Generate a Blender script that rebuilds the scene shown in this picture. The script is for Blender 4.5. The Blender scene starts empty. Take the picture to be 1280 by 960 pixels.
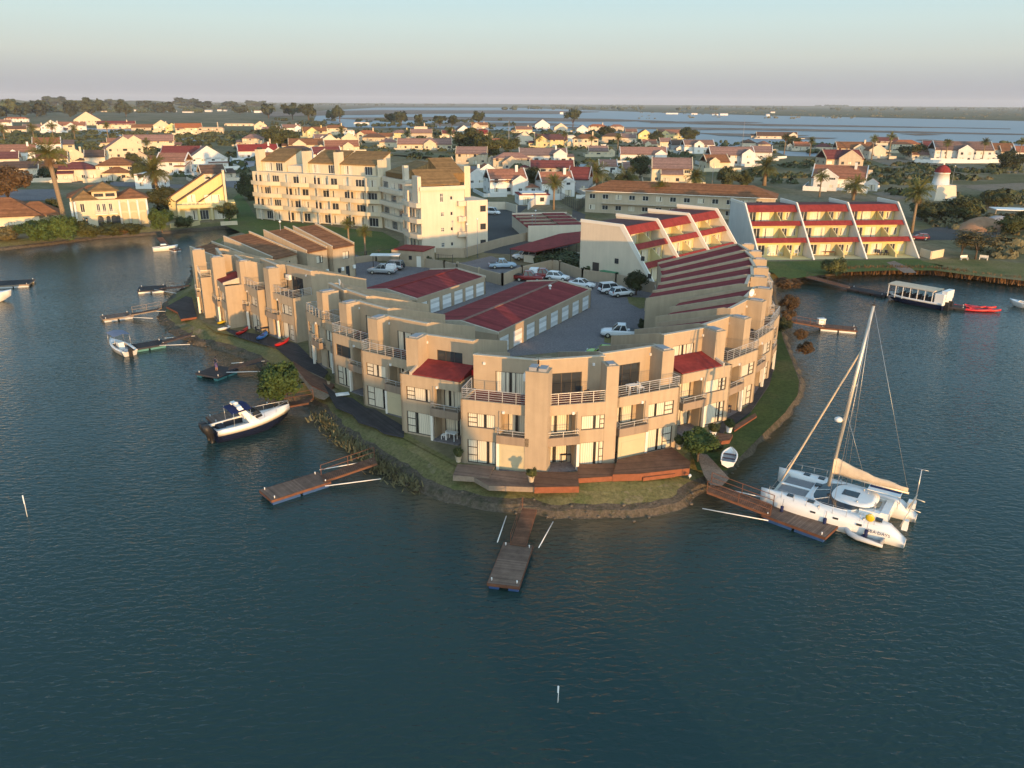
import bpy, math, random
from mathutils import Vector, Matrix, noise
from mathutils.geometry import tessellate_polygon
random.seed(7)
R = math.radians
S = bpy.context.scene
COL = S.collection

# ------------------------------------------------------------------ camera
H = 31.0; FPX = 985.0; PITCH = R(19.65); ROLL = R(0.35)
cp, sp, cr, sr = math.cos(PITCH), math.sin(PITCH), math.cos(ROLL), math.sin(ROLL)
r0, u0, f0 = Vector((1, 0, 0)), Vector((0, sp, cp)), Vector((0, cp, -sp))
cam = bpy.data.cameras.new('camera')
cam.sensor_width = 36; cam.lens = 36*FPX/1280; cam.clip_start = 0.5; cam.clip_end = 80000
co = bpy.data.objects.new('camera', cam); COL.objects.link(co)
rt = r0*cr + u0*sr; up = u0*cr - r0*sr
mw = Matrix((rt, up, -f0)).transposed().to_4x4(); mw.translation = Vector((0, 0, H))
co.matrix_world = mw
S.camera = co

# ------------------------------------------------------------------ light
SUNSIDE = (5.6, 3.9, 3.0)             # how much brighter and warmer the sky glows round the sun
SUN_AZ, SUN_EL = R(25), R(3.5)          # azimuth to the right of straight behind the camera
sdir = Vector((math.sin(SUN_AZ)*math.cos(SUN_EL), -math.cos(SUN_AZ)*math.cos(SUN_EL), math.sin(SUN_EL)))
sl = bpy.data.lights.new('sun', 'SUN'); sl.energy = 4.9; sl.angle = R(0.55); sl.color = (1.0, 0.54, 0.185)
so = bpy.data.objects.new('sun', sl); COL.objects.link(so)
so.rotation_euler = sdir.to_track_quat('Z', 'Y').to_euler()
W = bpy.data.worlds.new('World'); S.world = W; W.use_nodes = True
nt = W.node_tree; nt.nodes.clear()
wo = nt.nodes.new('ShaderNodeOutputWorld'); bg = nt.nodes.new('ShaderNodeBackground')
sk = nt.nodes.new('ShaderNodeTexSky'); sk.sky_type = 'NISHITA'; sk.sun_disc = False
sk.sun_elevation = SUN_EL; sk.sun_rotation = math.atan2(sdir.x, sdir.y)
sk.air_density = 1.0; sk.dust_density = 1.0; sk.ozone_density = 1.0
bg.inputs['Strength'].default_value = 0.15
# the low evening air the plain sky model leaves out: a mauve band at the horizon, pale above, brighter round the sun
tcw = nt.nodes.new('ShaderNodeTexCoord'); sxw = nt.nodes.new('ShaderNodeSeparateXYZ'); nt.links.new(tcw.outputs['Generated'], sxw.inputs[0])
rw = nt.nodes.new('ShaderNodeValToRGB'); nt.links.new(sxw.outputs['Z'], rw.inputs['Fac'])
SKY = [(0.0, (.285, .30, .36)), (.018, (.365, .385, .42)), (.05, (.525, .565, .53)), (.085, (.53, .65, .64)), (.115, (.48, .66, .70)), (.20, (.30, .53, .70)), (.45, (.165, .35, .53)), (1.0, (.14, .26, .44))]
while len(rw.color_ramp.elements) < len(SKY): rw.color_ramp.elements.new(.5)
for e_, (ps, c_) in zip(rw.color_ramp.elements, SKY): e_.position = ps; e_.color = (*[v/.15/7 for v in c_], 1)
dt = nt.nodes.new('ShaderNodeVectorMath'); dt.operation = 'DOT_PRODUCT'; nt.links.new(tcw.outputs['Generated'], dt.inputs[0]); dt.inputs[1].default_value = (sdir.x, sdir.y, 0)
mrw = nt.nodes.new('ShaderNodeMapRange'); mrw.interpolation_type = 'SMOOTHSTEP'; mrw.inputs['From Min'].default_value = -.15; mrw.inputs['From Max'].default_value = .95; mrw.inputs['To Min'].default_value = 0; mrw.inputs['To Max'].default_value = 1
nt.links.new(dt.outputs['Value'], mrw.inputs['Value'])
gl = nt.nodes.new('ShaderNodeMix'); gl.data_type = 'RGBA'; gl.clamp_result = False; nt.links.new(mrw.outputs[0], gl.inputs['Factor'])
gl.inputs[6].default_value = (7, 7, 7, 1); gl.inputs[7].default_value = (*[7*v for v in SUNSIDE], 1)
vm = nt.nodes.new('ShaderNodeVectorMath'); vm.operation = 'MULTIPLY'; nt.links.new(rw.outputs['Color'], vm.inputs[0]); nt.links.new(gl.outputs[2], vm.inputs[1])
mxw = nt.nodes.new('ShaderNodeMix'); mxw.data_type = 'RGBA'; mxw.clamp_result = False; mxw.inputs['Factor'].default_value = .92
nt.links.new(sk.outputs[0], mxw.inputs[6]); nt.links.new(vm.outputs[0], mxw.inputs[7])
nt.links.new(mxw.outputs[2], bg.inputs[0]); nt.links.new(bg.outputs[0], wo.inputs[0])
S.view_settings.view_transform = 'Standard'; S.view_settings.look = 'None'
S.view_settings.exposure = 0.3; S.view_settings.gamma = 1.0; S.view_settings.use_curve_mapping = False
S.cycles.max_bounces = 6; S.cycles.diffuse_bounces = 3; S.cycles.glossy_bounces = 3
S.cycles.volume_bounces = 1; S.cycles.transparent_max_bounces = 8

# ------------------------------------------------------------------ helpers
GZ = 1.5                                 # ground level above the water
def G(px, py, z=0.0):
    """where the line of sight through a photo pixel meets the level z"""
    x = (px-640)/FPX; y = -(py-480)/FPX
    x, y = cr*x - sr*y, sr*x + cr*y
    d = r0*x + u0*y + f0
    t = (z-H)/d.z
    return Vector((d.x*t, d.y*t, z))

def lerp(a, b, t): return a + (b-a)*t

class MB:
    def __init__(s): s.v = []; s.f = []; s.m = []; s.sm = []
    def add(s, pts, faces, m=0, smooth=False):
        o = len(s.v); s.v += [tuple(p) for p in pts]
        for f in faces:
            s.f.append([i+o for i in f]); s.m.append(m); s.sm.append(smooth)
    def quad(s, a, b, c, d, m=0): s.add([a, b, c, d], [(0, 1, 2, 3)], m)
    def tri(s, a, b, c, m=0): s.add([a, b, c], [(0, 1, 2)], m)
    def box(s, x0, x1, y0, y1, z0, z1, m=0):
        s.add([(x0,y0,z0),(x1,y0,z0),(x1,y1,z0),(x0,y1,z0),(x0,y0,z1),(x1,y0,z1),(x1,y1,z1),(x0,y1,z1)],
              [(3,2,1,0),(4,5,6,7),(0,1,5,4),(1,2,6,5),(2,3,7,6),(3,0,4,7)], m)
    def prism(s, poly, z0, z1, m=0, mt=None, bottom=True):
        n = len(poly)
        z0s = z0 if isinstance(z0, (list, tuple)) else [z0]*n
        z1s = z1 if isinstance(z1, (list, tuple)) else [z1]*n
        p = [(a[0], a[1], z) for a, z in zip(poly, z0s)] + [(a[0], a[1], z) for a, z in zip(poly, z1s)]
        o = len(s.v); s.v += p
        for i in range(n):
            j = (i+1) % n
            s.f.append([o+i, o+j, o+n+j, o+n+i]); s.m.append(m); s.sm.append(False)
        s.f.append([o+n+i for i in range(n)]); s.m.append(m if mt is None else mt); s.sm.append(False)
        if bottom:
            s.f.append([o+n-1-i for i in range(n)]); s.m.append(m); s.sm.append(False)
    def side(s, prof, x0, x1, m=0):
        """profile of (y, z) extruded along x"""
        n = len(prof)
        p = [(x0, a[0], a[1]) for a in prof] + [(x1, a[0], a[1]) for a in prof]
        f = [(i, (i+1) % n, n+(i+1) % n, n+i) for i in range(n)]
        s.add(p, f + [tuple(range(n))[::-1], tuple(range(n, 2*n))], m)
    def beam(s, a, b, w=.1, h=.1, m=0):
        a = Vector(a); b = Vector(b); d = (b-a)
        if d.length < 1e-6: return
        d.normalize()
        u = Vector((0, 0, 1)) if abs(d.z) < .95 else Vector((1, 0, 0))
        x = d.cross(u).normalized()*w/2; y = x.cross(d).normalized()*h/2
        p = [a-x-y, a+x-y, a+x+y, a-x+y, b-x-y, b+x-y, b+x+y, b-x+y]
        s.add(p, [(3,2,1,0),(4,5,6,7),(0,1,5,4),(1,2,6,5),(2,3,7,6),(3,0,4,7)], m)
    def tube(s, pts, rad, n=8, m=0, cap=True):
        pts = [Vector(p) for p in pts]; k = len(pts)
        rs = rad if isinstance(rad, (list, tuple)) else [rad]*k
        o = len(s.v)
        for i, p in enumerate(pts):
            d = (pts[min(i+1, k-1)] - pts[max(i-1, 0)])
            d = d.normalized() if d.length > 1e-9 else Vector((0, 0, 1))
            u = Vector((0, 0, 1)) if abs(d.z) < .95 else Vector((1, 0, 0))
            x = d.cross(u).normalized(); y = x.cross(d).normalized()
            for j in range(n):
                a = 2*math.pi*j/n
                s.v.append(tuple(p + (x*math.cos(a) + y*math.sin(a))*rs[i]))
        for i in range(k-1):
            for j in range(n):
                a = o+i*n+j; b = o+i*n+(j+1) % n
                s.f.append([a, b, b+n, a+n]); s.m.append(m); s.sm.append(True)
        if cap:
            s.f.append([o+j for j in range(n)][::-1]); s.m.append(m); s.sm.append(False)
            s.f.append([o+(k-1)*n+j for j in range(n)]); s.m.append(m); s.sm.append(False)
    def loft(s, rings, m=0, closed=True, caps=True, smooth=True):
        n = len(rings[0]); o = len(s.v)
        for r in rings: s.v += [tuple(p) for p in r]
        for i in range(len(rings)-1):
            for j in range(n if closed else n-1):
                a = o+i*n+j; b = o+i*n+(j+1) % n
                s.f.append([a, b, b+n, a+n]); s.m.append(m); s.sm.append(smooth)
        if caps:
            for i in (0, len(rings)-1):
                s.f.append([o+i*n+j for j in range(n)]); s.m.append(m); s.sm.append(False)
    def lathe(s, prof, n=12, m=0, c=(0, 0, 0)):
        rings = [[(c[0]+r*math.cos(2*math.pi*j/n), c[1]+r*math.sin(2*math.pi*j/n), c[2]+z) for j in range(n)] for r, z in prof]
        s.loft(rings, m)
    def blob(s, c, rx, ry, rz, n=8, k=6, m=0):
        rings = []
        for i in range(k+1):
            t = math.pi*(i/k) ; t = min(max(t, .05), math.pi-.05)
            rings.append([(c[0]+rx*math.sin(t)*math.cos(2*math.pi*j/n), c[1]+ry*math.sin(t)*math.sin(2*math.pi*j/n), c[2]-rz*math.cos(t)) for j in range(n)])
        s.loft(rings, m)
    def wall(s, P, ud, u0_, u1, z0, z1, holes=(), depth=.14, m=0):
        """vertical wall from point P along the direction ud with openings; inward = ud rotated left"""
        ud = Vector((ud[0], ud[1], 0)); nin = Vector((-ud.y, ud.x, 0))
        hs = [h for h in holes]
        us = sorted({u0_, u1, *[h[0] for h in hs], *[h[1] for h in hs]})
        zs = sorted({z0, z1, *[h[2] for h in hs], *[h[3] for h in hs]})
        pt = lambda u, z, d=0: (P[0]+ud.x*u+nin.x*d, P[1]+ud.y*u+nin.y*d, z)
        for i in range(len(us)-1):
            for j in range(len(zs)-1):
                cu, cz = (us[i]+us[i+1])/2, (zs[j]+zs[j+1])/2
                if any(h[0] < cu < h[1] and h[2] < cz < h[3] for h in hs): continue
                s.quad(pt(us[i], zs[j]), pt(us[i+1], zs[j]), pt(us[i+1], zs[j+1]), pt(us[i], zs[j+1]), m)
        for h in hs:
            a, b, c, d = h
            e = depth+.06
            s.quad(pt(a, c), pt(b, c), pt(b, c, e), pt(a, c, e), m); s.quad(pt(a, d), pt(b, d), pt(b, d, e), pt(a, d, e), m)
            s.quad(pt(a, c), pt(a, d), pt(a, d, e), pt(a, c, e), m); s.quad(pt(b, c), pt(b, d), pt(b, d, e), pt(b, c, e), m)
    def build(s, name, mats, parent=None, loc=(0, 0, 0), rz=0, cache=None):
        me = bpy.data.meshes.new(name)
        me.from_pydata(s.v, [], s.f)
        for mt in (mats if isinstance(mats, (list, tuple)) else [mats]): me.materials.append(mt)
        me.polygons.foreach_set('material_index', s.m)
        me.polygons.foreach_set('use_smooth', s.sm)
        me.update()
        return link(name, me, parent, loc, rz)

def link(name, me, parent=None, loc=(0, 0, 0), rz=0):
    o = bpy.data.objects.new(name, me); COL.objects.link(o)
    o.location = loc; o.rotation_euler = (0, 0, rz)
    if parent: o.parent = parent
    return o

def tag(o, label=None, cat=None, group=None, kind=None):
    if label: o['label'] = label
    if cat: o['category'] = cat
    if group: o['group'] = group
    if kind: o['kind'] = kind
    return o
def thing(name, label, cat, loc=(0, 0, 0), rz=0, group=None):
    o = bpy.data.objects.new(name, None); COL.objects.link(o); o.empty_display_size = .2
    o.location = loc; o.rotation_euler = (0, 0, rz)
    return tag(o, label, cat, group)
def clone(o, parent=None):
    c = o.copy(); COL.objects.link(c)
    if parent: c.parent = parent
    for ch in list(o.children): clone(ch, c)
    return c
def fresh(o, loc, rz, label, group=None, sc=None):
    c = clone(o); c.location = loc; c.rotation_euler = (0, 0, rz); c['label'] = label
    if group: c['group'] = group
    if sc: c.scale = sc if isinstance(sc, (tuple, list)) else (sc, sc, sc)
    return c

# ------------------------------------------------------------------ materials
def mat(name, base, rough=.8, spec=.3, metal=0., var=0., vscale=.6, dark=None, bump=0., bscale=8., stain=0., alpha=None, coords='Object', emit=None):
    m = bpy.data.materials.new(name); m.use_nodes = True
    N = m.node_tree.nodes; L = m.node_tree.links; b = N['Principled BSDF']
    b.inputs['Roughness'].default_value = rough; b.inputs['Specular IOR Level'].default_value = spec; b.inputs['Metallic'].default_value = metal
    b.inputs['Base Color'].default_value = (*base, 1)
    if var > 0 or stain > 0 or bump > 0:
        tc = N.new('ShaderNodeTexCoord'); gm = N.new('ShaderNodeNewGeometry')
        src = gm.outputs['Position'] if coords == 'World' else tc.outputs['Object']
    if var > 0:
        n1 = N.new('ShaderNodeTexNoise'); n1.inputs['Scale'].default_value = vscale; n1.inputs['Detail'].default_value = 6; n1.inputs['Roughness'].default_value = .65
        L.new(src, n1.inputs['Vector'])
        rp = N.new('ShaderNodeValToRGB'); rp.color_ramp.elements[0].position = .32; rp.color_ramp.elements[1].position = .68
        d = dark or tuple(c*(1-var) for c in base)
        rp.color_ramp.elements[0].color = (*d, 1); rp.color_ramp.elements[1].color = (*[min(1, c*(1+var*.45)) for c in base], 1)
        L.new(n1.outputs['Fac'], rp.inputs['Fac']); L.new(rp.outputs['Color'], b.inputs['Base Color'])
        if stain > 0:
            mp = N.new('ShaderNodeMapping'); mp.inputs['Scale'].default_value = (1.7, 1.7, .12); L.new(src, mp.inputs['Vector'])
            n2 = N.new('ShaderNodeTexNoise'); n2.inputs['Scale'].default_value = 1.3; n2.inputs['Detail'].default_value = 5; L.new(mp.outputs['Vector'], n2.inputs['Vector'])
            r2 = N.new('ShaderNodeValToRGB'); r2.color_ramp.elements[0].position = .38; r2.color_ramp.elements[1].position = .6
            r2.color_ramp.elements[0].color = (1-stain,)*3+(1,); r2.color_ramp.elements[1].color = (1, 1, 1, 1)
            L.new(n2.outputs['Fac'], r2.inputs['Fac'])
            mx = N.new('ShaderNodeMix'); mx.data_type = 'RGBA'; mx.blend_type = 'MULTIPLY'; mx.inputs['Factor'].default_value = 1
            L.new(rp.outputs['Color'], mx.inputs[6]); L.new(r2.outputs['Color'], mx.inputs[7]); L.new(mx.outputs[2], b.inputs['Base Color'])
    if bump > 0:
        n3 = N.new('ShaderNodeTexNoise'); n3.inputs['Scale'].default_value = bscale; n3.inputs['Detail'].default_value = 4; L.new(src, n3.inputs['Vector'])
        bp = N.new('ShaderNodeBump'); bp.inputs['Strength'].default_value = bump; bp.inputs['Distance'].default_value = .05
        L.new(n3.outputs['Fac'], bp.inputs['Height']); L.new(bp.outputs['Normal'], b.inputs['Normal'])
    return m

def banded(name, base, dark, scale, axis='X', rough=.7, spec=.25, var=.25, sharp=.12, bumpd=.03):
    """boards, tiles, sheet ribs: bands across one object axis"""
    m = mat(name, base, rough, spec, var=var, vscale=1.1)
    N = m.node_tree.nodes; L = m.node_tree.links; b = N['Principled BSDF']
    tc = N.new('ShaderNodeTexCoord'); sx = N.new('ShaderNodeSeparateXYZ'); L.new(tc.outputs['Object'], sx.inputs[0])
    mu = N.new('ShaderNodeMath'); mu.operation = 'MULTIPLY'; mu.inputs[1].default_value = scale; L.new(sx.outputs[axis], mu.inputs[0])
    fr = N.new('ShaderNodeMath'); fr.operation = 'FRACT'; L.new(mu.outputs[0], fr.inputs[0])
    rp = N.new('ShaderNodeValToRGB'); e = rp.color_ramp.elements
    e[0].position = 0; e[0].color = (0, 0, 0, 1); e[1].position = sharp; e[1].color = (1, 1, 1, 1)
    L.new(fr.outputs[0], rp.inputs['Fac'])
    fl = N.new('ShaderNodeMath'); fl.operation = 'FLOOR'; L.new(mu.outputs[0], fl.inputs[0])
    wn = N.new('ShaderNodeTexWhiteNoise'); wn.noise_dimensions = '1D'; L.new(fl.outputs[0], wn.inputs['W'])
    ma = N.new('ShaderNodeMapRange'); ma.inputs['To Min'].default_value = .72; ma.inputs['To Max'].default_value = 1.12; L.new(wn.outputs['Value'], ma.inputs['Value'])
    src = b.inputs['Base Color'].links[0].from_socket
    hs = N.new('ShaderNodeHueSaturation'); L.new(src, hs.inputs['Color']); L.new(ma.outputs[0], hs.inputs['Value'])
    mx = N.new('ShaderNodeMix'); mx.data_type = 'RGBA'; L.new(rp.outputs['Color'], mx.inputs['Factor'])
    mx.inputs[6].default_value = (*dark, 1); L.new(hs.outputs['Color'], mx.inputs[7]); L.new(mx.outputs[2], b.inputs['Base Color'])
    bp = N.new('ShaderNodeBump'); bp.inputs['Distance'].default_value = bumpd; bp.inputs['Strength'].default_value = .6
    L.new(rp.outputs['Color'], bp.inputs['Height']); L.new(bp.outputs['Normal'], b.inputs['Normal'])
    return m

def curtain_mat(name, base, dark):
    m = mat(name, base, .25, .5)
    N = m.node_tree.nodes; L = m.node_tree.links; b = N['Principled BSDF']
    tc = N.new('ShaderNodeTexCoord'); oi = N.new('ShaderNodeObjectInfo')
    wv = N.new('ShaderNodeTexWave'); wv.inputs['Scale'].default_value = 1.6; wv.inputs['Distortion'].default_value = 2.2; wv.inputs['Detail'].default_value = 2
    L.new(tc.outputs['Object'], wv.inputs['Vector']); L.new(oi.outputs['Random'], wv.inputs['Phase Offset'])
    rp = N.new('ShaderNodeValToRGB'); rp.color_ramp.elements[0].color = (*dark, 1); rp.color_ramp.elements[1].color = (*base, 1)
    L.new(wv.outputs['Fac'], rp.inputs['Fac'])
    # a gap between the curtains, different in every window
    sx = N.new('ShaderNodeSeparateXYZ'); L.new(tc.outputs['Object'], sx.inputs[0])
    ad = N.new('ShaderNodeMath'); ad.operation = 'ADD'; L.new(sx.outputs['X'], ad.inputs[0])
    mr = N.new('ShaderNodeMapRange'); mr.inputs['To Min'].default_value = -.9; mr.inputs['To Max'].default_value = .9; L.new(oi.outputs['Random'], mr.inputs['Value']); L.new(mr.outputs[0], ad.inputs[1])
    ab = N.new('ShaderNodeMath'); ab.operation = 'ABSOLUTE'; L.new(ad.outputs[0], ab.inputs[0])
    lt = N.new('ShaderNodeMath'); lt.operation = 'LESS_THAN'; lt.inputs[1].default_value = .13; L.new(ab.outputs[0], lt.inputs[0])
    mx = N.new('ShaderNodeMix'); mx.data_type = 'RGBA'; L.new(lt.outputs[0], mx.inputs['Factor']); L.new(rp.outputs['Color'], mx.inputs[6]); mx.inputs[7].default_value = (.03, .028, .025, 1)
    L.new(mx.outputs[2], b.inputs['Base Color'])
    b.inputs['Coat Weight'].default_value = .6; b.inputs['Coat Roughness'].default_value = .06
    return m

M = {}
M['tan'] = mat('tan_stucco', (.425, .335, .235), .9, .15, var=.10, vscale=.5, bump=.25, bscale=14, stain=.09)
M['tan2'] = mat('tan_stucco_deep', (.40, .31, .22), .9, .15, var=.10, vscale=.5, stain=.05)  # slightly darker tan for garages, court walls and downpipes
M['fascia'] = mat('taupe_stucco', (.31, .24, .18), .9, .15, var=.10, vscale=.5, stain=.15)
M['coping'] = mat('pale_coping', (.52, .44, .34), .85, .2, var=.12, vscale=1.5)
M['infill'] = mat('cream_infill', (.50, .43, .28), .8, .2, var=.08, vscale=.7)
M['cream'] = mat('cream_plaster', (.63, .535, .38), .9, .15, var=.07, vscale=.3, stain=.05)
M['cream2'] = mat('pale_plaster', (.64, .55, .43), .9, .15, var=.07, vscale=.3, stain=.05)
M['yellow'] = mat('yellow_plaster', (.68, .56, .26), .9, .15, var=.07, vscale=.3, stain=.05)
M['white'] = mat('white_plaster', (.74, .72, .68), .85, .2, var=.06, vscale=.4, stain=.05)
M['wpaint'] = mat('white_paint', (.74, .70, .62), .5, .4, var=.05, vscale=.8)
M['sand'] = mat('sand_plaster', (.55, .45, .32), .9, .15, var=.08, vscale=.3, stain=.1)
M['rail'] = mat('galvanised_rail', (.55, .54, .52), .4, .5, .4)
M['frame'] = mat('bronze_frame', (.055, .045, .04), .5, .4)
M['wframe'] = mat('white_frame', (.7, .69, .66), .5, .4)
M['glass'] = mat('dark_glass', (.035, .04, .045), .06, .6)
M['curtain'] = curtain_mat('curtained_glass', (.74, .68, .54), (.52, .47, .37))
M['red'] = banded('red_sheet_roof', (.25, .045, .045), (.15, .028, .028), 1.6, 'X', .85, .12, .2, .1)
M['redflat'] = mat('red_roof_paint', (.25, .040, .036), .8, .15, var=.22, vscale=.5, stain=.2)
M['redtile'] = mat('red_floor_tile', (.20, .05, .04), .6, .3, var=.2, vscale=2)
M['decktop'] = banded('brown_deck_floor', (.13, .08, .055), (.05, .03, .02), 7, 'X', .75, .2, .3, .15)
M['brown'] = banded('brown_tile_roof', (.25, .115, .055), (.13, .06, .03), 2.6, 'Y', .85, .15, .35, .2)
M['olive'] = banded('golden_tile_roof', (.27, .165, .07), (.15, .09, .04), 2.6, 'Y', .85, .15, .3, .2)
M['terra'] = banded('terracotta_roof', (.30, .145, .095), (.19, .085, .06), 2.2, 'Y', .85, .15, .3, .18)
M['terra2'] = banded('pink_tile_roof', (.31, .18, .145), (.20, .11, .085), 2.2, 'Y', .85, .15, .3, .18)
M['maroon'] = banded('maroon_tile_roof', (.18, .06, .055), (.10, .036, .034), 2.2, 'Y', .85, .15, .3, .18)
M['darkbrown'] = banded('dark_brown_roof', (.14, .085, .06), (.08, .05, .035), 2.2, 'Y', .85, .15, .3, .18)
M['orange'] = banded('orange_tile_roof', (.36, .145, .08), (.22, .09, .055), 2.2, 'Y', .85, .15, .3, .18)
M['door'] = banded('white_garage_door', (.76, .76, .76), (.5, .5, .5), 3.0, 'Z', .5, .35, .05, .06)
M['wood'] = banded('weathered_boards', (.20, .135, .10), (.06, .045, .04), 6.5, 'X', .8, .2, .35, .16)
M['wood2'] = banded('brown_boards', (.17, .085, .05), (.05, .03, .02), 6.5, 'X', .7, .25, .35, .16)
M['redwood'] = mat('redwood', (.22, .075, .038), .6, .3, var=.25, vscale=2)
M['brownwood'] = mat('brown_timber', (.15, .068, .040), .7, .25, var=.3, vscale=2)
M['slatecloth'] = mat('slate_canvas', (.20, .22, .29), .85, .2, var=.15, vscale=2)
M['darkstone'] = mat('wet_stone', (.15, .125, .095), .9, .2, var=.4, vscale=2, bump=.5, bscale=6)
M['greywood'] = mat('grey_wood', (.27, .21, .16), .8, .2, var=.25, vscale=2)
M['darkdeck'] = banded('charcoal_boards', (.055, .05, .05), (.02, .02, .02), 6, 'X', .8, .2, .3, .16)
M['blueplastic'] = mat('blue_float', (.03, .08, .22), .5, .4, var=.2, vscale=2)
M['teal'] = mat('teal_trim', (.08, .25, .26), .5, .4)
M['black'] = mat('black_rubber', (.018, .018, .02), .5, .4)
M['gel'] = mat('white_gelcoat', (.80, .80, .78), .25, .5, var=.04, vscale=.6)
M['navy'] = mat('navy_gelcoat', (.012, .018, .05), .2, .5)
M['navycloth'] = mat('navy_canvas', (.02, .028, .09), .85, .2, var=.15, vscale=2)
M['canvas'] = mat('cream_canvas', (.62, .50, .36), .9, .2, var=.15, vscale=2, bump=.4, bscale=5)
M['alu'] = mat('aluminium', (.58, .54, .46), .4, .5, .5)
M['steel'] = mat('steel_wire', (.5, .5, .5), .35, .5, .7)
M['yellowp'] = mat('yellow_plastic', (.75, .50, .03), .4, .4, var=.08, vscale=2)
M['redp'] = mat('red_plastic', (.55, .02, .02), .35, .45, var=.1, vscale=2)
M['bluep'] = mat('blue_plastic', (.03, .17, .48), .4, .4, var=.1, vscale=2)
M['whitep'] = mat('white_plastic', (.78, .77, .74), .4, .4, var=.06, vscale=2)
M['greenp'] = mat('green_plastic', (.04, .22, .10), .5, .4, var=.15, vscale=2)
M['greyrub'] = mat('grey_hypalon', (.52, .53, .54), .55, .35, var=.08, vscale=2)
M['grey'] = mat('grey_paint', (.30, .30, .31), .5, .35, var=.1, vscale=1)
M['carwhite'] = mat('white_car_paint', (.74, .75, .77), .2, .6)
M['carsilver'] = mat('silver_car_paint', (.42, .44, .46), .25, .6, .35)
M['carred'] = mat('red_car_paint', (.22, .02, .02), .2, .6)
M['carblue'] = mat('pale_blue_car_paint', (.35, .45, .55), .25, .6)
M['cardark'] = mat('dark_car_paint', (.04, .045, .05), .2, .6)
M['carlime'] = mat('lime_car_paint', (.30, .50, .06), .25, .6)
M['lamp'] = mat('lamp_lens', (.7, .7, .68), .15, .6)
M['tail'] = mat('tail_lens', (.35, .015, .01), .2, .6)
M['stone'] = mat('stone_wall', (.38, .30, .22), .95, .15, var=.25, vscale=1.5, bump=.5, bscale=5)
M['bark'] = mat('bark', (.14, .10, .07), .95, .1, var=.3, vscale=3, bump=.5, bscale=10)
M['palmbark'] = mat('palm_bark', (.26, .19, .12), .95, .1, var=.3, vscale=4, bump=.6, bscale=12)
M['skin'] = mat('skin', (.35, .20, .14), .6, .3)
M['purple'] = mat('purple_cloth', (.13, .10, .22), .9, .15, var=.15, vscale=3)
M['charcoal'] = mat('charcoal_cloth', (.05, .05, .06), .9, .15)
M['clay'] = mat('clay_pot', (.42, .34, .24), .85, .2, var=.15, vscale=5)
M['sandheap'] = mat('red_sand', (.34, .20, .12), .95, .1, var=.25, vscale=.5, bump=.6, bscale=1.5)
def vary(m, lo, hi):
    N = m.node_tree.nodes; L = m.node_tree.links; b = N['Principled BSDF']; src = b.inputs['Base Color'].links[0].from_socket
    oi = N.new('ShaderNodeObjectInfo'); mr = N.new('ShaderNodeMapRange'); mr.inputs['To Min'].default_value = lo; mr.inputs['To Max'].default_value = hi; L.new(oi.outputs['Random'], mr.inputs['Value'])
    hs = N.new('ShaderNodeHueSaturation'); L.new(src, hs.inputs['Color']); L.new(mr.outputs[0], hs.inputs['Value']); L.new(mr.outputs[0], hs.inputs['Saturation']); L.new(hs.outputs['Color'], b.inputs['Base Color'])
for k_ in ('white', 'sand', 'yellow'): vary(M[k_], .84, 1.03)
for k_ in ('terra', 'terra2', 'maroon', 'orange', 'darkbrown'): vary(M[k_], .72, 1.12)
def leafmat(name, base, dark, trans=.25):
    m = mat(name, base, .75, .2, var=.5, vscale=.5, dark=dark)
    b = m.node_tree.nodes['Principled BSDF']
    N = m.node_tree.nodes; L = m.node_tree.links
    oi = N.new('ShaderNodeObjectInfo'); mr = N.new('ShaderNodeMapRange'); mr.inputs['To Min'].default_value = .75; mr.inputs['To Max'].default_value = 1.25
    L.new(oi.outputs['Random'], mr.inputs['Value'])
    hs = N.new('ShaderNodeHueSaturation'); src = b.inputs['Base Color'].links[0].from_socket
    L.new(src, hs.inputs['Color']); L.new(mr.outputs[0], hs.inputs['Value']); L.new(hs.outputs['Color'], b.inputs['Base Color'])
    return m
M['leaf'] = leafmat('olive_foliage', (.085, .090, .030), (.040, .048, .018))
M['leafdark'] = leafmat('dark_foliage', (.066, .074, .030), (.032, .038, .017))
M['leafbright'] = leafmat('bright_foliage', (.075, .115, .030), (.04, .06, .018))
M['leafmid'] = leafmat('weeping_foliage', (.052, .085, .024), (.026, .044, .014))
M['leafbrown'] = leafmat('rusty_foliage', (.115, .072, .036), (.065, .042, .022))
M['leafgrey'] = leafmat('greygreen_foliage', (.15, .13, .065), (.08, .074, .038))
M['frond'] = leafmat('palm_frond', (.13, .135, .040), (.07, .075, .022))
M['reed'] = leafmat('reed', (.17, .10, .05), (.10, .06, .03))
# ================================================================== SETTING
# shoreline of the mainland and the peninsula at water level, left to right, as photo pixels on the water plane
SH = [(-260,345),(-120,328),(0,313.5),(60,307),(130,298),(180,295),(232,290),(276,286.5),(306,284),
      (312,289),(290,296),(262,304),(243,322),(238,345),(231,358),(214,371),(200,386),(197,397),(204,409),(223,423),(246,432),(284,440),(318,452),
      (330,470),(338,486),(352,500),(380,505),(398,520),(420,543),(450,563),(480,586),(520,611),(560,627),(610,638),(650,641),(700,647),(760,649),
      (820,644),(858,633),(884,612),(905,600),(930,575),(960,546),(985,521),(1003,496),(1004,475),(994,450),(985,428),(978,410),(974,396),
      (972,380),(970,362),(976,353),(1010,348),(1060,343),(1110,341),(1160,341),(1205,346),(1250,352),(1330,361),(1500,378)]
shore = [G(*p) for p in SH]
def offset_line(pts, d):
    out = []
    for i, p in enumerate(pts):
        a = pts[max(i-1, 0)]; b = pts[min(i+1, len(pts)-1)]
        t = (b-a); t.z = 0; t.normalize()
        out.append(p + Vector((-t.y, t.x, 0))*d)
    return out
in1 = offset_line(shore, .7); in2 = offset_line(shore, 3.9)
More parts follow.
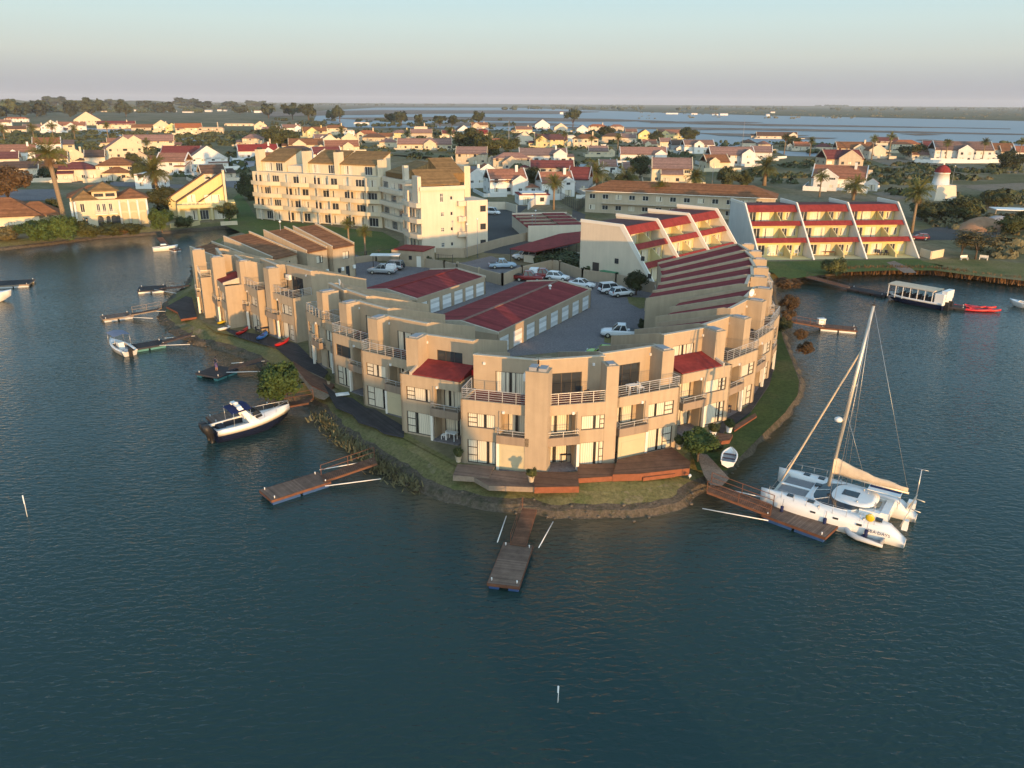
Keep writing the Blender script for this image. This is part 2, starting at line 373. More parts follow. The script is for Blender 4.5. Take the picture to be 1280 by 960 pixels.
for i in range(len(shore)):
    r = random.Random(i); in1[i].z = .85 + r.uniform(-.1, .1); in2[i].z = GZ
out0 = offset_line(shore, -1.5)
for p in out0: p.z = -.6
FAR = 20000
land_poly = in2 + [Vector((900, 150, GZ)), Vector((FAR, 400, GZ)), Vector((FAR, FAR, GZ)), Vector((-FAR, FAR, GZ)), Vector((-FAR, 400, GZ)), Vector((-500, 150, GZ))]
def fill(poly):
    return tessellate_polygon([[Vector((p[0], p[1], 0)) for p in poly]])
def sheet(name, poly, z, material, kind='structure', thick=0):
    b = MB(); pts = [(p[0], p[1], z) for p in poly]
    b.add(pts, fill(poly))
    if thick:
        n = len(pts)
        for i in range(n):
            a, c = pts[i], pts[(i+1) % n]
            b.quad((a[0], a[1], z-thick), (c[0], c[1], z-thick), c, a)
    return tag(b.build(name, material), kind=kind)
def gp(pix, z): return [G(a, c, z) for a, c in pix]

# --- ground materials (world position)
def ground_mat(name, cols, scale=.05, fine=1.2, bump=.5, rough=.95):
    m = bpy.data.materials.new(name); m.use_nodes = True
    N = m.node_tree.nodes; L = m.node_tree.links; b = N['Principled BSDF']
    b.inputs['Roughness'].default_value = rough; b.inputs['Specular IOR Level'].default_value = .1
    g = N.new('ShaderNodeNewGeometry')
    n1 = N.new('ShaderNodeTexNoise'); n1.inputs['Scale'].default_value = scale; n1.inputs['Detail'].default_value = 8; n1.inputs['Roughness'].default_value = .62; L.new(g.outputs['Position'], n1.inputs['Vector'])
    rp = N.new('ShaderNodeValToRGB'); e = rp.color_ramp.elements
    k = len(cols)
    e[0].position = .3; e[0].color = (*cols[0], 1); e[1].position = .7; e[1].color = (*cols[-1], 1)
    for i in range(1, k-1):
        x = e.new(.3+.4*i/(k-1)); x.color = (*cols[i], 1)
    L.new(n1.outputs['Fac'], rp.inputs['Fac'])
    n2 = N.new('ShaderNodeTexNoise'); n2.inputs['Scale'].default_value = fine; n2.inputs['Detail'].default_value = 6; n2.inputs['Roughness'].default_value = .7; L.new(g.outputs['Position'], n2.inputs['Vector'])
    mr = N.new('ShaderNodeMapRange'); mr.inputs['From Min'].default_value = .3; mr.inputs['From Max'].default_value = .7; mr.inputs['To Min'].default_value = .6; mr.inputs['To Max'].default_value = 1.35; L.new(n2.outputs['Fac'], mr.inputs['Value'])
    hs = N.new('ShaderNodeHueSaturation'); L.new(rp.outputs['Color'], hs.inputs['Color']); L.new(mr.outputs[0], hs.inputs['Value']); L.new(hs.outputs['Color'], b.inputs['Base Color'])
    bp = N.new('ShaderNodeBump'); bp.inputs['Strength'].default_value = bump; bp.inputs['Distance'].default_value = .15; L.new(n2.outputs['Fac'], bp.inputs['Height']); L.new(bp.outputs['Normal'], b.inputs['Normal'])
    return m
M['land'] = ground_mat('scrubland', [(.078, .080, .034), (.14, .122, .056), (.235, .185, .115), (.095, .097, .042)], .02, .6)
M['lawn'] = ground_mat('dry_lawn', [(.10, .115, .036), (.18, .155, .060), (.23, .18, .092)], .16, 3.0, .35)
M['green'] = ground_mat('shade_toned_lawn', [(.042, .064, .020), (.060, .080, .025), (.095, .092, .038)], .12, 3.0, .35)  # green grass, its colour darkened for the shade over the right arm lawn
M['green2'] = ground_mat('sun_toned_lawn', [(.070, .105, .030), (.10, .125, .036), (.13, .125, .05)], .12, 3.0, .35)  # brighter copy of the green, sunlight put into its colour
M['verge'] = ground_mat('worn_verge', [(.10, .115, .040), (.165, .145, .068), (.135, .128, .052), (.24, .19, .125)], .4, 3.5, .6)
M['soil'] = ground_mat('bare_soil', [(.20, .15, .11), (.26, .20, .145), (.13, .115, .06)], .35, 4.0, .5)
M['bank'] = ground_mat('stony_bank', [(.055, .055, .032), (.125, .10, .075), (.062, .060, .038)], .9, 4.0, 1.0)
M['paving'] = ground_mat('block_paving', [(.17, .15, .15), (.20, .178, .175), (.145, .13, .13)], .12, 4.0, .2)
M['asphalt'] = ground_mat('asphalt', [(.075, .072, .070), (.10, .095, .09)], .1, 4.0, .2)
M['path'] = ground_mat('brick_path', [(.22, .16, .12), (.28, .21, .16)], .8, 6.0, .4)
M['mud'] = ground_mat('mudflat', [(.19, .14, .105), (.27, .20, .155), (.15, .12, .085)], .004, .05, .1)
M['field'] = ground_mat('far_field', [(.10, .105, .045), (.17, .145, .075), (.08, .088, .038)], .006, .05, .1)

lb = MB(); n = len(land_poly)
lb.add([tuple(p) for p in land_poly], fill(land_poly), 0)
tag(lb.build('terrain', M['land']), kind='structure')
bb = MB()
# stony bank: finely divided so the water's edge wanders
def dense(line, step):
    out = []
    for a, c in zip(line[:-1], line[1:]):
        k = max(1, int((c-a).length/step))
        for i in range(k): out.append(a.lerp(c, i/k))
    out.append(line[-1]); return out
ds = dense(shore, .8)
for p in ds:
    pass
d1 = offset_line(ds, .45); d2 = offset_line(ds, 1.15); d3 = offset_line(ds, 4.0); d0 = offset_line(ds, -1.4); dm = offset_line(ds, .05)
for i in range(len(ds)):
    q = ds[i]*.45
    w = noise.noise(q)
    w2 = noise.noise(q*3.1)
    for arr, k, z, zr in ((d0, .2, -.5, .05), (dm, .45, .05, .10), (d1, .4, .48, .16), (d2, .5, .66, .07), (d3, .0, GZ+.012, 0)):
        p = arr[i]; t = (ds[min(i+1, len(ds)-1)]-ds[max(i-1, 0)]).normalized(); nn = Vector((-t.y, t.x, 0))
        arr[i] = Vector((p.x, p.y, 0)) + nn*k*(w+.5*w2) + Vector((0, 0, z+zr*w2))
for L_ in (d0, dm, d1, d2): pass
rows = [d0, dm, d1, d2]
for a in range(3):
    A, B = rows[a], rows[a+1]; o = len(bb.v)
    bb.add([tuple(p) for p in A]+[tuple(p) for p in B], [(i, i+1, len(A)+i+1, len(A)+i) for i in range(len(A)-1)], 0, True)
tag(bb.build('bank', M['bank']), kind='structure')
bb = MB(); A, B = d2, d3
mid = [a.lerp(c, .45)+Vector((0, 0, .12+.08*noise.noise(a*.3))) for a, c in zip(A, B)]
for kk, (P_, Q_) in enumerate(((A, mid), (mid, B))): bb.add([tuple(p) for p in P_]+[tuple(p) for p in Q_], [(i, i+1, len(A)+i+1, len(A)+i) for i in range(len(A)-1)], 1-kk, True)
tag(bb.build('lawn', [M['lawn'], M['verge']]), kind='structure')

# stones along the water's edge: countless
rs_ = random.Random(12); sb_ = MB()
for i in range(620):
    k = min(len(ds)-60, max(90, int(rs_.choice((140, 175, 205, 228, 250, 275, 300, 330))+rs_.gauss(0, 14)))); p = dm[k].lerp(d2[k], rs_.random()**1.6); s = rs_.uniform(.05, .2)*(1.5 if rs_.random() < .08 else 1)
    c = (p.x+rs_.gauss(0, .3), p.y+rs_.gauss(0, .3), p.z+s*.1); n6 = 6; rings = []
    for a in range(4):
        th_ = math.pi*(.12+.76*a/3); rings.append([(c[0]+s*rs_.uniform(.8, 1.2)*math.sin(th_)*math.cos(2*math.pi*j/n6), c[1]+s*rs_.uniform(.8, 1.2)*math.sin(th_)*math.sin(2*math.pi*j/n6), c[2]-s*.6*math.cos(th_)) for j in range(n6)])
    sb_.loft(rings, smooth=False)
tag(sb_.build('shore_stones', M['darkstone']), 'loose stones along the water edge of the peninsula', 'stones', kind='stuff')
# --- water: near grid carries how shallow it is, the rest is one sheet
def water_mat():
    m = bpy.data.materials.new('canal_water'); m.use_nodes = True
    N = m.node_tree.nodes; L = m.node_tree.links; b = N['Principled BSDF']
    b.inputs['Roughness'].default_value = .09; b.inputs['IOR'].default_value = 1.33; b.inputs['Specular IOR Level'].default_value = .5
    g = N.new('ShaderNodeNewGeometry'); at = N.new('ShaderNodeAttribute'); at.attribute_name = 'shallow'
    nz = N.new('ShaderNodeTexNoise'); nz.inputs['Scale'].default_value = .35; nz.inputs['Detail'].default_value = 4; L.new(g.outputs['Position'], nz.inputs['Vector'])
    mu = N.new('ShaderNodeMath'); mu.operation = 'MULTIPLY_ADD'; mu.inputs[1].default_value = .5; L.new(nz.outputs['Fac'], mu.inputs[0]); mu.inputs[2].default_value = -.25
    ad = N.new('ShaderNodeMath'); ad.operation = 'ADD'; ad.use_clamp = True; L.new(at.outputs['Fac'], ad.inputs[0]); L.new(mu.outputs[0], ad.inputs[1])
    ml = N.new('ShaderNodeMath'); ml.operation = 'MULTIPLY'; L.new(ad.outputs[0], ml.inputs[0]); L.new(at.outputs['Fac'], ml.inputs[1])
    mx = N.new('ShaderNodeMix'); mx.data_type = 'RGBA'; L.new(ml.outputs[0], mx.inputs['Factor'])
    mx.inputs[6].default_value = (.022, .0475, .0435, 1); mx.inputs[7].default_value = (.115, .085, .045, 1)
    L.new(mx.outputs[2], b.inputs['Base Color'])
    mp = N.new('ShaderNodeMapping'); mp.inputs['Rotation'].default_value = (0, 0, R(-14)); mp.inputs['Scale'].default_value = (.6, 1.35, 1); L.new(g.outputs['Position'], mp.inputs['Vector'])
    w1 = N.new('ShaderNodeTexNoise'); w1.inputs['Scale'].default_value = 1.9; w1.inputs['Detail'].default_value = 2; w1.inputs['Distortion'].default_value = .5; L.new(mp.outputs[0], w1.inputs['Vector'])
    w2 = N.new('ShaderNodeTexNoise'); w2.inputs['Scale'].default_value = 5.0; w2.inputs['Detail'].default_value = 2; L.new(mp.outputs[0], w2.inputs['Vector'])
    w3 = N.new('ShaderNodeTexNoise'); w3.inputs['Scale'].default_value = .06; w3.inputs['Detail'].default_value = 3; L.new(g.outputs['Position'], w3.inputs['Vector'])
    am = N.new('ShaderNodeMapRange'); am.inputs['From Min'].default_value = .35; am.inputs['From Max'].default_value = .65; am.inputs['To Min'].default_value = .6; am.inputs['To Max'].default_value = 1.0; L.new(w3.outputs['Fac'], am.inputs['Value'])
    b1 = N.new('ShaderNodeBump'); b1.inputs['Distance'].default_value = .125; L.new(w1.outputs['Fac'], b1.inputs['Height']); L.new(am.outputs[0], b1.inputs['Strength'])
    b2 = N.new('ShaderNodeBump'); b2.inputs['Distance'].default_value = .03; b2.inputs['Strength'].default_value = .8; L.new(w2.outputs['Fac'], b2.inputs['Height']); L.new(b1.outputs[0], b2.inputs['Normal'])
    L.new(b2.outputs[0], b.inputs['Normal'])
    return m
M['water'] = water_mat()
def lagoon_mat():
    m = bpy.data.materials.new('lagoon_water'); m.use_nodes = True
    N = m.node_tree.nodes; L = m.node_tree.links; b = N['Principled BSDF']
    b.inputs['Base Color'].default_value = (.19, .22, .25, 1); b.inputs['Roughness'].default_value = .34; b.inputs['IOR'].default_value = 1.33
    return m
M['lagoon'] = lagoon_mat()
X0, X1, Y0, Y1, ST = -150, 170, 18, 300, 2.0
nx, ny = int((X1-X0)/ST)+1, int((Y1-Y0)/ST)+1
seg = [(shore[i], shore[i+1]) for i in range(len(shore)-1)]
wv = []; wa = []
for j in range(ny):
    for i in range(nx):
        p = Vector((X0+i*ST, Y0+j*ST, 0)); best = 1e9
        for a, c in seg:
            dx, dy = c.x-a.x, c.y-a.y
            t = ((p.x-a.x)*dx+(p.y-a.y)*dy)/(dx*dx+dy*dy); t = 0 if t < 0 else 1 if t > 1 else t
            d = (a.x+t*dx-p.x)**2+(a.y+t*dy-p.y)**2
            if d < best: best = d
        wv.append((p.x, p.y, 0)); wa.append(max(0., 1-math.sqrt(best)/6.5)**1.3)
wm = bpy.data.meshes.new('water')
o = len(wv); XE = [(-FAR, -600), (FAR, -600), (FAR, 420), (-FAR, 420)]
wf = [(j*nx+i, j*nx+i+1, (j+1)*nx+i+1, (j+1)*nx+i) for j in range(ny-1) for i in range(nx-1)]
ring = [(X0, Y0), (X1, Y0), (X1, Y1), (X0, Y1)]
wv += [(a, c, 0) for a, c in XE] + [(a, c, 0) for a, c in ring]; wa += [0]*8
wf += [(o, o+1, o+5, o+4), (o+1, o+2, o+6, o+5), (o+2, o+3, o+7, o+6), (o+3, o, o+4, o+7)]
wm.from_pydata(wv, [], wf); wm.materials.append(M['water'])
at = wm.attributes.new('shallow', 'FLOAT', 'POINT'); at.data.foreach_set('value', wa)
tag(link('water', wm), kind='structure')

# --- lagoon, salt pans and mudflats far behind
LZ = GZ+.5
lag = [(392,151),(398,139),(470,134.5),(640,134.5),(800,140),(960,144.5),(1110,147.5),(1400,154),(1400,197),(1290,191),(1180,187),(1100,185),(1040,180),(1000,177),(975,178),(955,183),(900,187),(868,184),(852,172),(800,166),(640,163.5),(540,160),(430,159)]
tag(sheet('lagoon', gp(lag, LZ), LZ, M['lagoon']), kind='structure')
muds = [[(330,140),(480,137.5),(640,138),(760,139.5),(700,142.5),(560,142),(420,144),(330,146)],
        [(400,147.5),(520,146),(640,146.5),(760,148.5),(840,151.5),(720,152),(560,150.5),(470,151)],
        [(470,155),(600,152.5),(690,154),(720,156.5),(640,158),(560,157.5)],
        [(700,158.5),(860,159),(1000,161),(1160,164.5),(1300,168),(1300,169),(1150,166.2),(980,163.4),(820,161.5),(700,160.5)],
        [(880,153.5),(1000,155.5),(1130,158),(1270,160.5),(1270,161.2),(1120,159.2),(960,157.5),(870,155)],
        [(800,152),(900,151.5),(960,153),(880,154.4),(820,154.2)],
        [(860,166),(960,167.5),(1010,169.5),(960,171.5),(900,169.5)],
        [(955,172),(1000,171.2),(1040,172.2),(1000,174)],
        [(1120,167),(1160,166.8),(1180,168.2),(1140,169)],[(1145,175),(1160,174.5),(1185,176),(1160,176.6)]]
for k, q in enumerate(muds):
    pts = gp(q, LZ+.25)
    out = []
    nq = len(pts)
    for i in range(nq):
        a, c = pts[i], pts[(i+1) % nq]
        for t in range(6):
            p = a.lerp(c, t/6); w = (p.length)*.006
            out.append(p + Vector((noise.noise(p*.01)*w*3, noise.noise(p*.013+Vector((9, 0, 0)))*w*2, 0)))
    sheet('mudflat', out, LZ+.25, M['mud'])
sheet('field', gp([(640,130.2),(800,131),(1000,132.4),(1400,135),(1400,152),(1110,147),(960,144),(800,139.5),(640,134)], LZ+.1), LZ+.1, M['field'])
sheet('field', gp([(-200,150),(0,151),(170,152),(330,156),(395,158),(395,166),(300,164),(140,160),(-200,158)], LZ), LZ, M['field'])
# canals between the houses
for q in ([(108,160),(150,158.5),(186,166),(172,172),(120,168)], [(215,176),(248,171.5),(262,173),(250,176.5)], [(288,198),(320,195),(318,207),(300,212),(285,205)],
          [(800,181),(848,178),(842,186),(812,190)], [(688,204),(760,206),(800,207),(796,213),(720,212)], [(965,188),(1030,192),(1040,196),(985,195)]):
    sheet('canal', gp(q, GZ+.12), GZ+.12, M['lagoon'])

# --- distant hills and the long low ridge on the horizon
hb = MB()
def ridge(name, x0, x1, y, h, seed, k=90, depth=1500):
    b = MB(); rows = [[], [], []]
    for i in range(k+1):
        x = lerp(x0, x1, i/k); e = math.sin(math.pi*i/k)**.6
        z = GZ + e*h*(.55+.45*noise.noise(Vector((i*.13+seed, seed, 0)))+.10*noise.noise(Vector((i*.5, seed, 3))))
        rows[0].append((x, y, GZ-1)); rows[1].append((x, y+depth*.4, max(GZ, z))); rows[2].append((x, y+depth, GZ-1))
    for a in range(2):
        b.add(rows[a]+rows[a+1], [(i, i+1, k+2+i, k+1+i) for i in range(k)], 0, True)
    return tag(b.build(name, M['field']), kind='structure')
ridge('hills', -4100, -1900, 4900, 72, 1.3, 60, 700)
ridge('hills', -12000, 12500, 9000, 22, 4.1, 140, 900)
# bare soil patches in the open field on the right
for q in ([(1010,212),(1100,206),(1150,210),(1120,216),(1050,219)], [(1200,232),(1290,228),(1290,236),(1230,240)], [(1100,196.5),(1180,205),(1160,208),(1090,201)], [(1170,252),(1290,262),(1290,267),(1190,258)], [(1090,242),(1120,236),(1150,244),(1120,250)]):
    sheet('field', gp(q, GZ+.06), GZ+.06, M['soil'])
# --- peninsula surfaces
court = [(560,397),(622,447),(700,440),(760,442),(830,428),(850,400),(822,386),(822,360),(728,345),(690,338),(640,330),(614,320),(580,328),(530,330),(470,330),(441,348),(420,372),(500,385)]
sheet('pavement', gp(court, GZ+.03), GZ+.03, M['paving'])
sheet('pavement', gp([(444,318),(510,340),(560,396),(430,372),(437,345)], GZ+.034), GZ+.034, M['paving'])
road = [(604,318),(650,312),(610,268),(640,259),(668,262),(690,270),(720,262),(726,300),(690,322),(634,330)]
sheet('road', gp([(605,316),(606,290),(604,268),(640,256),(660,258),(648,268),(646,284),(664,305),(640,318)], GZ+.04), GZ+.04, M['asphalt'])
sheet('road', gp([(664,305),(728,288),(726,302),(690,318),(640,322)], GZ+.044), GZ+.044, M['asphalt'])
sheet('road', gp([(716,262),(732,268),(726,292),(716,292),(714,275)], GZ+.036), GZ+.036, M['asphalt'])
# lawns: strip between the buildings and the bank
lawn_out = [i for i in range(len(SH)) if 14 <= i <= 50]
lo = offset_line(shore, 3.7)
lawn = [lo[i] for i in lawn_out]
inner = [(955,380),(955,470),(930,515),(895,540),(850,560),(775,585),(670,595),(575,585),(505,548),(456,512),(420,485),(387,455),(345,430),(270,415),(244,398),(246,370)]
lawn += gp(inner, GZ)
sheet('lawn', lawn, GZ+.02, M['lawn'])
sheet('lawn', gp([(973,398),(979,424),(990,452),(999,476),(997,494),(980,517),(955,541),(926,570),(908,588),(872,588),(862,560),(905,540),(940,508),(962,470),(966,430),(966,400)], GZ+.03), GZ+.03, M['green'])
sheet('lawn', gp([(950,327),(1148,324),(1180,334),(1170,338),(1110,338),(1060,340),(1008,346),(976,350),(968,342),(958,338)], GZ+.024), GZ+.024, M['green2'])
sheet('lawn', gp([(1150,326),(1200,322),(1290,330),(1290,352),(1205,343),(1170,338),(1180,332)], GZ+.028), GZ+.028, M['lawn'])
sheet('lawn', gp([(404,282),(478,290),(500,302),(492,318),(440,320),(445,345),(330,300),(300,290),(282,282),(276,262),(300,240),(322,274)], GZ+.026), GZ+.026, M['green2'])
sheet('lawn', gp([(756,419),(792,416),(802,424),(770,430),(755,428)], GZ+.04), GZ+.04, M['lawn'])
sheet('lawn', gp([(784,371),(806,372),(818,383),(800,386),(786,379)], GZ+.04), GZ+.04, M['lawn'])
if False: sheet('path', gp([(560,612),(600,618),(660,624),(720,626),(760,633),(720,637),(660,634),(600,629),(566,622)], GZ+.026), GZ+.026, M['soil'])
sheet('path', gp([(870,566),(884,568),(912,598),(902,608),(888,606),(880,594)], GZ+.05), GZ+.05, M['path'])
sheet('path', gp([(378,452),(402,470),(420,490),(405,500),(392,496),(380,478),(366,462)], GZ+.034), GZ+.034, M['soil'])
if False: sheet('path', gp([(392,496),(405,500),(440,545),(480,582),(540,612),(600,628),(650,632),(720,638),(800,636),(800,640),(720,644),(650,637),(590,634),(520,607),(470,576),(430,546),(402,518)], GZ+.03), GZ+.03, M['soil'])
sheet('path', gp([(1108,328),(1118,326),(1140,336),(1146,341),(1130,341)], GZ+.034), GZ+.034, M['path'])
sheet('road', gp([(1140,300),(1142,290),(1200,277),(1260,285),(1245,296),(1190,300)], GZ+.03), GZ+.03, M['asphalt'])
sheet('road', gp([(1020,193),(1280,214),(1280,217),(1100,206),(1000,197)], GZ+.05), GZ+.05, M['soil'])
for q in ([(90,168),(130,172),(230,180),(380,196),(540,200),(540,196),(380,188),(230,174)], [(0,178),(100,182),(140,186),(140,194),(60,196),(0,192)], [(470,192),(600,190),(760,196),(900,190),(960,194),(900,199),(700,203),(560,202)],
          [(950,196),(1030,195),(1010,214),(960,222),(930,215)], [(1030,205),(1090,200),(1130,215),(1080,222)]):
    sheet('field', gp(q, GZ+.08), GZ+.08, M['field'])
for q in ([(0,238),(70,236),(75,250),(0,252)], [(120,226),(250,232),(250,236),(120,232)], [(560,206),(700,213),(700,217),(560,211)], [(245,207),(305,222),(300,236),(262,230)]):
    sheet('road', gp(q, GZ+.1), GZ+.1, M['paving'])
# ================================================================== WINDOWS, RAILINGS (shared meshes)
_wc = {}
def win_mesh(w, h, style='plain', fm='frame', gm='glass'):
    key = (round(w, 2), round(h, 2), style, fm, gm)
    if key in _wc: return _wc[key]
    f = MB(); t = .07; D = .06
    f.box(-w/2, w/2, -D/2, D/2, 0, t); f.box(-w/2, w/2, -D/2, D/2, h-t, h)
    f.box(-w/2, -w/2+t, -D/2, D/2, t, h-t); f.box(w/2-t, w/2, -D/2, D/2, t, h-t)
    if style == 'casement':                      # narrow side light with bars, then the wide pane
        x = -w/2 + w*.34
        f.box(x-t/2, x+t/2, -D/2, D/2, t, h-t)
        for k in (1, 2): f.box(-w/2+t, x-t/2, -D/2, D/2, h*k/3-t/2, h*k/3+t/2)
    elif style == 'casement_r':
        x = w/2 - w*.34
        f.box(x-t/2, x+t/2, -D/2, D/2, t, h-t)
        for k in (1, 2): f.box(x+t/2, w/2-t, -D/2, D/2, h*k/3-t/2, h*k/3+t/2)
    elif style == 'sliding':
        n = max(2, round(w/.85))
        for k in range(1, n):
            x = -w/2 + w*k/n; f.box(x-t/2, x+t/2, -D/2, D/2, t, h-t)
    elif style == 'cross':
        f.box(-t/2, t/2, -D/2, D/2, t, h-t); f.box(-w/2+t, -t/2, -D/2, D/2, h*.6-t/2, h*.6+t/2); f.box(t/2, w/2-t, -D/2, D/2, h*.6-t/2, h*.6+t/2)
    elif style == 'mid':
        f.box(-t/2, t/2, -D/2, D/2, t, h-t)
    me = bpy.data.meshes.new('window'); me.from_pydata(f.v, [], f.f); me.materials.append(M[fm])
    p = bpy.data.meshes.new('pane'); a, c = w/2-t*.5, h-t*.5
    p.from_pydata([(-a, 0, t*.5), (a, 0, t*.5), (a, 0, c), (-a, 0, c)], [], [(0, 1, 2, 3)]); p.materials.append(M[gm])
    _wc[key] = (me, p); return _wc[key]
def window(parent, loc, rz, w, h, style='plain', fm='frame', gm='glass', name='window'):
    a, p = win_mesh(w, h, style, fm, gm)
    o = link(name, a, parent, loc, rz); link('pane', p, o)
    return o
def place_windows(parent, P, ud, holes, styles, depth=.12):
    """a window set back into each opening cut by MB.wall"""
    ud = Vector((ud[0], ud[1], 0)); nin = Vector((-ud.y, ud.x, 0)); rz = math.atan2(ud.y, ud.x)
    for h, s in zip(holes, styles):
        st, gm = s[0], s[1]; fm = s[2] if len(s) > 2 else 'frame'
        u = (h[0]+h[1])/2; p = Vector((P[0], P[1], 0)) + ud*u + nin*depth; p.z = h[2]
        window(parent, p, rz, h[1]-h[0], h[3]-h[2], st, fm, gm, 'sliding_door' if st == 'sliding' and h[3]-h[2] > 1.9 else 'window')
def railing(parent, pts, h=1.0, n=5, name='railing', m='rail', step=1.1, r=.022):
    b = MB()
    for a, c in zip(pts[:-1], pts[1:]):
        a = Vector(a); c = Vector(c); k = max(1, round((c-a).length/step))
        for i in range(k+1):
            p = a.lerp(c, i/k); b.beam(p, p+Vector((0, 0, h)), .05, .05)
        for j in range(n):
            z = Vector((0, 0, h*(j+1)/n - (.02 if j == n-1 else 0))); wdt = .055 if j == n-1 else .03
            b.beam(a+z, c+z, wdt, wdt)
    return b.build(name, M[m], parent)

# ================================================================== THE CRESCENT OF TOWNHOUSES
def townhouse(label, FL, theta, w, bal='R', top='terrace', tow='L', depth=12., roof='red', tower_y=(1.2, 3.0), tower_w=1.3, shutter=False,
              fin=.9, chimney=False, tower_ground=False, sx=.07, h1=5.9, h2=8.9, setb=3.0, rear=False, curt=True, dish=False, ac=False, hatch=False, fall=2.4, gable=False):
    """local axes: x along the front seen from the water, y inwards, z up"""
    t = thing('townhouse', label, 'townhouse', (FL[0], FL[1], GZ), -R(theta), 'townhouses of the crescent')
    mir = (bal == 'L')
    X = (lambda x: w-x) if mir else (lambda x: x)
    def rng(a, c): a, c = X(a), X(c); return (min(a, c), max(a, c))
    xl = lambda y: sx*y; xr = lambda y: w-sx*y
    split = w*.58
    b = MB()
    gwin = (.55, split-.45, .12, 2.3); fwin = (.6, split-.5, 3.45, 4.75)
    g0, g1 = rng(gwin[0], gwin[1]); f0_, f1_ = rng(fwin[0], fwin[1])
    holesF = [(g0, g1, gwin[2], gwin[3]), (f0_, f1_, fwin[2], fwin[3])]
    a, c = rng(0, split)
    b.wall((0, 0), (1, 0), a, c, 0, h1, holesF)
    cs = 'casement_r' if mir else 'casement'
    styF = [(cs, 'curtain'), (cs, 'curtain' if curt else 'glass')]
    a2, c2 = rng(split, w)
    b.wall((0, 0), (1, 0), a2, c2, 5.0, h1, [])
    # recess behind the balcony
    ry = 1.15
    hr0 = (a2+.35, c2-.3, .1, 2.25); hr1 = (a2+.3, c2-.35, 2.85, 4.9)
    b.wall((0, ry), (1, 0), a2, c2, 0, 5.0, [hr0, hr1])
    b.quad((a2, 0, 5.0), (c2, 0, 5.0), (c2, ry, 5.0), (a2, ry, 5.0))
    xs = X(split); b.quad((xs, 0, 0), (xs, ry, 0), (xs, ry, 5.0), (xs, 0, 5.0))
    xe = X(w);
    # the balcony end of the recess stays open above the patio on the outer side: short return wall
    b.quad((xe, .35, 0), (xe, ry, 0), (xe, ry, 5.0), (xe, .35, 5.0))
    # parapet round the terrace
    tz = h1-.55
    for (p0, p1) in (((0, .2), (w, .2)),):
        b.quad((0, .2, tz), (w, .2, tz), (w, .2, h1), (0, .2, h1)); b.quad((0, 0, h1), (w, 0, h1), (w, .2, h1), (0, .2, h1))
    # side walls with the party fins falling to the court
    zr = h2-fall
    for s, xf in ((1, xl), (-1, xr)):
        prof = [(0, 0), (0, h1), (setb, h1), (setb, h2), (setb+.9, h2), (depth, zr), (depth, 0)]
        if s == (1 if not mir else -1) or True:
            pass
        o1 = [(xf(y), y, z) for y, z in prof]; o2 = [(xf(y)+s*.22, y, z) for y, z in prof]
        k = len(prof)
        if (s == -1) == (not mir):                 # balcony side: leave the recess out of the lower front
            prof = [(.35, 5.0), (0, 5.0), (0, h1), (setb, h1), (setb, h2), (setb+.9, h2), (depth, zr), (depth, 0), (.35+.8, 0), (.35+.8, 5.0)]
            o1 = [(xf(y), y, z) for y, z in prof]; o2 = [(xf(y)+s*.22, y, z) for y, z in prof]; k = len(prof)
        b.add(o1+o2, [tuple(range(k)), tuple(range(k, 2*k))[::-1]] + [(i, (i+1) % k, k+(i+1) % k, k+i) for i in range(k)], 0)
    # setback storey
    sx0, sx1 = xl(setb), xr(setb)
    dr = rng(w*.36, w*.36+2.7); dr = (max(dr[0], sx0+.4), min(dr[1], sx1-.4))
    hs = (dr[0], dr[1], tz+.12, tz+2.3)
    b.wall((0, setb), (1, 0), sx0+.22, sx1-.22, tz, h2-.02, [hs])
    b.box(sx0+.2, sx1-.2, setb+.06, setb+.3, h2-.35, h2-.01)
    # rear wall
    rz0, rz1 = xl(depth), xr(depth)
    hb_ = [(lerp(rz0, rz1, .25), lerp(rz0, rz1, .25)+1.3, 3.6, 4.8), (lerp(rz0, rz1, .65), lerp(rz0, rz1, .65)+.6, 1.2, 2.0), (lerp(rz0, rz1, .3), lerp(rz0, rz1, .3)+1.0, .1, 2.15)]
    zroof = zr-fin
    b.wall((rz1, depth), (-1, 0), 0, rz1-rz0, 0, zroof, [(rz1-h[1], rz1-h[0], h[2], h[3]) for h in hb_])
    b.build('wall', M['tan'], t)
    # terrace floor or lean-to roof
    r = MB()
    if top == 'terrace':
        r.quad((.1, .2, tz+.03), (w-.1, .2, tz+.03), (w-.3, setb, tz+.03), (.3, setb, tz+.03))
        r.build('terrace_floor', M['decktop'], t)
    elif top == 'redfloor':
        r.quad((.1, .2, tz+.03), (w-.1, .2, tz+.03), (w-.3, setb, tz+.35), (.3, setb, tz+.35))
        r.build('terrace_floor', M['redtile'], t)
    else:
        q0, q1 = (1.25, w-.12) if not mir else (.12, w-1.25)
        r.side([(.12, h1+.02), (.12, h1+.1), (setb-.02, h1+.75), (setb-.02, h1+.02)], q0, q1)
        r.build('lean_to_roof', M['redflat'], t)
        cb = MB(); e0, e1 = (1.0, 1.22) if not mir else (w-1.22, w-1.0)
        cb.side([(.02, h1), (.02, h1+.3), (setb, h1+.98), (setb, h1)], e0, e1); cb.build('roof_kerb', M['coping'], t)
    rf = MB()
    ya = setb+.32; za = h2-fin*.55
    rf.add([(xl(ya)+.22, ya, za), (xr(ya)-.22, ya, za), (rz1-.22, depth-.02, zroof), (rz0+.22, depth-.02, zroof)], [(0, 1, 2, 3)])
    rf.build('roof', M[roof], t)
    cpb = MB(); cpb.box(sx0-.03, sx1+.03, setb-.05, setb+.36, h2, h2+.07); cpb.build('coping', M['coping'], t)
    # windows
    place_windows(t, (0, 0), (1, 0), holesF, styF)
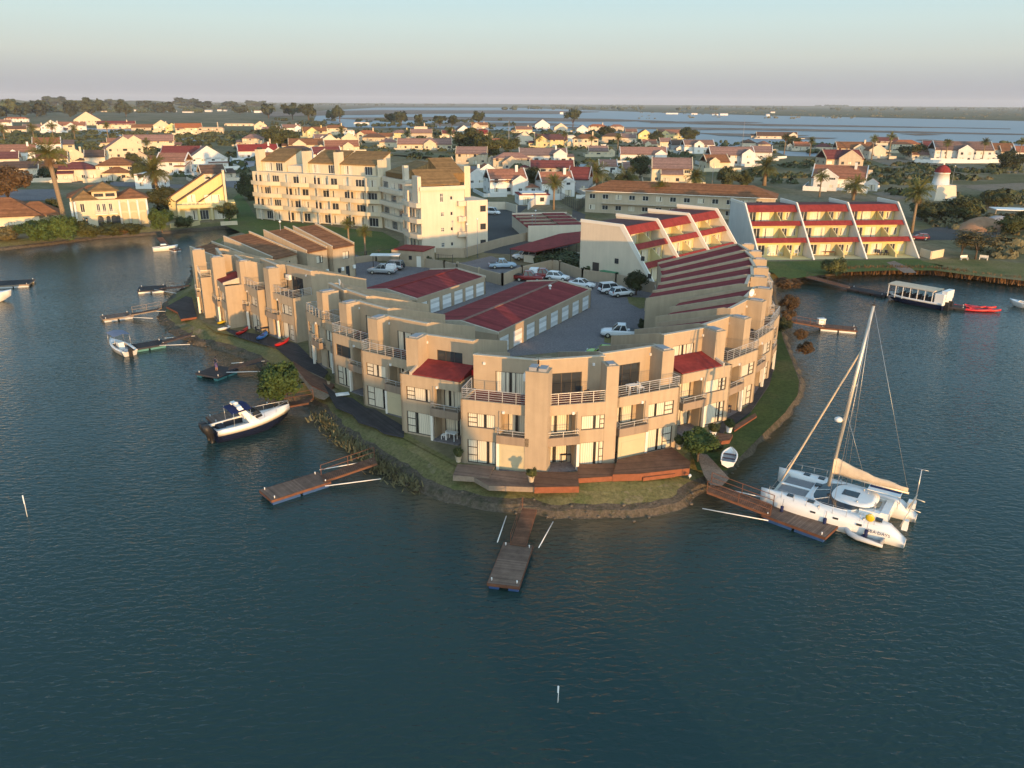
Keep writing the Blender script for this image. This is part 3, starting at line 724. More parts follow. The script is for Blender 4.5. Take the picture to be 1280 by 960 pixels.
    place_windows(t, (0, ry), (1, 0), [hr0, hr1], [('sliding', 'glass' if not curt else 'curtain'), ('sliding', 'curtain')])
    place_windows(t, (0, setb), (1, 0), [hs], [('sliding', 'curtain' if int(w*10) % 3 else 'glass')])
    place_windows(t, (rz1, depth), (-1, 0), [(rz1-h[1], rz1-h[0], h[2], h[3]) for h in hb_], [('mid', 'glass'), ('plain', 'glass'), ('plain', 'glass')])
    # tower
    if tow:
        tb = MB(); y0, y1 = tower_y
        q = (0.02, tower_w) if tow == 'L' else (w-tower_w, w-.02)
        tb.box(q[0], q[1], y0, y1+.1, (0 if tower_ground else tz), h2+.1)
        tb.box(q[0]+.25, q[1]-.25, y0+.25, y1-.3, h2+.1, h2+.22, 1)
        tb.build('tower', [M['tan'], M['grey']], t)
    if chimney:
        cb = MB(); cb.box(w-.35, w+1.55, -.55, 1.0, 0, h2+.2); cb.box(w-.12, w+.5, -.3, .7, h2+.2, h2+.5, 1); cb.box(w+.68, w+1.32, -.3, .7, h2+.2, h2+.45, 1)
        cb.build('chimney', [M['tan'], M['grey']], t)
    # railing on the parapet
    if top != 'lean':
        r0_ = 0.1 if tow != 'L' else (.1 if tower_y[0] > .5 else tower_w+.05)
        r1_ = w-.1
        railing(t, [(.1, setb-.2, h1), (.1, .1, h1), (w-.1, .1, h1), (w-.1, setb-.2, h1)])
    # balcony with its solid front and rail
    bb_ = MB(); fz0, fz1 = 2.45, 3.2; yb = -.55
    fx0, fx1 = a2+(.0 if not mir else 0), c2
    if not mir: fx0 -= .25
    else: fx1 += .25
    bb_.box(fx0, fx1, yb, yb+.14, fz0, fz1); bb_.box(fx0, fx0+.14, yb+.14, -.003, fz0, fz1); bb_.box(fx1-.14, fx1, yb+.14, -.003, fz0, fz1)
    bb_.box(fx0+.14, fx1-.14, yb+.14, ry, fz0, 2.75)
    bal_ = bb_.build('balcony', M['fascia'], t)
    railing(bal_, [(fx0+.07, -.02, fz1), (fx0+.07, yb+.07, fz1), (fx1-.07, yb+.07, fz1), (fx1-.07, -.02, fz1)], .5, 2, 'balcony_railing', step=1.2)
    pb = MB(); px = (fx0, fx0+.24) if not mir else (fx1-.24, fx1)
    pb.box(px[0], px[1], yb, yb+.24, -.02, fz0-.003); pb.build('pillar', M['wpaint'], t)
    fl = MB(); fl.box(a2, c2, -.6, ry, -.05, .09); fl.build('patio', M['paving'], t)
    if shutter:
        sb = MB(); sb.box(min(px[1], c2) if not mir else a2, c2 if not mir else px[0], yb+.08, yb+.2, .1, fz0-.01); sb.box(a2+.3, c2-.3, yb+.05, yb+.078, .6, 1.9)
        sb.build('patio_screen', M['infill'], t)
    # small fittings
    for (lx, ly, lz) in ((X(w*.2), setb-.1, h2-.75), (X(split+.25), -.06, 5.0)):
        q = MB(); q.box(lx-.1, lx+.1, ly-.06, ly+.1, lz, lz+.22); q.build('wall_lamp', M['lamp'], t)
    q = MB(); q.tube([(X(split-.12), -.05, .1), (X(split-.12), -.05, 5.2)], .05, 6); q.build('downpipe', M['tan2'], t)
    if ac:
        q = MB(); q.box(X(w*.86)-.45, X(w*.86)+.45, setb-.42, setb-.04, tz+1.75, tz+2.4); q.lathe([(.24, 0), (.24, .02), (.05, .03)], 10, 1, (X(w*.86), setb-.36, tz+2.05))
        q.build('air_conditioner', [M['whitep'], M['grey']], t)
    if dish: sat_dish(t, (X(.6), setb+.1, h2+.3), -R(20))
    return t
def sat_dish(parent, loc, rz):
    b = MB(); prof = [(0, 0), (.18, .02), (.34, .08), (.42, .14)]
    rings = []
    for r, d in prof: rings.append([(r*math.cos(2*math.pi*j/14), -.25+d*-1+ .0, .55+r*math.sin(2*math.pi*j/14)) for j in range(14)])
    b.loft(rings, 0, caps=False); b.tube([(0, 0, -.3), (0, 0, .3), (0, -.22, .55)], .03, 6, 1); b.beam((0, -.25, .3), (0, -.75, .5), .03, .03, 1)
    return b.build('satellite_dish', [M['whitep'], M['grey']], parent, loc, rz)

P2 = lambda px, py: G(px, py, GZ+.1)
UN = []
def unit(label, px, py, px2, py2, **k):
    """front line given by its two foot points in the photo, left then right"""
    a, c = P2(px, py), P2(px2, py2); d = c-a
    k.setdefault('w', d.length)
    w = k.pop('w'); th_ = k.pop('theta', None)
    if th_ is None: th_ = math.degrees(math.atan2(-d.y, d.x))
    if k.pop('fromright', False):
        dd = Vector((math.cos(R(th_)), -math.sin(R(th_)), 0)); a = c-dd*w
    t = townhouse(label, a, th_, w, **k); UN.append((t, a, th_, w)); return t
unit('tan tip townhouse with a broad twin flue chimney and red terrace floor', 577, 577, 656, 590, w=6.1, theta=15, bal='R', top='redfloor', tow=None, chimney=True, shutter=True, ac=True)
unit('tan townhouse right of the broad tip chimney with an open ground floor patio', 686, 590, 768, 579, w=6.3, theta=-13, fromright=True, bal='L', top='redfloor', tow='R', tower_y=(-.02, 1.4), tower_w=1.1, tower_ground=True)
unit('tan townhouse with cream screened patio above the long red edged deck', 768, 575, 842, 557, theta=-26, bal='L', top='terrace', tow='R', shutter=True, w=6.6)
unit('tan townhouse with a red lean-to roof right of the round patio bush', 846, 541, 899, 531, theta=-30, bal='L', top='lean', tow='R', w=6.4)
unit('tan townhouse with white upstairs blinds beside the white flower pots', 902, 521, 933, 504, theta=-44, bal='L', top='terrace', tow='R', w=6.0, fin=.5)
unit('tan townhouse with the large white satellite dish on its roof wall', 936, 491, 953, 474, theta=-54, bal='L', top='terrace', tow='R', w=6.2, dish=True, fin=.42)
unit('tan townhouse right of the dish with its white pillar over the grass', 956, 469, 966, 448, theta=-63, bal='L', top='terrace', tow='R', w=6.2, fin=.38)
# right arm, mostly behind, seen by their long red roofs
base = P2(967, 447); th0 = -70
p = Vector((base.x, base.y, 0)); p.x = 31.2; p.y = 94.2
labs = ['tan townhouse under the nearest, lowest long dark red roof of the right arm', 'tan townhouse under the second long dark red roof of the right arm',
        'tan townhouse under the middle dark red roof of the right arm', 'tan townhouse under the fourth dark red roof of the right arm behind the court tree', 'tan townhouse under the last dark red roof touching the white stepped block']
for i, l in enumerate(labs):
    th = th0 - 5*i
    townhouse(l, (p.x, p.y), th, 5.6, bal='L', top='terrace', tow='R', depth=15, fin=.32, sx=.02, fall=2.9, setb=2.6, h2=8.7+.12*i, tower_y=(.6, 2.4))
    p += Vector((math.cos(R(th)), -math.sin(R(th)), 0))*5.7 + Vector((.35, 0, 0))
# left arm
unit('tan townhouse with the large bright red lean-to roof just left of the tip', 503, 539, 573, 556, theta=24, bal='R', top='lean', tow='L', w=6.3)
unit('tan townhouse with a grey screened patio and railed terrace left of the red lean-to roof', 455, 505, 503, 522, theta=33, bal='R', top='terrace', tow='L', shutter=True, w=6.4)
unit('tan townhouse with a cream blind upstairs and a charcoal deck in front', 419, 478, 450, 492, theta=41, bal='R', top='terrace', tow='L', w=6.2, curt=False)
unit('tan townhouse with a full height tower above the brown boardwalk of the left arm', 403, 456, 421, 470, theta=48, bal='R', top='terrace', tow='L', tower_ground=True, tower_y=(-.05, 2.0), w=6.0, dish=True)
unit('narrow tan townhouse in the inner bend of the left arm with two small window rows', 387, 446, 402, 457, theta=56, bal='R', top='terrace', tow=None, w=5.2)
unit('tan townhouse with outdoor table on its corner terrace above the blue and red kayaks', 346, 423, 371, 428, theta=44, bal='L', top='terrace', tow='L', tower_ground=True, tower_y=(-.3, 1.2), w=6.3, fromright=True, ac=True)
unit('tan townhouse with plain side wall and small railed terrace, mid left end', 299, 412, 327, 416, theta=52, bal='L', top='terrace', tow='L', tower_ground=True, tower_y=(-.3, 1.2), w=6.2, fromright=True)
unit('tan townhouse with a small dark red lean-to roof above the yellow kayak', 262, 405, 287, 410, theta=58, bal='L', top='lean', tow='L', tower_ground=True, tower_y=(-.3, 1.3), w=6.2, fromright=True, roof='brown')
unit('tan townhouse at the far left water end with a tall blank tower', 225, 392, 257, 397, theta=64, bal='L', top='terrace', tow='L', tower_ground=True, tower_y=(-.3, 1.3), w=6.2, fromright=True, roof='brown')
# back of the left end: brown tiled roofs that fall to the court
def backhouse(label, E, F, wdir, w, L, hz, hr):
    """E: court-side eave corner on the ground (right, left as seen), roof rising away from the court"""
    t = thing('townhouse', label, 'townhouse', (E[0], E[1], GZ), wdir, 'brown roofed townhouses')
    b = MB(); holes = [(w*.45, w*.45+1.5, 3.4, 4.7), (w*.2, w*.2+.7, 1.1, 2.0), (w*.55, w*.55+.9, .1, 2.1)]
    b.wall((0, 0), (1, 0), 0, w, 0, hz, holes)
    for x in (0, w):
        s = .2 if x == 0 else -.2
        b.side([(0, 0), (0, hz+.35), (L, hr+.35), (L, 0)], x, x+s)
    b.wall((w, L), (-1, 0), 0, w, 0, hr)
    b.build('wall', M['tan'], t)
    place_windows(t, (0, 0), (1, 0), holes, [('mid', 'curtain'), ('plain', 'glass'), ('plain', 'glass')])
    r = MB(); r.side([(-.25, hz-.1), (-.25, hz+.05), (L-.1, hr+.05), (L-.1, hr-.1)], .22, w-.22); r.build('roof', M['brown'], t)
    c = MB()
    for x in (0, w): c.side([(-.03, hz+.36), (-.03, hz+.43), (L+.02, hr+.43), (L+.02, hr+.36)], min(x, x+(.24 if x == 0 else -.24))-.02, max(x, x+(.24 if x == 0 else -.24))+.02)
    c.build('coping', M['coping'], t)
    for q in (w*.38, w*.9):
        g = MB(); g.box(q-.25, q+.25, -.32, -.03, 1.5, 2.1); g.build('meter_box', M['whitep'], t)
    return t
backhouse('brown tiled townhouse at the right end of the row beside the lawn palms', (-31.2, 135.7), (0, 0), R(53.6), 5.2, 10.0, 5.6, 8.2)
backhouse('brown tiled townhouse second from the right in the row behind the left arm', (-34.6, 131.6), (0, 0), R(58), 4.9, 10.0, 5.6, 8.2)
backhouse('brown tiled townhouse with the widest dark roof, third from the right in the row', (-38.6, 125.6), (0, 0), R(64), 6.0, 10.0, 5.6, 8.2)
backhouse('brown tiled townhouse nearest the canal bend, its roof half hidden by its neighbours', (-41.6, 119.4), (0, 0), R(72), 5.4, 9.0, 5.4, 7.8)
# ================================================================== GARAGES IN THE COURT
def garage(label, A, B_, ndoor, depth, hw, ridge, strip=True):
    """A, B_: left and right foot of the door front as seen from the front"""
    d = B_-A; w = d.length; rz = math.atan2(d.y, d.x)
    t = thing('garage_block', label, 'garage', (A.x, A.y, GZ), rz)
    b = MB(); step = w/ndoor; holes = [(step*(i+.5)-1.22, step*(i+.5)+1.22, .03, 2.15) for i in range(ndoor)]
    b.wall((0, 0), (1, 0), 0, w, 0, hw, holes)
    b.side([(0, 0), (0, hw), (depth*.5, hw+ridge), (depth, hw), (depth, 0)], 0, .22); b.side([(0, 0), (0, hw), (depth*.5, hw+ridge), (depth, hw), (depth, 0)], w-.22, w)
    b.wall((w, depth), (-1, 0), 0, w, 0, hw)
    b.box(0, w, -.05, .2, hw-.002, hw+.22)
    b.build('wall', M['tan2'], t)
    r = MB(); r.side([(.2, hw+.02), (.2, hw+.12), (depth*.5, hw+ridge+.12), (depth*.5, hw+ridge+.02)], .2, w-.2); r.side([(depth+.1, hw+.02), (depth+.1, hw+.12), (depth*.5, hw+ridge+.12), (depth*.5, hw+ridge+.02)], .2, w-.2)
    r.build('roof', M['red'], t)
    g = MB(); g.box(.2, w-.2, depth*.5-.22, depth*.5+.22, hw+ridge+.1, hw+ridge+.2); g.build('ridge_cap', M['terra2'] if strip else M['redflat'], t)
    c = MB()
    for x in (-.03, w-.22):
        c.side([(-.06, hw), (-.06, hw+.3), (depth*.5, hw+ridge+.3), (depth+.06, hw+.3), (depth+.06, hw)], x, x+.25)
    c.build('gable_coping', M['coping'], t)
    me = None
    for h in holes:
        if me is None:
            q = MB(); q.box(-1.2, 1.2, 0, .05, 0, h[3]-h[2]-.01); o = q.build('garage_door', M['door'], t, ((h[0]+h[1])/2, .12, h[2])); me = o.data
        else: link('garage_door', me, t, ((h[0]+h[1])/2, .12, h[2]))
    return t
gl = garage('long garage with eight white doors under the nearest red sheet roof', P2(622, 444), P2(738, 384), 8, 11.0, 2.75, .75)
gr = garage('shorter garage with six white doors under a red sheet roof beside the silver off-roader', P2(521, 398), P2(607, 367), 6, 11.0, 2.75, .75, False)
v = MB(); v.lathe([(.16, 0), (.16, .5), (.26, .52), (.26, .7), (.05, .8)], 10); v.build('roof_vent', M['whitep'], gl, (23.0, 4.4, 3.3))

# ================================================================== TALL CREAM BLOCKS ACROSS THE COURT
def end_block():
    A, B_ = G(528, 317, GZ), G(577, 313, GZ); d = (B_-A).normalized()
    d = Vector((.89, .45, 0)).normalized()
    t = thing('apartment_block', 'tall cream apartment block with stair tower and golden brown roof behind the court hut', 'apartment block', (A.x, A.y, GZ), math.atan2(d.y, d.x))
    b = MB(); w, dp, h = 9.6, 11.0, 13.2; sh = 3.15
    holes = []; sty = []
    for k in range(4):
        z = k*sh
        holes += [(4.3, 5.0, z+1.0, z+1.9), (6.4, 7.0, z+1.1, z+1.9)]; sty += [('cross', 'glass', 'wframe'), ('plain', 'glass', 'wframe')]
    holes[6] = (4.2, 4.9, 10.2, 12.0)
    b.wall((0, 0), (1, 0), 0, w, 0, h-.6, holes)
    lh = []; ls = []
    for k in range(4):
        z = k*sh
        lh += [(.8, 3.6, z+.6, z+2.4), (4.0, 5.2, z+.2, z+2.3), (6, 8.6, z+.6, z+2.4)]; ls += [('sliding', 'curtain', 'wframe'), ('mid', 'glass', 'wframe'), ('sliding', 'glass', 'wframe')]
    # left front: runs back-left
    b.wall((0, 9.4), (0, -1), 0, 9.4, 0, h-.6, [(9.4-x[1], 9.4-x[0], x[2], x[3]) for x in lh])
    b.wall((w, 0), (0, 1), 0, dp, 0, h-.6); b.wall((w, dp), (-1, 0), 0, w, 0, h)
    b.build('wall', M['cream2'], t)
    place_windows(t, (0, 0), (1, 0), holes, sty); place_windows(t, (0, 9.4), (0, -1), [(9.4-x[1], 9.4-x[0], x[2], x[3]) for x in lh], ls)
    # stair tower
    s = MB(); th_ = 10.4; hs = [(3.0, 4.3, z, z+1.25) for z in (.9, 4.3, 8.0)]
    s.wall((w, -1.3), (1, 0), 0, 4.7, 0, th_, hs); s.quad((w, -1.3, 0), (w, 0, 0), (w, 0, th_), (w, -1.3, th_)); s.wall((w+4.7, -1.3), (0, 1), 0, 8, 0, th_); s.quad((w, -1.3, th_), (w+4.7, -1.3, th_), (w+4.7, 6.7, th_), (w, 6.7, th_))
    s.wall((w+4.7, 6.7), (-1, 0), 0, 4.7, 0, th_)
    s.build('stair_tower', M['cream2'], t); place_windows(t, (w, -1.3), (1, 0), hs, [('mid', 'glass')]*3)
    for k in range(3):
        q = MB(); q.box(w-1.7, w-.003, -.9, -.003, 3.0+k*3.15, 4.0+k*3.15); q.build('stair_landing', M['cream2'], t)
    for k in range(3):
        q = MB(); z = 2.95+k*3.15
        q.prism([(-.003, -.3), (-.003, 9.6), (-.9, 9.2), (-1.5, 6), (-1.5, 3), (-.9, .2)], z, z+.95); q.build('balcony', M['cream2'], t)
    p = MB(); p.box(-1.3, -.95, 4.2, 4.55, 0, 12.4); p.build('pillar', M['cream2'], t)
    # parapets and mono pitch roofs
    q = MB(); q.box(-.2, w+.1, -.25, .1, h-.6, h+.2); q.build('cornice', M['cream2'], t)
    r = MB(); r.side([(-.1, h+.35), (-.1, h+.6), (5.8, h+3.2), (5.8, h+.35)], .3, w-.9); r.build('roof', M['olive'], t)
    r = MB(); r.side([(4.9, h+.35), (4.9, h+2.2), (12.0, h+5.0), (12.0, h+.35)], 6.4, w+2.2); r.build('roof', M['olive'], t)
    c = MB(); c.box(-.5, .28, .2, 3.4, 9.4, h+2.2); c.build('chimney', M['cream2'], t)
    c = MB(); c.box(w+2.21, w+3.6, 5, 12.2, 9, h+3.6); c.build('side_wing', M['cream'], t)
    c = MB(); c.side([(6.5, 0), (6.5, h+.3), (12.0, h+5.2), (12, 0)], w+2.205, w+2.4); c.build('party_wall', M['cream'], t)
    return t
end_block()

def long_block():
    A, B_ = G(321, 273, GZ), G(478, 285, GZ); d = (B_-A); w = d.length; rz = math.atan2(d.y, d.x)
    t = thing('apartment_block', 'long cream apartment block with four storeys of curved balconies and brown pitched roofs', 'apartment block', (A.x, A.y, GZ), rz)
    sh = 3.05; h = 4*sh; dp = 12
    bays = [(0, 9.5), (9.7, 18.5), (18.7, 27.5), (27.7, w)]
    b = MB(); holes = []; sty = []
    for i, (x0, x1) in enumerate(bays):
        for k in range(4):
            z = k*sh
            n = 3
            for j in range(n):
                u = x0+.5+(x1-x0-1)*(j+.08)/n; e = x0+.5+(x1-x0-1)*(j+.84)/n
                holes.append((u, e, z+.15, z+2.3)); sty.append(('sliding', ('curtain', 'glass', 'curtain', 'glass')[(i+j+k) % 4], 'wframe'))
    b.wall((0, 0), (1, 0), 0, w, 0, h, holes)
    b.wall((0, dp), (0, -1), 0, dp, 0, h); b.wall((w, 0), (0, 1), 0, dp, 0, h); b.wall((w, dp), (-1, 0), 0, w, 0, h)
    b.quad((0, 0, h), (w, 0, h), (w, dp, h), (0, dp, h))
    b.build('wall', M['cream'], t); place_windows(t, (0, 0), (1, 0), holes, sty)
    for i, (x0, x1) in enumerate(bays):
        for k in range(1, 4):
            z = k*sh; off = 1.6 if k < 3 else 2.1
            n = 9; fr = [(lerp(x0, x1, j/(n-1)), -.05-off*math.sin(math.pi*(.12+.76*j/(n-1)))) for j in range(n)]
            q = MB(); q.prism(fr+[(x1, -.004), (x0, -.004)], z-.18, z-.02)
            o = len(q.v)
            for j in range(n-1):
                a, c = fr[j], fr[j+1]
                q.quad((a[0], a[1], z-.02), (c[0], c[1], z-.02), (c[0], c[1], z+.85), (a[0], a[1], z+.85)); q.quad((a[0], a[1]+.14, z-.02), (c[0], c[1]+.14, z-.02), (c[0], c[1]+.14, z+.85), (a[0], a[1]+.14, z+.85))
                q.quad((a[0], a[1], z+.85), (c[0], c[1], z+.85), (c[0], c[1]+.14, z+.85), (a[0], a[1]+.14, z+.85))
            q.build('balcony', M['cream'], t)
        for u in (.3, .72):
            p = MB(); x = lerp(x0, x1, u); p.box(x-.14, x+.14, -1.35, -1.07, 0, h-.2); p.build('pillar', M['cream2'], t)
    # penthouse storey set back with separate brown roofs
    for (x0, x1, hh) in ((1.5, 9, 2.5), (16.5, 25.5, 2.5), (26.2, 36.5, 2.5)):
        q = MB(); hs = [(x0+1.0, x0+3.4, h+.1, h+2.2), (x1-3.2, x1-1, h+.1, h+2.2)]
        q.wall((0, 2.5), (1, 0), x0, x1, h, h+hh, hs)
        q.add([(x0, 2.5, h), (x0, 2.5, h+hh), (x0, 9.5, h+5.2), (x0, 9.5, h)], [(0, 1, 2, 3)]); q.add([(x1, 2.5, h), (x1, 2.5, h+hh), (x1, 9.5, h+5.2), (x1, 9.5, h)], [(0, 1, 2, 3)])
        q.quad((x0, 9.5, h), (x1, 9.5, h), (x1, 9.5, h+5.2), (x0, 9.5, h+5.2))
        q.build('penthouse', M['cream'], t); place_windows(t, (0, 2.5), (1, 0), hs, [('sliding', 'curtain', 'wframe'), ('sliding', 'glass', 'wframe')])
        r = MB(); r.side([(2.2, h+hh-.12), (2.2, h+hh+.12), (9.6, h+5.45), (9.6, h+5.2)], x0-.1, x1+.1); r.build('roof', M['olive'], t)
        q = MB(); q.box(x0-1.3, x0-.12, 1.6, 4.2, h, h+5.4); q.box(x0-1.1, x0-.35, 2.2, 3.4, h+5.4, h+5.9, 1); q.build('chimney', [M['cream'], M['frame']], t)
        q = MB(); q.side([(2.5, h+hh), (4.2, h+hh), (9.6, h+5.7), (9.6, h+4.8)], x0-.12, x0+.14); q.build('gable_wall', M['cream'], t)
    q = MB(); q.box(w-1.2, w+.2, 1, 3, h, h+4); q.build('chimney', M['cream'], t)
    q = MB(); q.box(9.2, 15.6, 3, 9, h, h+1.6); q.build('roof_plant', M['cream2'], t)
    # wing that bends to the right, in the shade of its neighbour
    return t
long_block()
def shade_wing():
    A, B_ = G(478, 285, GZ), G(506, 292, GZ); A = A+Vector((.3, .8, 0)); d = Vector((.55, -.84, 0)).normalized(); w = 13.0
    t = thing('apartment_block', 'pale shaded apartment wing between the long cream block and the tall end block', 'apartment block', (A.x, A.y, GZ), math.atan2(d.y, d.x))
    b = MB(); holes = []; sty = []
    for k in range(4):
        for j in range(3):
            holes.append((.6+j*4.2, 3.6+j*4.2, k*3.05+.3, k*3.05+2.3)); sty.append(('sliding', 'glass' if (j+k) % 2 else 'curtain', 'wframe'))
    b.wall((0, 0), (1, 0), 0, w, 0, 12.4, holes); b.wall((w, 0), (0, 1), 0, 9, 0, 12.4); b.wall((w, 9), (-1, 0), 0, w, 0, 12.4); b.wall((0, 9), (0, -1), 0, 9, 0, 12.4); b.quad((0, 0, 12.4), (w, 0, 12.4), (w, 9, 12.4), (0, 9, 12.4))
    b.build('wall', M['cream2'], t); place_windows(t, (0, 0), (1, 0), holes, sty)
    for k in range(1, 4):
        q = MB(); q.box(.3, w-.3, -1.3, -.004, k*3.05-.15, k*3.05+.85); q.build('balcony', M['cream2'], t)
    r = MB(); r.side([(.4, 12.5), (.4, 13.6), (8.6, 16), (8.6, 12.5)], 1.5, w-3); r.build('roof', M['olive'], t)
    q = MB(); q.box(w-2.6, w-1.5, .6, 1.8, 12.4, 15.6); q.build('chimney', M['cream2'], t)
shade_wing()

# ================================================================== STEPPED BLOCKS WITH SLOPING FINS
def stepped(label, A, d, L, depth, hh, nb, sl, wallm, gable_win=False, cut=()):
    """A: left foot of the front, d: direction of the front seen left to right"""
    d = Vector((d[0], d[1], 0)).normalized(); rz = math.atan2(d.y, d.x)
    t = thing('stepped_block', label, 'apartment block', (A[0], A[1], GZ), rz, None)
    bw = L/nb; ys = lambda z: sl*z/hh
    fs = hh/3.25
    top = hh-1.05
    # fins / end walls
    for i in range(nb+1):
        x = i*bw; q = MB()
        q.side([(0, 0), (.72, 0), (ys(hh)+.72, hh-.02), (ys(hh)+.2, hh+.4), (ys(hh)-.05, hh+.4)], x-.145, x+.145)
        q.build('sloping_fin', M['wpaint'], t)
        e = MB(); e.side([(.7, 0), (ys(hh)+.7, hh), (depth, hh+.1), (depth, 0)], x-.12, x+.12)
        e.build('party_wall', M[wallm], t)
        q = MB(); q.side([(ys(hh)+.4, hh+.04), (ys(hh)+.1, hh+.5), (depth+.1, hh+.55), (depth+.1, hh+.0)], x-.18, x+.18); q.build('roof_kerb', M['wpaint'], t)
    for i in range(nb):
        x0, x1 = i*bw+.2, (i+1)*bw-.2
        w = MB(); hs_all = []
        for k in range(3):
            z0 = k*fs; yw = (ys(z0+fs+.9)+.7) if k < 2 else ys(z0+fs*.5)+2.9
            if k == 2: z1 = top+.1
            else: z1 = z0+fs+.6
            hs = [(x0+.4, x0+2.6, z0+.1, z0+2.25), (x0+3.2, x0+5.6, z0+.1, z0+2.25), (x1-3.6, x1-2.4, z0+.1, z0+2.2), (x1-1.9, x1-.5, z0+.6, z0+2.1)]
            w.wall((0, yw), (1, 0), x0, x1, z0, z1, hs)
            hs_all.append((yw, hs))
            yf = ys(z0+1)+.55 if k else .3
            w.quad((x0, yf, z0+.02), (x1, yf, z0+.02), (x1, yw, z0+.02), (x0, yw, z0+.02))
            mid = (x0+x1)/2+bw*.12                                             # low fin between the two flats of a bay
            w.side([(ys(z0)+1.3, z0), (ys(z0)+1.5, z0+.8), (yw-.4, z0+2.2), (yw-.01, z0+2.2), (yw-.01, z0)], mid-.1, mid+.1)
        w.build('wall', M['yellow' if wallm != 'cream' else 'cream'], t)
        for yw, hs in hs_all:
            place_windows(t, (0, yw), (1, 0), hs, [('sliding', 'glass', 'wframe'), ('sliding', 'curtain', 'wframe'), ('sliding', 'glass', 'wframe'), ('mid', 'curtain', 'wframe')])
        for k in (1, 2):                                                       # red sloped balcony fronts
            z = k*fs; q = MB(); a, c = ys(z-.08)+.35, ys(z+.78)+.35
            q.side([(a, z-.08), (c, z+.78), (c+.2, z+.78), (a+.35, z-.08)], x0, x1); o = q.build('balcony_front', M['redflat'], t)
        q = MB(); q.side([(ys(top-.25)+.3, top-.25), (ys(hh)+.35, hh), (ys(hh)+.6, hh), (ys(top-.25)+.6, top-.25)], x0, x1); q.build('roof_edge', M['redflat'], t)
        q = MB(); q.side([(ys(hh)+.38, hh-.12), (ys(hh)+.38, hh), (depth-.1, hh-.35), (depth-.1, hh-.55)], x0+.003, x1-.003); q.build('roof', M['maroon'], t)
    b = MB(); b.wall((L, depth), (-1, 0), 0, L, 0, hh-.4); b.build('rear_wall', M[wallm], t)
    return t
ws = stepped('cream stepped block with a big blank gable and red balcony fronts beside the court', (24.6, 131.6), (.68, .73), 32.0, 16.8, 9.4, 3, 7.6, 'cream2')
rs = stepped('white stepped block with red balcony fronts and four white fins facing the basin lawn', (49.6, 157.0), (.994, .11), 33.8, 18.5, 9.6, 3, 10.5, 'white')
for (yy, zz, ww, hh) in ((8.6, 3.0, .8, .9), (3.3, 1.0, .8, .9), (3.2, 4.2, .7, .8), (1.6, 1.4, .7, .8)):
    window(ws, (-.16, yy, zz), R(-90), ww, hh, 'cross')
q = MB(); q.box(-.2, -.141, 12.4, 13.8, 0, 2.6); q.build('door', M['frame'], ws)

# ================================================================== HOTEL-LIKE LONG BUILDING
def long_low():
    A, B_ = G(731, 265, GZ), G(965, 277, GZ); d = B_-A; w = d.length
    t = thing('long_building', 'long two storey sand building with a brown hipped roof behind the stepped blocks', 'building', (A.x, A.y, GZ), math.atan2(d.y, d.x))
    b = MB(); hs = []; st = []
    for k in range(2):
        for j in range(13):
            hs.append((1.2+j*3.8, 2.9+j*3.8, k*3+.9, k*3+2.2)); st.append(('mid', 'glass' if (j+k) % 3 else 'curtain', 'wframe'))
    b.wall((0, 0), (1, 0), 0, w, 0, 6.2, hs); b.wall((0, 11), (0, -1), 0, 11, 0, 6.2); b.wall((w, 0), (0, 1), 0, 11, 0, 6.2); b.wall((w, 11), (-1, 0), 0, w, 0, 6.2)
    b.build('wall', M['sand'], t); place_windows(t, (0, 0), (1, 0), hs, st)
    r = MB(); e = .7; r.add([(-e, -e, 6.1), (w+e, -e, 6.1), (w+e, 11+e, 6.1), (-e, 11+e, 6.1), (6, 5.5, 8.7), (w-6, 5.5, 8.7)], [(0, 1, 5, 4), (1, 2, 5), (2, 3, 4, 5), (3, 0, 4)]); r.build('roof', M['brown'], t)
    f = MB(); f.box(-e, w+e, -e-.05, -e+.06, 5.95, 6.12); f.build('fascia', M['wpaint'], t)
    f = MB(); f.box(5, w-1, -1.3, -.005, 2.75, 2.95); f.build('walkway', M['coping'], t)
long_low()

# ================================================================== SMALL GARAGES, CARPORT, HUT, WALLS
def small_garages():
    A, B_ = G(640, 284, GZ), G(660, 302, GZ)
    d = Vector((B_.x-A.x, B_.y-A.y, 0)).normalized()
    t = thing('garage_block', 'low pale garage block with red stepped roofs beside the white minibus lane', 'garage', (A.x, A.y, GZ), math.atan2(d.y, d.x))
    w = (B_-A).length
    b = MB(); r = MB(); n = 4
    for i in range(n):
        x0, x1 = w*i/n, w*(i+1)/n; dd = 14-i*.3
        h = 3.0
        b.wall((x0, 0), (1, 0), 0, x1-x0, 0, h); b.wall((x1, dd), (-1, 0), 0, x1-x0, 0, h+.4)
        for x in (x0, x1): b.box(x-.15, x+.15, 0, dd, 0, h+.55)
    b.wall((w, 0), (0, 1), 0, 14, 0, 3.4); b.build('wall', M['cream2'], t)
    for i in range(n):
        x0, x1 = w*i/n+.15, w*(i+1)/n-.15; q = MB()
        q.box(x0, x1, -.15, 7.4, 3.02, 3.12); q.build('roof', M['redflat'], t)
        q = MB(); q.box(x0, x1, 7.6, 13.2, 3.3, 3.4); q.build('roof', M['redflat'], t)
small_garages()
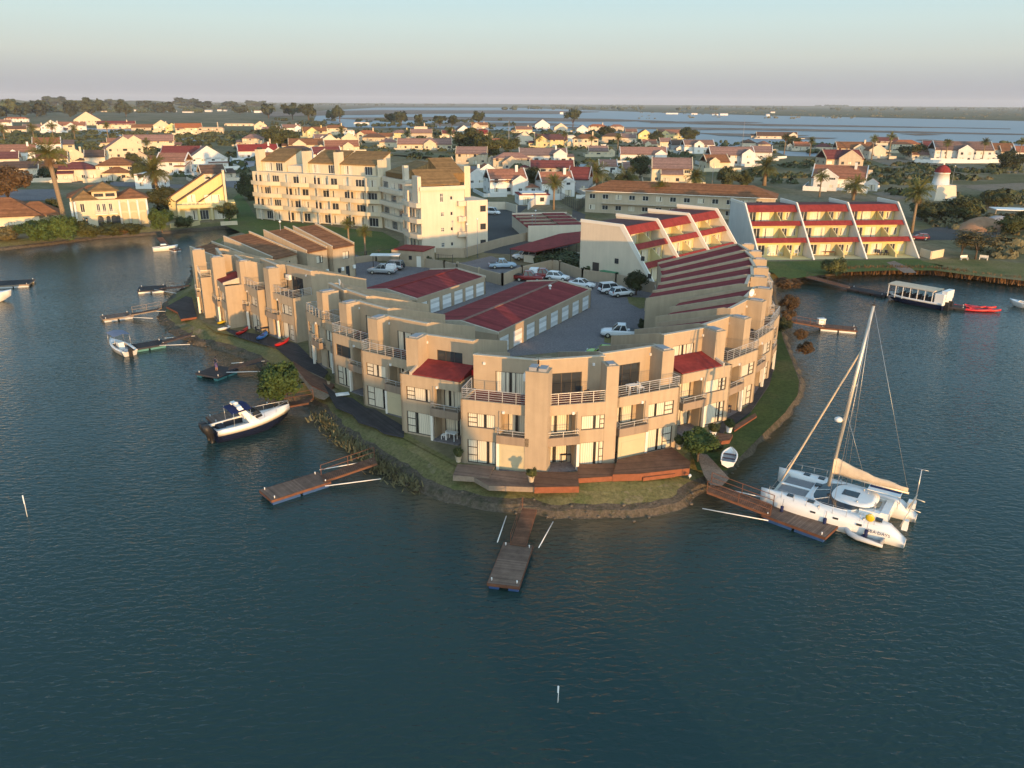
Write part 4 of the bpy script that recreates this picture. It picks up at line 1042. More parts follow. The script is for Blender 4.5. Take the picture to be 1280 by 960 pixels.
def carport():
    pts = [G(637, 311, 4.1), G(668, 315, 4.1), G(726, 303, 4.1), G(726, 290, 4.1), G(700, 293, 4.1)]
    c = pts[0]; t = thing('carport', 'dark red flat carport roof on posts over a row of parked cars', 'carport', (c.x, c.y, GZ))
    r = MB(); r.prism([(p.x-c.x, p.y-c.y) for p in pts], [2.5, 2.5, 2.6, 2.6, 2.6], [2.68, 2.66, 2.75, 2.75, 2.78]); r.build('roof', M['redflat'], t)
    for k in range(6):
        for a, b_ in ((pts[1], pts[2]), (pts[0], pts[4])):
            p = a.lerp(b_, (k+.1)/5.6)-c; q = MB(); q.box(p.x-.07, p.x+.07, p.y-.07+.1, p.y+.07+.1, 0, 2.52); q.build('post', M['frame'], t)
carport()
def hut():
    A, B_ = P2(490, 331), P2(530, 334); d = B_-A; w = d.length
    t = thing('guard_hut', 'small tan flat roofed hut with white door beside the parked off-roaders', 'hut', (A.x, A.y, GZ), math.atan2(d.y, d.x))
    hs = [(w*.53, w*.53+.7, 1.3, 2.1), (w*.77, w*.77+.95, .03, 2.1)]
    b = MB(); b.wall((0, 0), (1, 0), 0, w, 0, 3.0, hs); b.box(0, w, 4.99, 5.0, 0, 3.0); b.wall((0, 5), (0, -1), 0, 5, 0, 3.0); b.wall((w, 0), (0, 1), 0, 5, 0, 3.0); b.build('wall', M['tan'], t)
    place_windows(t, (0, 0), (1, 0), hs[:1], [('plain', 'glass')]); q = MB(); q.box(hs[1][0], hs[1][1], .1, .16, .03, 2.1); q.build('door', M['wpaint'], t)
    r = MB(); r.box(.6, w+.1, -.15, 5.1, 3.02, 3.25); r.build('roof', M['redflat'], t)
hut()
def wall_run(label, pix, h=1.9, m='tan2', th_=.25, piers=True, z=GZ, name='boundary_wall', cat='wall'):
    pts = gp(pix, z); c = pts[0]
    t = thing(name, label, cat, (c.x, c.y, z))
    b = MB()
    for a, e in zip(pts[:-1], pts[1:]):
        p, q = a-c, e-c; L_ = (q-p).length; dd = (q-p).normalized()
        b.beam(p+Vector((0, 0, h/2)), q+Vector((0, 0, h/2)), th_, h)
    b.build('wall_panel', M[m], t)
    if piers:
        for a, e in zip(pts[:-1], pts[1:]):
            p, q = a-c, e-c; k = max(1, int((q-p).length/5.0))
            for i in range(k+1):
                s = p.lerp(q, i/k); x = MB(); x.box(s.x-.2, s.x+.2, s.y-.2, s.y+.2, 0, h+.18); x.build('pier', M['tan'], t)
    return t
wall_run('tan court wall with piers running below the big blank cream gable', [(700,340),(728,350),(770,356),(819,367)], 1.9)
wall_run('tan court wall enclosing the pale blue pickup left of the hedge', [(572,342),(628,357),(652,347),(690,338),(700,340)], 2.0)
wall_run('tan boundary wall sloping along the carport lane', [(545,322),(580,322),(628,308),(726,285)], 1.9, piers=False)
wall_run('tan wall running right of the hut with a small shrub before it', [(531,334),(556,338),(572,342)], 1.7)
wall_run('low tan wall with railings at the foot of the green apartment lawn', [(440,330),(470,326),(490,326)], 1.3)
wall_run('white garden wall at the right end of the white stepped block', [(1150,320),(1163,324),(1178,321)], 1.6, 'cream', piers=False)
wall_run('pale curved wall round the hedge garden beside the carport', [(655,327),(668,329),(690,322),(708,318)], 1.4, 'cream2', piers=False)
wall_run('low tan yard wall beside the round court tree', [(818,368),(822,385),(806,389)], 1.6, 'tan2', piers=False)
wall_run('small white yard wall left of the blank gable', [(703,323),(712,326),(724,325)], 1.5, 'cream2', piers=False)
def fence(label, pix, h, name='fence', posts=2.5, solid=None):
    pts = gp(pix, GZ); c = pts[0]; t = thing(name, label, 'fence', (c.x, c.y, GZ))
    for a, e in zip(pts[:-1], pts[1:]):
        p, q = a-c, e-c; k = max(1, int((q-p).length/posts)); n = int((q-p).length/.35)
        b = MB()
        for z in (.2, h-.1): b.beam(p+Vector((0, 0, z)), q+Vector((0, 0, z)), .05, .05)
        for i in range(n): s = p.lerp(q, i/n); b.beam(s+Vector((0, 0, .1)), s+Vector((0, 0, h)), .025, .025)
        b.build('fence_panel', M['frame'], t)
        for i in range(k+1): s = p.lerp(q, i/k); x = MB(); x.box(s.x-.06, s.x+.06, s.y-.06, s.y+.06, 0, h+.1); x.build('post', M['frame'], t)
fence('dark palisade fence at the foot of the apartment lawn beside the two palms', [(443,327),(489,322)], 1.8)
fence('dark bar fence above the tan wall below the tall cream block', [(530,327),(566,329)], 1.6)
fence('grey mesh fence of the yard behind the low garages', [(700,252),(722,264),(733,256)], 3.0)
# shade cloth roof by the hut, and the flat car shade
t = thing('shade_canopy', 'white flat shade canopy over the two parked off-roaders', 'canopy', P2(472, 336))
q = MB(); q.box(-1.2, 4.2, -.6, 1.6, 2.5, 2.62); q.build('canopy_sheet', M['whitep'], t)
for x in (-1.0, 4.0):
    q = MB(); q.box(x-.05, x+.05, 1.3, 1.4, 0, 2.5); q.build('post', M['frame'], t)
# little lighthouse-like folly
t = thing('lighthouse', 'small white lighthouse folly with a red dome in the scrub field', 'lighthouse', G(1172, 249, GZ), R(8))
q = MB(); q.loft([[(-4.0*s, -4.0*s, z), (4.0*s, -4.0*s, z), (4.0*s, 4.0*s, z), (-4.0*s, 4.0*s, z)] for z, s in ((0, 1), (4.8, .84))], smooth=False); q.box(-4.3, 4.3, -4.3, 4.3, -.01, .5); q.build('base', M['cream2'], t)
q = MB(); q.lathe([(2.7, 4.79), (2.2, 8.3), (2.45, 8.35), (2.45, 8.6), (2.15, 8.65), (2.15, 8.8)], 8); q.build('tower', M['white'], t)
q = MB(); q.lathe([(2.5, 8.75), (2.35, 9.3), (1.75, 10.2), (.9, 10.8), (.15, 11.1)], 12); q.build('dome', M['redflat'], t)
q = MB(); q.blob((0, 0, 11.3), .35, .35, .35); q.build('finial', M['wpaint'], t)
# ================================================================== HOUSES OF THE MARINA VILLAGE
HG = 'houses of the marina village'
def roof_block(t, x0, x1, y0, y1, h, typ, roofm, wallm, rise=None, e=.45, name='roof'):
    w, d = x1-x0, y1-y0; r = MB(); g = MB(); g2 = MB()
    if typ == 'gx':                               # ridge along x, eaves towards the front
        k = rise or d*.30; ym = (y0+y1)/2
        for s, ya in ((-1, y0), (1, y1)):
            r.side([(ya+s*e, h-k*e/(d/2)), (ya+s*e, h-k*e/(d/2)+.18), (ym, h+k+.18), (ym, h+k)], x0-.15, x1+.15)
        for x, gg in ((x0-.2, g), (x1-.1, g2)):   # raised white gable parapets
            gg.side([(y0-.1, h-.1), (y0-.1, h+.35), (ym, h+k+.5), (y1+.1, h+.35), (y1+.1, h-.1), (ym, h+k-.1)], x, x+.3)
    elif typ == 'gy':
        k = rise or w*.32; xm = (x0+x1)/2
        for s, xa in ((-1, x0), (1, x1)):
            o = [(xa+s*e, h-k*e/(w/2)), (xa+s*e, h-k*e/(w/2)+.18), (xm, h+k+.18), (xm, h+k)]
            r.add([(a, y0-.05, z) for a, z in o]+[(a, y1+.2, z) for a, z in o], [(0, 1, 2, 3), (4, 5, 6, 7), (0, 4, 5, 1), (1, 5, 6, 2), (2, 6, 7, 3), (3, 7, 4, 0)])
        g2.tri((x0, y1, h), (x1, y1, h), (xm, y1, h+k)); g.tri((x0, y0, h), (x1, y0, h), (xm, y0, h+k))
        o = [(x0-.15, h-.1), (x0-.15, h+.35), (xm, h+k+.5), (x1+.15, h+.35), (x1+.15, h-.1), (xm, h+k-.1)]
        g.add([(a, y0-.12, z) for a, z in o]+[(a, y0+.2, z) for a, z in o], [(0, 1, 2, 5), (2, 3, 4, 5), (6, 7, 8, 11), (8, 9, 10, 11), (0, 6, 7, 1), (1, 7, 8, 2), (2, 8, 9, 3), (3, 9, 10, 4)])
    elif typ == 'hip':
        k = rise or min(w, d)*.26; q = min(w, d)/2
        if w >= d: r.add([(x0-e, y0-e, h), (x1+e, y0-e, h), (x1+e, y1+e, h), (x0-e, y1+e, h), (x0+q, (y0+y1)/2, h+k), (x1-q, (y0+y1)/2, h+k)], [(0, 1, 5, 4), (1, 2, 5), (2, 3, 4, 5), (3, 0, 4), (0, 1, 2, 3)])
        else: r.add([(x0-e, y0-e, h), (x1+e, y0-e, h), (x1+e, y1+e, h), (x0-e, y1+e, h), ((x0+x1)/2, y0+q, h+k), ((x0+x1)/2, y1-q, h+k)], [(0, 1, 4), (1, 2, 5, 4), (2, 3, 5), (3, 0, 4, 5), (0, 1, 2, 3)])
    elif typ == 'mono':
        k = rise or d*.25
        r.side([(y0-e, h-.1), (y0-e, h+.1), (y1+e, h+k+.1), (y1+e, h+k-.1)], x0-.2, x1+.2)
        for x in (x0, x1): g.tri((x, y0, h), (x, y1, h), (x, y1, h+k))
        g.quad((x0, y1, h), (x1, y1, h), (x1, y1, h+k), (x0, y1, h+k))
    else:
        r.box(x0-.12, x1+.12, y0-.12, y1+.12, h, h+.25); g.box(x0+1, x1-1, y0+.6, y1-.6, h+.25, h+.55)
    r.build(name, M[roofm], t)
    if g.v: g.build('gable', M[wallm], t)
    if g2.v: g2.build('gable', M[wallm], t)
def walls_with_windows(t, x0, x1, y0, y1, h, wallm, near, garage_=False, name='wall', st=0):
    b = MB(); w = x1-x0; d = y1-y0; ns = 2 if h > 4.4 else 1
    hs = []; sty = []; hr = []; sr = []
    for k in range(ns):
        z = k*2.9
        n = max(1, int(w/3.4))
        for j in range(n):
            u = w*(j+.5)/n; big = (j+k+st) % 3 == 0
            ww = min(2.2 if big else 1.3, w/n*.7)
            hs.append((u-ww/2, u+ww/2, z+(.12 if big and k == 0 else .95), z+2.2)); sty.append(('sliding' if big else 'mid', 'glass' if (j+k+st) % 2 else 'curtain', 'wframe' if st % 2 else 'frame'))
        n = max(1, int(d/5))
        for j in range(n):
            u = d*(j+.5)/n; hr.append((u-.6, u+.6, z+1.0, z+2.1)); sr.append(('mid', 'glass', 'frame'))
    if garage_:
        hs = [h_ for h_ in hs if h_[2] > 2.5 or h_[0] > 4.4]; sty = sty[:len(hs)]
    b.wall((x0, y0), (1, 0), 0, w, 0, h, hs); b.wall((x1, y0), (0, 1), 0, d, 0, h, hr); b.wall((x1, y1), (-1, 0), 0, w, 0, h); b.wall((x0, y1), (0, -1), 0, d, 0, h, [(d-q[1], d-q[0], q[2], q[3]) for q in hr])
    b.build(name, M[wallm], t)
    place_windows(t, (x0, y0), (1, 0), hs, sty); place_windows(t, (x1, y0), (0, 1), hr, sr); place_windows(t, (x0, y1), (0, -1), [(d-q[1], d-q[0], q[2], q[3]) for q in hr], sr)
    if garage_:
        q = MB(); q.box(x0+.7, x0+3.9, y0-.06, y0-.004, .02, 2.2); q.build('garage_door', M['frame'], t)
_hi = 0
def house(label, px, py, wpx, d, h, yaw, wall, roof, typ, wing=None, chim=False, gar=False, name='house', cat='house'):
    global _hi
    _hi += 1
    A = G(px, py, GZ); dist = A.length
    w = wpx*math.hypot(dist, H)/FPX/max(.75, abs(math.cos(R(yaw))))*.98
    t = thing(name, label, cat, (A.x, A.y, GZ), R(yaw)-math.atan2(A.x, A.y)*.5, HG)
    walls_with_windows(t, -w/2, w/2, 0, d, h, wall, dist < 500, gar, st=_hi)
    roof_block(t, -w/2, w/2, 0, d, h, typ, roof, wall)
    if wing:                                       # (side -1..1, width share, forward, height, type)
        s, ws_, fw, wh, wt = wing
        ww = w*ws_; xc = s*(w-ww)/2
        walls_with_windows(t, xc-ww/2, xc+ww/2, -fw, -.01 if s == 0 else d*.6, wh, wall, True, False, 'wing_wall', _hi+1)
        roof_block(t, xc-ww/2, xc+ww/2, -fw, d*.62, wh+.02, wt, roof, wall, name='wing_roof')
    rr = random.Random(_hi*7)
    if dist < 900 and typ != 'flat':
        hw_ = rr.choice((1.2, 1.6, 1.9)); x0, x1 = -w*.5-rr.uniform(1, 5), w*.5+rr.uniform(1, 5); yf = -(wing[2] if wing else 0)-rr.uniform(2.5, 6); q = MB()
        q.box(x0, x0+(x1-x0)*rr.uniform(.3, .6), yf, yf+.25, 0, hw_); q.box(x1-(x1-x0)*.3, x1, yf+.003, yf+.25, 0, hw_); q.box(x0, x0+.25, yf+.25, d, 0, hw_); q.box(x1-.25, x1, yf+.25, d, 0, hw_)
        q.build('yard_wall', M[wall if wall != 'grey' else 'cream2'], t)
        if rr.random() < .55:
            g = MB(); s_ = rr.choice((-1, 1)); xa = s_*(w*.5+2.2); hh_ = 2.6; walls_with_windows(t, xa-2.0, xa+2.0, d*.3, d*.3+5, hh_, wall, True, name='side_wall', st=_hi); roof_block(t, xa-2.0, xa+2.0, d*.3, d*.3+5, hh_, rr.choice(('gy', 'mono', 'hip')), roof, wall, name='side_roof')
    if chim or rr.random() < .3:
        q = MB(); x = w*.28; q.box(x-.45, x+.45, d*.35, d*.35+.8, h-.3, h+d*.30+1.4); q.build('chimney', M[wall], t)
    return t
HOUSES = [
 ('cream cottage in the open green left of the two gable cream house',146,184,18,8,3.2,10,'cream','terra','gx'),
 ('tan cottage right of the sand box house',334,188,14,8,3.2,8,'sand','brown','hip'),
 ('white cottage with two dormers below the bright yellow house',402,178,16,8,3.4,14,'white','terra2','gx',(.3,.35,1.5,3.2,'gy')),
 ('brown roofed cottage between the pavilion and the sand hip house',483,176,18,8,3.4,4,'cream','brown','gx'),
 ('cream cottage left of the bright red roof',561,172,16,8,3.6,6,'cream','maroon','gx'),
 ('pale cottage under the green trees before the red roofs',622,184,18,8,3.2,6,'cream2','terra','gx'),
 ('white cottage between the pine and the long cream lagoon house',728,167,14,8,4.2,8,'white','terra2','gy'),
 ('tan cottage on the lagoon edge left of the yellow gable',789,170,14,8,4.0,6,'sand','terra','gx'),
 ('cream cottage below the bright yellow gable',812,186,18,8,3.4,8,'cream','terra','gx',(-.5,.4,1.5,3.2,'gy')),
 ('pink roofed cottage behind the bluish shaded house',832,184,14,8,3.8,8,'cream','terra2','gx'),
 ('low cream cottage with orange roof among scrub right of the green mound',1002,188,18,8,3.0,2,'cream2','orange','gx'),
 ('pale cottage behind the slim palms on the canal',1030,190,18,8,3.2,2,'cream2','maroon','hip'),
 ('low cream house behind the hotel roof left of the pink cottage',790,220,24,8,3.0,0,'cream','terra2','gx'),
 ('white low house with pink roof behind the squat dark palm',760,216,22,8,3.0,2,'white','terra2','gx'),
 ('white cottage with orange roof left of the white pair of cottages',610,226,20,9,4.0,10,'white','orange','gy'),
 ('cream cottage with brown roof behind the tall parapet house',96,203,16,8,3.6,8,'cream','brown','gy'),
 ('shaded cottage behind the brown roof at the far left edge',10,208,22,9,3.6,8,'cream2','maroon','gx'),
 ('cream villa cottage in the left village with a dark hip roof',178,222,18,9,4.0,6,'cream','darkbrown','hip'),
 ('low brown roofed garage house behind the arched villa',70,226,30,9,3.0,8,'cream2','brown','gx'),
 ('white stepped house with small windows left of the leaning palm',186,236,28,9,4.6,-8,'white','maroon','flat'),
 ('tan cottage squeezed between two pale yellow gables, left village',176,206,16,9,3.6,10,'sand','brown','gy'),
 ('white low house with brown roof by the left canal',268,226,26,9,3.0,20,'cream2','darkbrown','gx'),
 ('low cream bungalow behind the red stepped white house',345,207,24,9,3.2,6,'cream2','brown','gx'),
 ('cream bungalow between the columned pavilion and the pink row house',486,184,22,9,3.2,4,'cream','terra2','hip'),
 ('pale two gable bungalow left behind the yellow arch villa',655,180,22,9,4.0,8,'cream2','maroon','gy'),
 ('pink roofed low house between the yacht canal and the brown house',748,196,24,9,3.2,4,'cream','terra2','gx'),
 ('tan house with orange roof among the trees near the lone pine',655,167,20,9,4.2,10,'cream','orange','gx'),
 ('small cream house with brown hip roof left of the lagoon jetty trees',823,180,16,9,4.0,6,'cream','brown','hip'),
 ('white bungalow under the palms left of the mansion',1150,200,18,8,3.0,4,'cream2','terra2','gx'),
 ('cream house with grey roof at the far left green',20,166,20,9,3.4,8,'cream2','darkbrown','gx'),
 ('low white house with orange roof left of the round brown roof',340,178,20,9,3.0,8,'white','orange','gx'),
 ('cream house with terracotta roof above the round brown roof',437,180,18,9,4.0,8,'cream','terra','gy'),
 # far left rows
 ('white two storey house with red roof cut by the left picture edge', 5,159,15,9,5.4,10,'white','terra','gx'),
 ('white house with orange hip roof, second from the left in the farthest row', 21,153,22,9,4.6,5,'white','orange','hip'),
 ('low pinkish roofed house between the orange hip house and the big white complex', 44,163,22,10,2.9,8,'cream','terra2','gx'),
 ('white gabled end of the big red roofed complex in the far left row', 66,166,20,14,5.2,14,'white','terra','gy',(1,.5,3,3.2,'gy')),
 ('long white house with three small gables beside the pale parked boats', 90,163,28,11,5.0,10,'white','terra','gx',(0,.3,2.5,4.6,'gy')),
 ('tall cream house with broad gable rising above the far left row', 110,157,26,12,6.2,6,'cream','terra2','gy'),
 ('cream house with wide maroon roof and lean wing right of the far moorings', 146,161,38,11,4.6,8,'cream','maroon','gx',(-1,.35,3,5.0,'mono')),
 ('long low sand house with brown roof left of the pair of yellow gables', 181,163,27,10,3.0,5,'sand','brown','gx'),
 ('cream house with one tall narrow gable left of the orange roofed tower house', 203,165,17,9,6.0,12,'cream','terra2','gy'),
 ('yellow house with a hooded porch squeezed between two taller gables', 216,166,14,9,4.6,8,'yellow','brown','gy'),
 ('cream house with bright orange lean roof and balcony tower in the far row', 237,168,28,12,6.0,14,'cream','orange','gx',(-1,.4,3,4.5,'hip')),
 ('big sand coloured house with stepped flat parapet in the far row', 264,168,27,12,5.8,4,'sand','terra','flat',(0,.6,2,3.4,'flat')),
 ('low flat cream house at the right end of the far left row', 299,158,32,9,2.9,3,'cream','brown','flat'),
 # second left rows
 ('white terracotta roofed house with two curved end gables at the left', 24,201,34,11,4.4,12,'white','terra','gx',(-.3,.3,3,3.6,'gy')),
 ('tall white house with flat parapet and small brown roof strip, left village', 61,195,26,10,6.6,10,'white','brown','gx'),
 ('low white house with maroon roof in front of the tall parapet house', 66,206,30,8,3.0,10,'cream2','maroon','gx'),
 ('cream house with shed roof right of the tall parapet house', 84,193,16,9,5.4,12,'cream','terra','mono'),
 ('long shaded house with a brown roof at the left edge behind the round bushes', 27,220,58,10,3.0,6,'cream2','darkbrown','hip'),
 ('cream house with red hip roof and dark round bush at its corner', 99,226,38,10,4.2,8,'cream2','maroon','hip',(-1,.4,3,3.0,'mono')),
 ('pale house with grey brown roof just behind the red hip roof house', 120,208,20,9,4.4,8,'cream2','darkbrown','gx'),
 ('cream two storey house with brown hip roof and a double garage', 147,225,40,11,5.4,4,'cream','brown','hip',(.2,.7,4,2.9,'hip')),
 ('pale yellow gabled house with aqua tinted side left of the purple roof', 158,198,34,10,5.0,24,'cream','terra2','gy'),
 ('big cream house with two front gables and a long side wing in the left middle', 187,187,52,12,5.2,6,'cream','terra2','gx',(-.75,.3,2.5,5.4,'gy')),
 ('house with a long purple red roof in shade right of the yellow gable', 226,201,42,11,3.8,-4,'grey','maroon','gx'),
 ('white house with steep terracotta roof behind the leaning palm', 215,219,32,10,5.6,-10,'white','terra','gx',(1,.35,1,3.6,'mono')),
 ('white gabled house with salmon roof and long white yard wall', 262,212,40,11,4.6,18,'white','terra2','gy',(1,.5,1,3.0,'mono')),
 ('sand box house with pink hip roof and long low wall in the green field', 317,183,24,11,5.2,6,'sand','terra2','hip'),
 ('white house with bright red roofs stepping down left of the round brown roof', 324,199,44,10,4.4,14,'white','redflat','gx',(.8,.4,2,3.0,'gy')),
 # middle rows
 ('narrow yellow gable with a tall chimney left of the mid village trees', 326,163,14,9,4.8,10,'cream','brown','gy',None,True),
 ('white house with two sharp gables beside the mid village trees', 341,169,20,10,4.2,16,'white','terra2','gx',(1,.4,2,4.0,'gy')),
 ('white house with small orange red roofs in front of the tall gum trees', 365,165,20,10,4.2,14,'white','orange','gx',(1,.35,2,4.0,'gy')),
 ('bright yellow house with small front gable below the gum trees', 394,172,28,11,5.4,8,'yellow','brown','gx',(-.4,.45,2.5,5.0,'gy'),True),
 ('large cream house with dark brown roof by the lagoon bend', 419,168,28,11,5.6,6,'cream','brown','hip'),
 ('slim white flat topped house beside the large cream lagoon house', 437,171,12,9,5.2,8,'white','terra','flat'),
 ('cream house with orange hip roof left of the columned pavilion', 459,177,27,11,5.6,4,'cream','orange','hip',(-.8,.3,2,5.4,'gy')),
 ('low white flat roofed house on the water edge behind the orange hip roof', 452,157,18,9,3.6,2,'white','terra','flat'),
 ('long cream house with two equal front gables, left of the pink twin', 383,188,40,11,3.6,6,'cream','brown','gx',(-.6,.38,2.5,3.6,'gy')),
 ('pink white house with steep gable between two long cream houses', 413,186,22,10,4.6,16,'cream2','terra2','gy'),
 ('white house with terracotta roof and two gables behind the chimney stacks', 428,190,40,11,3.4,8,'cream','terra','gx',(.5,.3,2.5,3.4,'gy')),
 ('round roofed brown thatch house behind the long cream block', 369,196,42,11,2.9,0,'sand','darkbrown','hip'),
 ('white house with purple pink roof in shade behind the penthouse chimneys', 410,203,32,10,4.4,16,'white','maroon','gx',(-.6,.4,2,4.0,'gy')),
 ('dark pavilion with white columns beside the middle canal', 467,178,26,11,3.6,0,'sand','darkbrown','hip'),
 ('small sand house with white window frames right of the pavilion', 502,172,24,10,3.8,4,'yellow','terra2','hip'),
 ('sand house with tiled hip roof behind the long pink roofed row house', 527,173,26,10,4.4,4,'sand','terra2','gx'),
 ('white flat house just above the long pink roofed row house', 526,164,16,9,4.4,2,'cream2','brown','flat'),
 ('long cream row house with pink roof and three small gables', 531,187,66,11,3.4,2,'cream','terra2','gx',(.25,.22,2,3.4,'gy')),
 ('bright white steep gable left of the cluster of red roofs', 580,170,16,11,4.8,20,'white','terra','gy'),
 ('house with bright red roof beside the white steep gable', 597,172,26,10,3.4,4,'cream2','redflat','gx'),
 ('brown gabled house behind the bright red roof by the far pine', 600,161,20,9,4.4,14,'sand','brown','gx',(-.8,.4,2,4.0,'gy')),
 ('sand two storey house with pink roof and white yard wall behind the end block', 589,206,38,10,5.4,-3,'sand','terra2','gx'),
 ('small white gabled cottage with orange roof right of the end block', 596,233,22,9,3.6,22,'white','orange','gy'),
 ('peach house with pink hip roof and dark garage door at its front', 641,212,48,11,4.6,6,'sand','terra2','hip',(-.2,.45,4,3.2,'gy')),
 ('long white house with gable wings at both ends in the middle of the village', 679,203,58,11,3.6,4,'white','terra2','gx',(.95,.28,4,4.2,'gy')),
 ('long low house with maroon roof and dark car park in front', 690,218,54,9,2.9,2,'cream2','maroon','gx'),
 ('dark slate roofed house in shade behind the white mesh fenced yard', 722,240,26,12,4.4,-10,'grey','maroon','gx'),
 ('white pair of cottages with orange red roofs above the white minibus', 636,243,46,11,4.6,14,'white','orange','gx',(.9,.42,2.5,4.2,'gy')),
 ('white gabled cottage with small square attic window near the mesh fence', 697,245,40,10,4.4,12,'white','orange','gx',(.9,.4,2.5,4.6,'gy')),
 ('white yard house with stepped walls in front of the orange cottages', 668,256,38,8,2.9,10,'white','redflat','flat'),
 ('small white house with gable on the lagoon edge left of the lone pine', 678,161,18,9,4.2,18,'white','terra2','gy'),
 ('white house with small brown gables right below the lone pine', 701,165,16,9,4.2,8,'cream2','terra2','gy'),
 ('yellow villa with row of arches across the middle canal', 689,184,40,11,5.2,2,'yellow','maroon','gx',(-.9,.35,2,4.6,'gy')),
 ('peach two storey house with chimney left of the white motor yacht', 732,185,30,11,6.2,0,'cream','brown','hip',None,True),
 ('narrow white house between the yellow arch villa and the peach house', 713,181,12,9,6.2,6,'white','terra','flat'),
 ('cream long two storey house on the lagoon edge right of the lone pine', 747,164,22,9,5.0,2,'cream','orange','hip'),
 ('orange pink house on the lagoon edge, the next after the long cream one', 771,164,17,9,4.8,2,'sand','orange','hip'),
 ('brown house with columns right of the white motor yacht', 765,178,24,10,4.4,2,'sand','darkbrown','hip'),
 ('pink roofed small house above the canal bend right of the columned house', 786,178,18,10,3.6,4,'cream2','terra2','gx'),
 ('white house with terracotta roof, blue glass wing and cream end gable', 804,203,56,11,4.2,2,'white','terra2','gx',(.95,.25,3,4.2,'gy')),
 ('pink tiled cottage with one broad white gable behind the long brown roof', 839,229,48,12,5.6,-2,'cream','terra2','gx',(0,.55,2.5,3.6,'gx')),
 ('cream and yellow house with red roof left of the lagoon jetty', 837,174,28,11,4.6,10,'yellow','terra','gx',(-.7,.35,2,4.6,'gy')),
 ('bright yellow gable house among olive trees near the lagoon', 806,177,16,9,5.4,10,'yellow','brown','gy'),
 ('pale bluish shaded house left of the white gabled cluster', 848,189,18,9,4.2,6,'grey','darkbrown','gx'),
 ('white cluster house with two towers beside the lagoon', 874,192,36,11,4.6,10,'white','terra','gx',(-.2,.3,3,5.6,'gy')),
 ('big white house with long pink roof and two tall gables, lagoon side', 915,207,52,12,5.2,8,'white','terra2','gx',(.9,.3,3.5,5.6,'gy')),
 ('pair of small cream gables in front of the long pink roof', 897,213,28,10,3.8,14,'cream','brown','gx',(-.8,.42,2.5,4,'gy')),
 ('white house with pink roof at the green mound right of the long pink roof', 951,200,24,10,4.2,-4,'white','terra2','gx'),
 ('pale house with brown hip roof on the lagoon inlet', 936,187,16,10,4.4,2,'cream2','darkbrown','hip'),
 ('sand house with orange hip roof beside the lagoon inlet', 955,189,14,10,4.4,2,'sand','orange','hip'),
 # right rows
 ('long low brown roofed house with two pale gables on the lagoon shore', 971,174,46,10,2.9,2,'cream2','darkbrown','gx',(.95,.2,2,3.2,'gy')),
 ('cream house with orange brown roofs behind the grey balcony house', 1068,196,40,11,5.0,4,'cream2','brown','gx',(.2,.3,2.5,5.0,'gy')),
 ('sand house with stepped gable and grey steel balconies in the right field', 1054,216,42,12,6.2,14,'sand','maroon','gx',(.4,.6,2.5,6.4,'gy')),
 ('white gabled house with broad salmon roof in front of the sand balcony house', 1046,238,56,13,4.4,-14,'white','terra','gx',(-.8,.45,3,4.6,'gy')),
 ('small pale gable house with garden wall among slim palms', 1096,198,18,9,4.4,8,'cream2','brown','gy'),
 ('maroon roofed house on the lagoon shore behind slim palms', 1108,186,24,10,4.6,2,'cream2','maroon','gx'),
 ('cream two storey house with orange roof left of the white mansion', 1132,191,30,10,5.4,4,'cream','orange','hip'),
 ('blue shaded small house touching the white mansion on its left', 1163,194,18,10,5.2,-6,'grey','maroon','gx'),
 ('white mansion with terracotta roofs, glass bays and garden wall', 1203,202,58,14,6.2,4,'white','terra','gx',(.0,.26,3,6.0,'gy')),
 ('white house with brown terracotta roof right of the mansion', 1249,196,26,11,4.4,2,'cream2','brown','gx',(.6,.4,3,3.2,'gx')),
 ('white house with orange roof cut by the right picture edge', 1280,200,18,10,4.4,2,'white','orange','gx'),
]
for a in HOUSES: house(*a)
# tiny farm and estate buildings in the far belt
FARB = [(82,138,9,3.2),(107,133,3,14),(132,140,10,3.4),(147,140,7,3.6),(168,139,6,4),(182,136,12,3.6),(214,140,9,3.4),(234,141,11,3.2),(249,140,6,3.2),(260,140,7,5),(274,139,4,5),(281,139,3,4),(312,140,9,4),(322,141,8,5),(40,124,3,16),
        (840,143,14,4),(868,143.5,7,4),(894,144.5,7,4),(905,144.5,9,5),(702,143,4,6),(966,141.5,5,5),(960,145.5,4,5)]
for i, (x, y, wpx, hh) in enumerate(FARB):
    A = G(x, y, GZ); w = wpx*A.length/FPX
    side_ = 'far left woods' if x < 400 else 'far lagoon shore'
    ordn = 'pale low building among the far left woods' if x < 400 else 'pale low shed on the far lagoon shore'
    if wpx <= 3: ordn = 'slim pale tower rising from the far left woods'
    b = MB(); b.box(-w/2, w/2, 0, 12, 0, hh); b.side([(-.5, hh), (6, hh+hh*.35), (12.5, hh)], -w/2-.3, w/2+.3, 1)
    o = b.build('farm_building', [M['white'], M['terra2' if i % 3 else 'grey']], None, (A.x, A.y, GZ), 0)
    tag(o, ordn, 'building', 'towers in the far woods' if wpx <= 3 else ('buildings in the far left woods' if x < 400 else 'sheds on the far lagoon shore'))

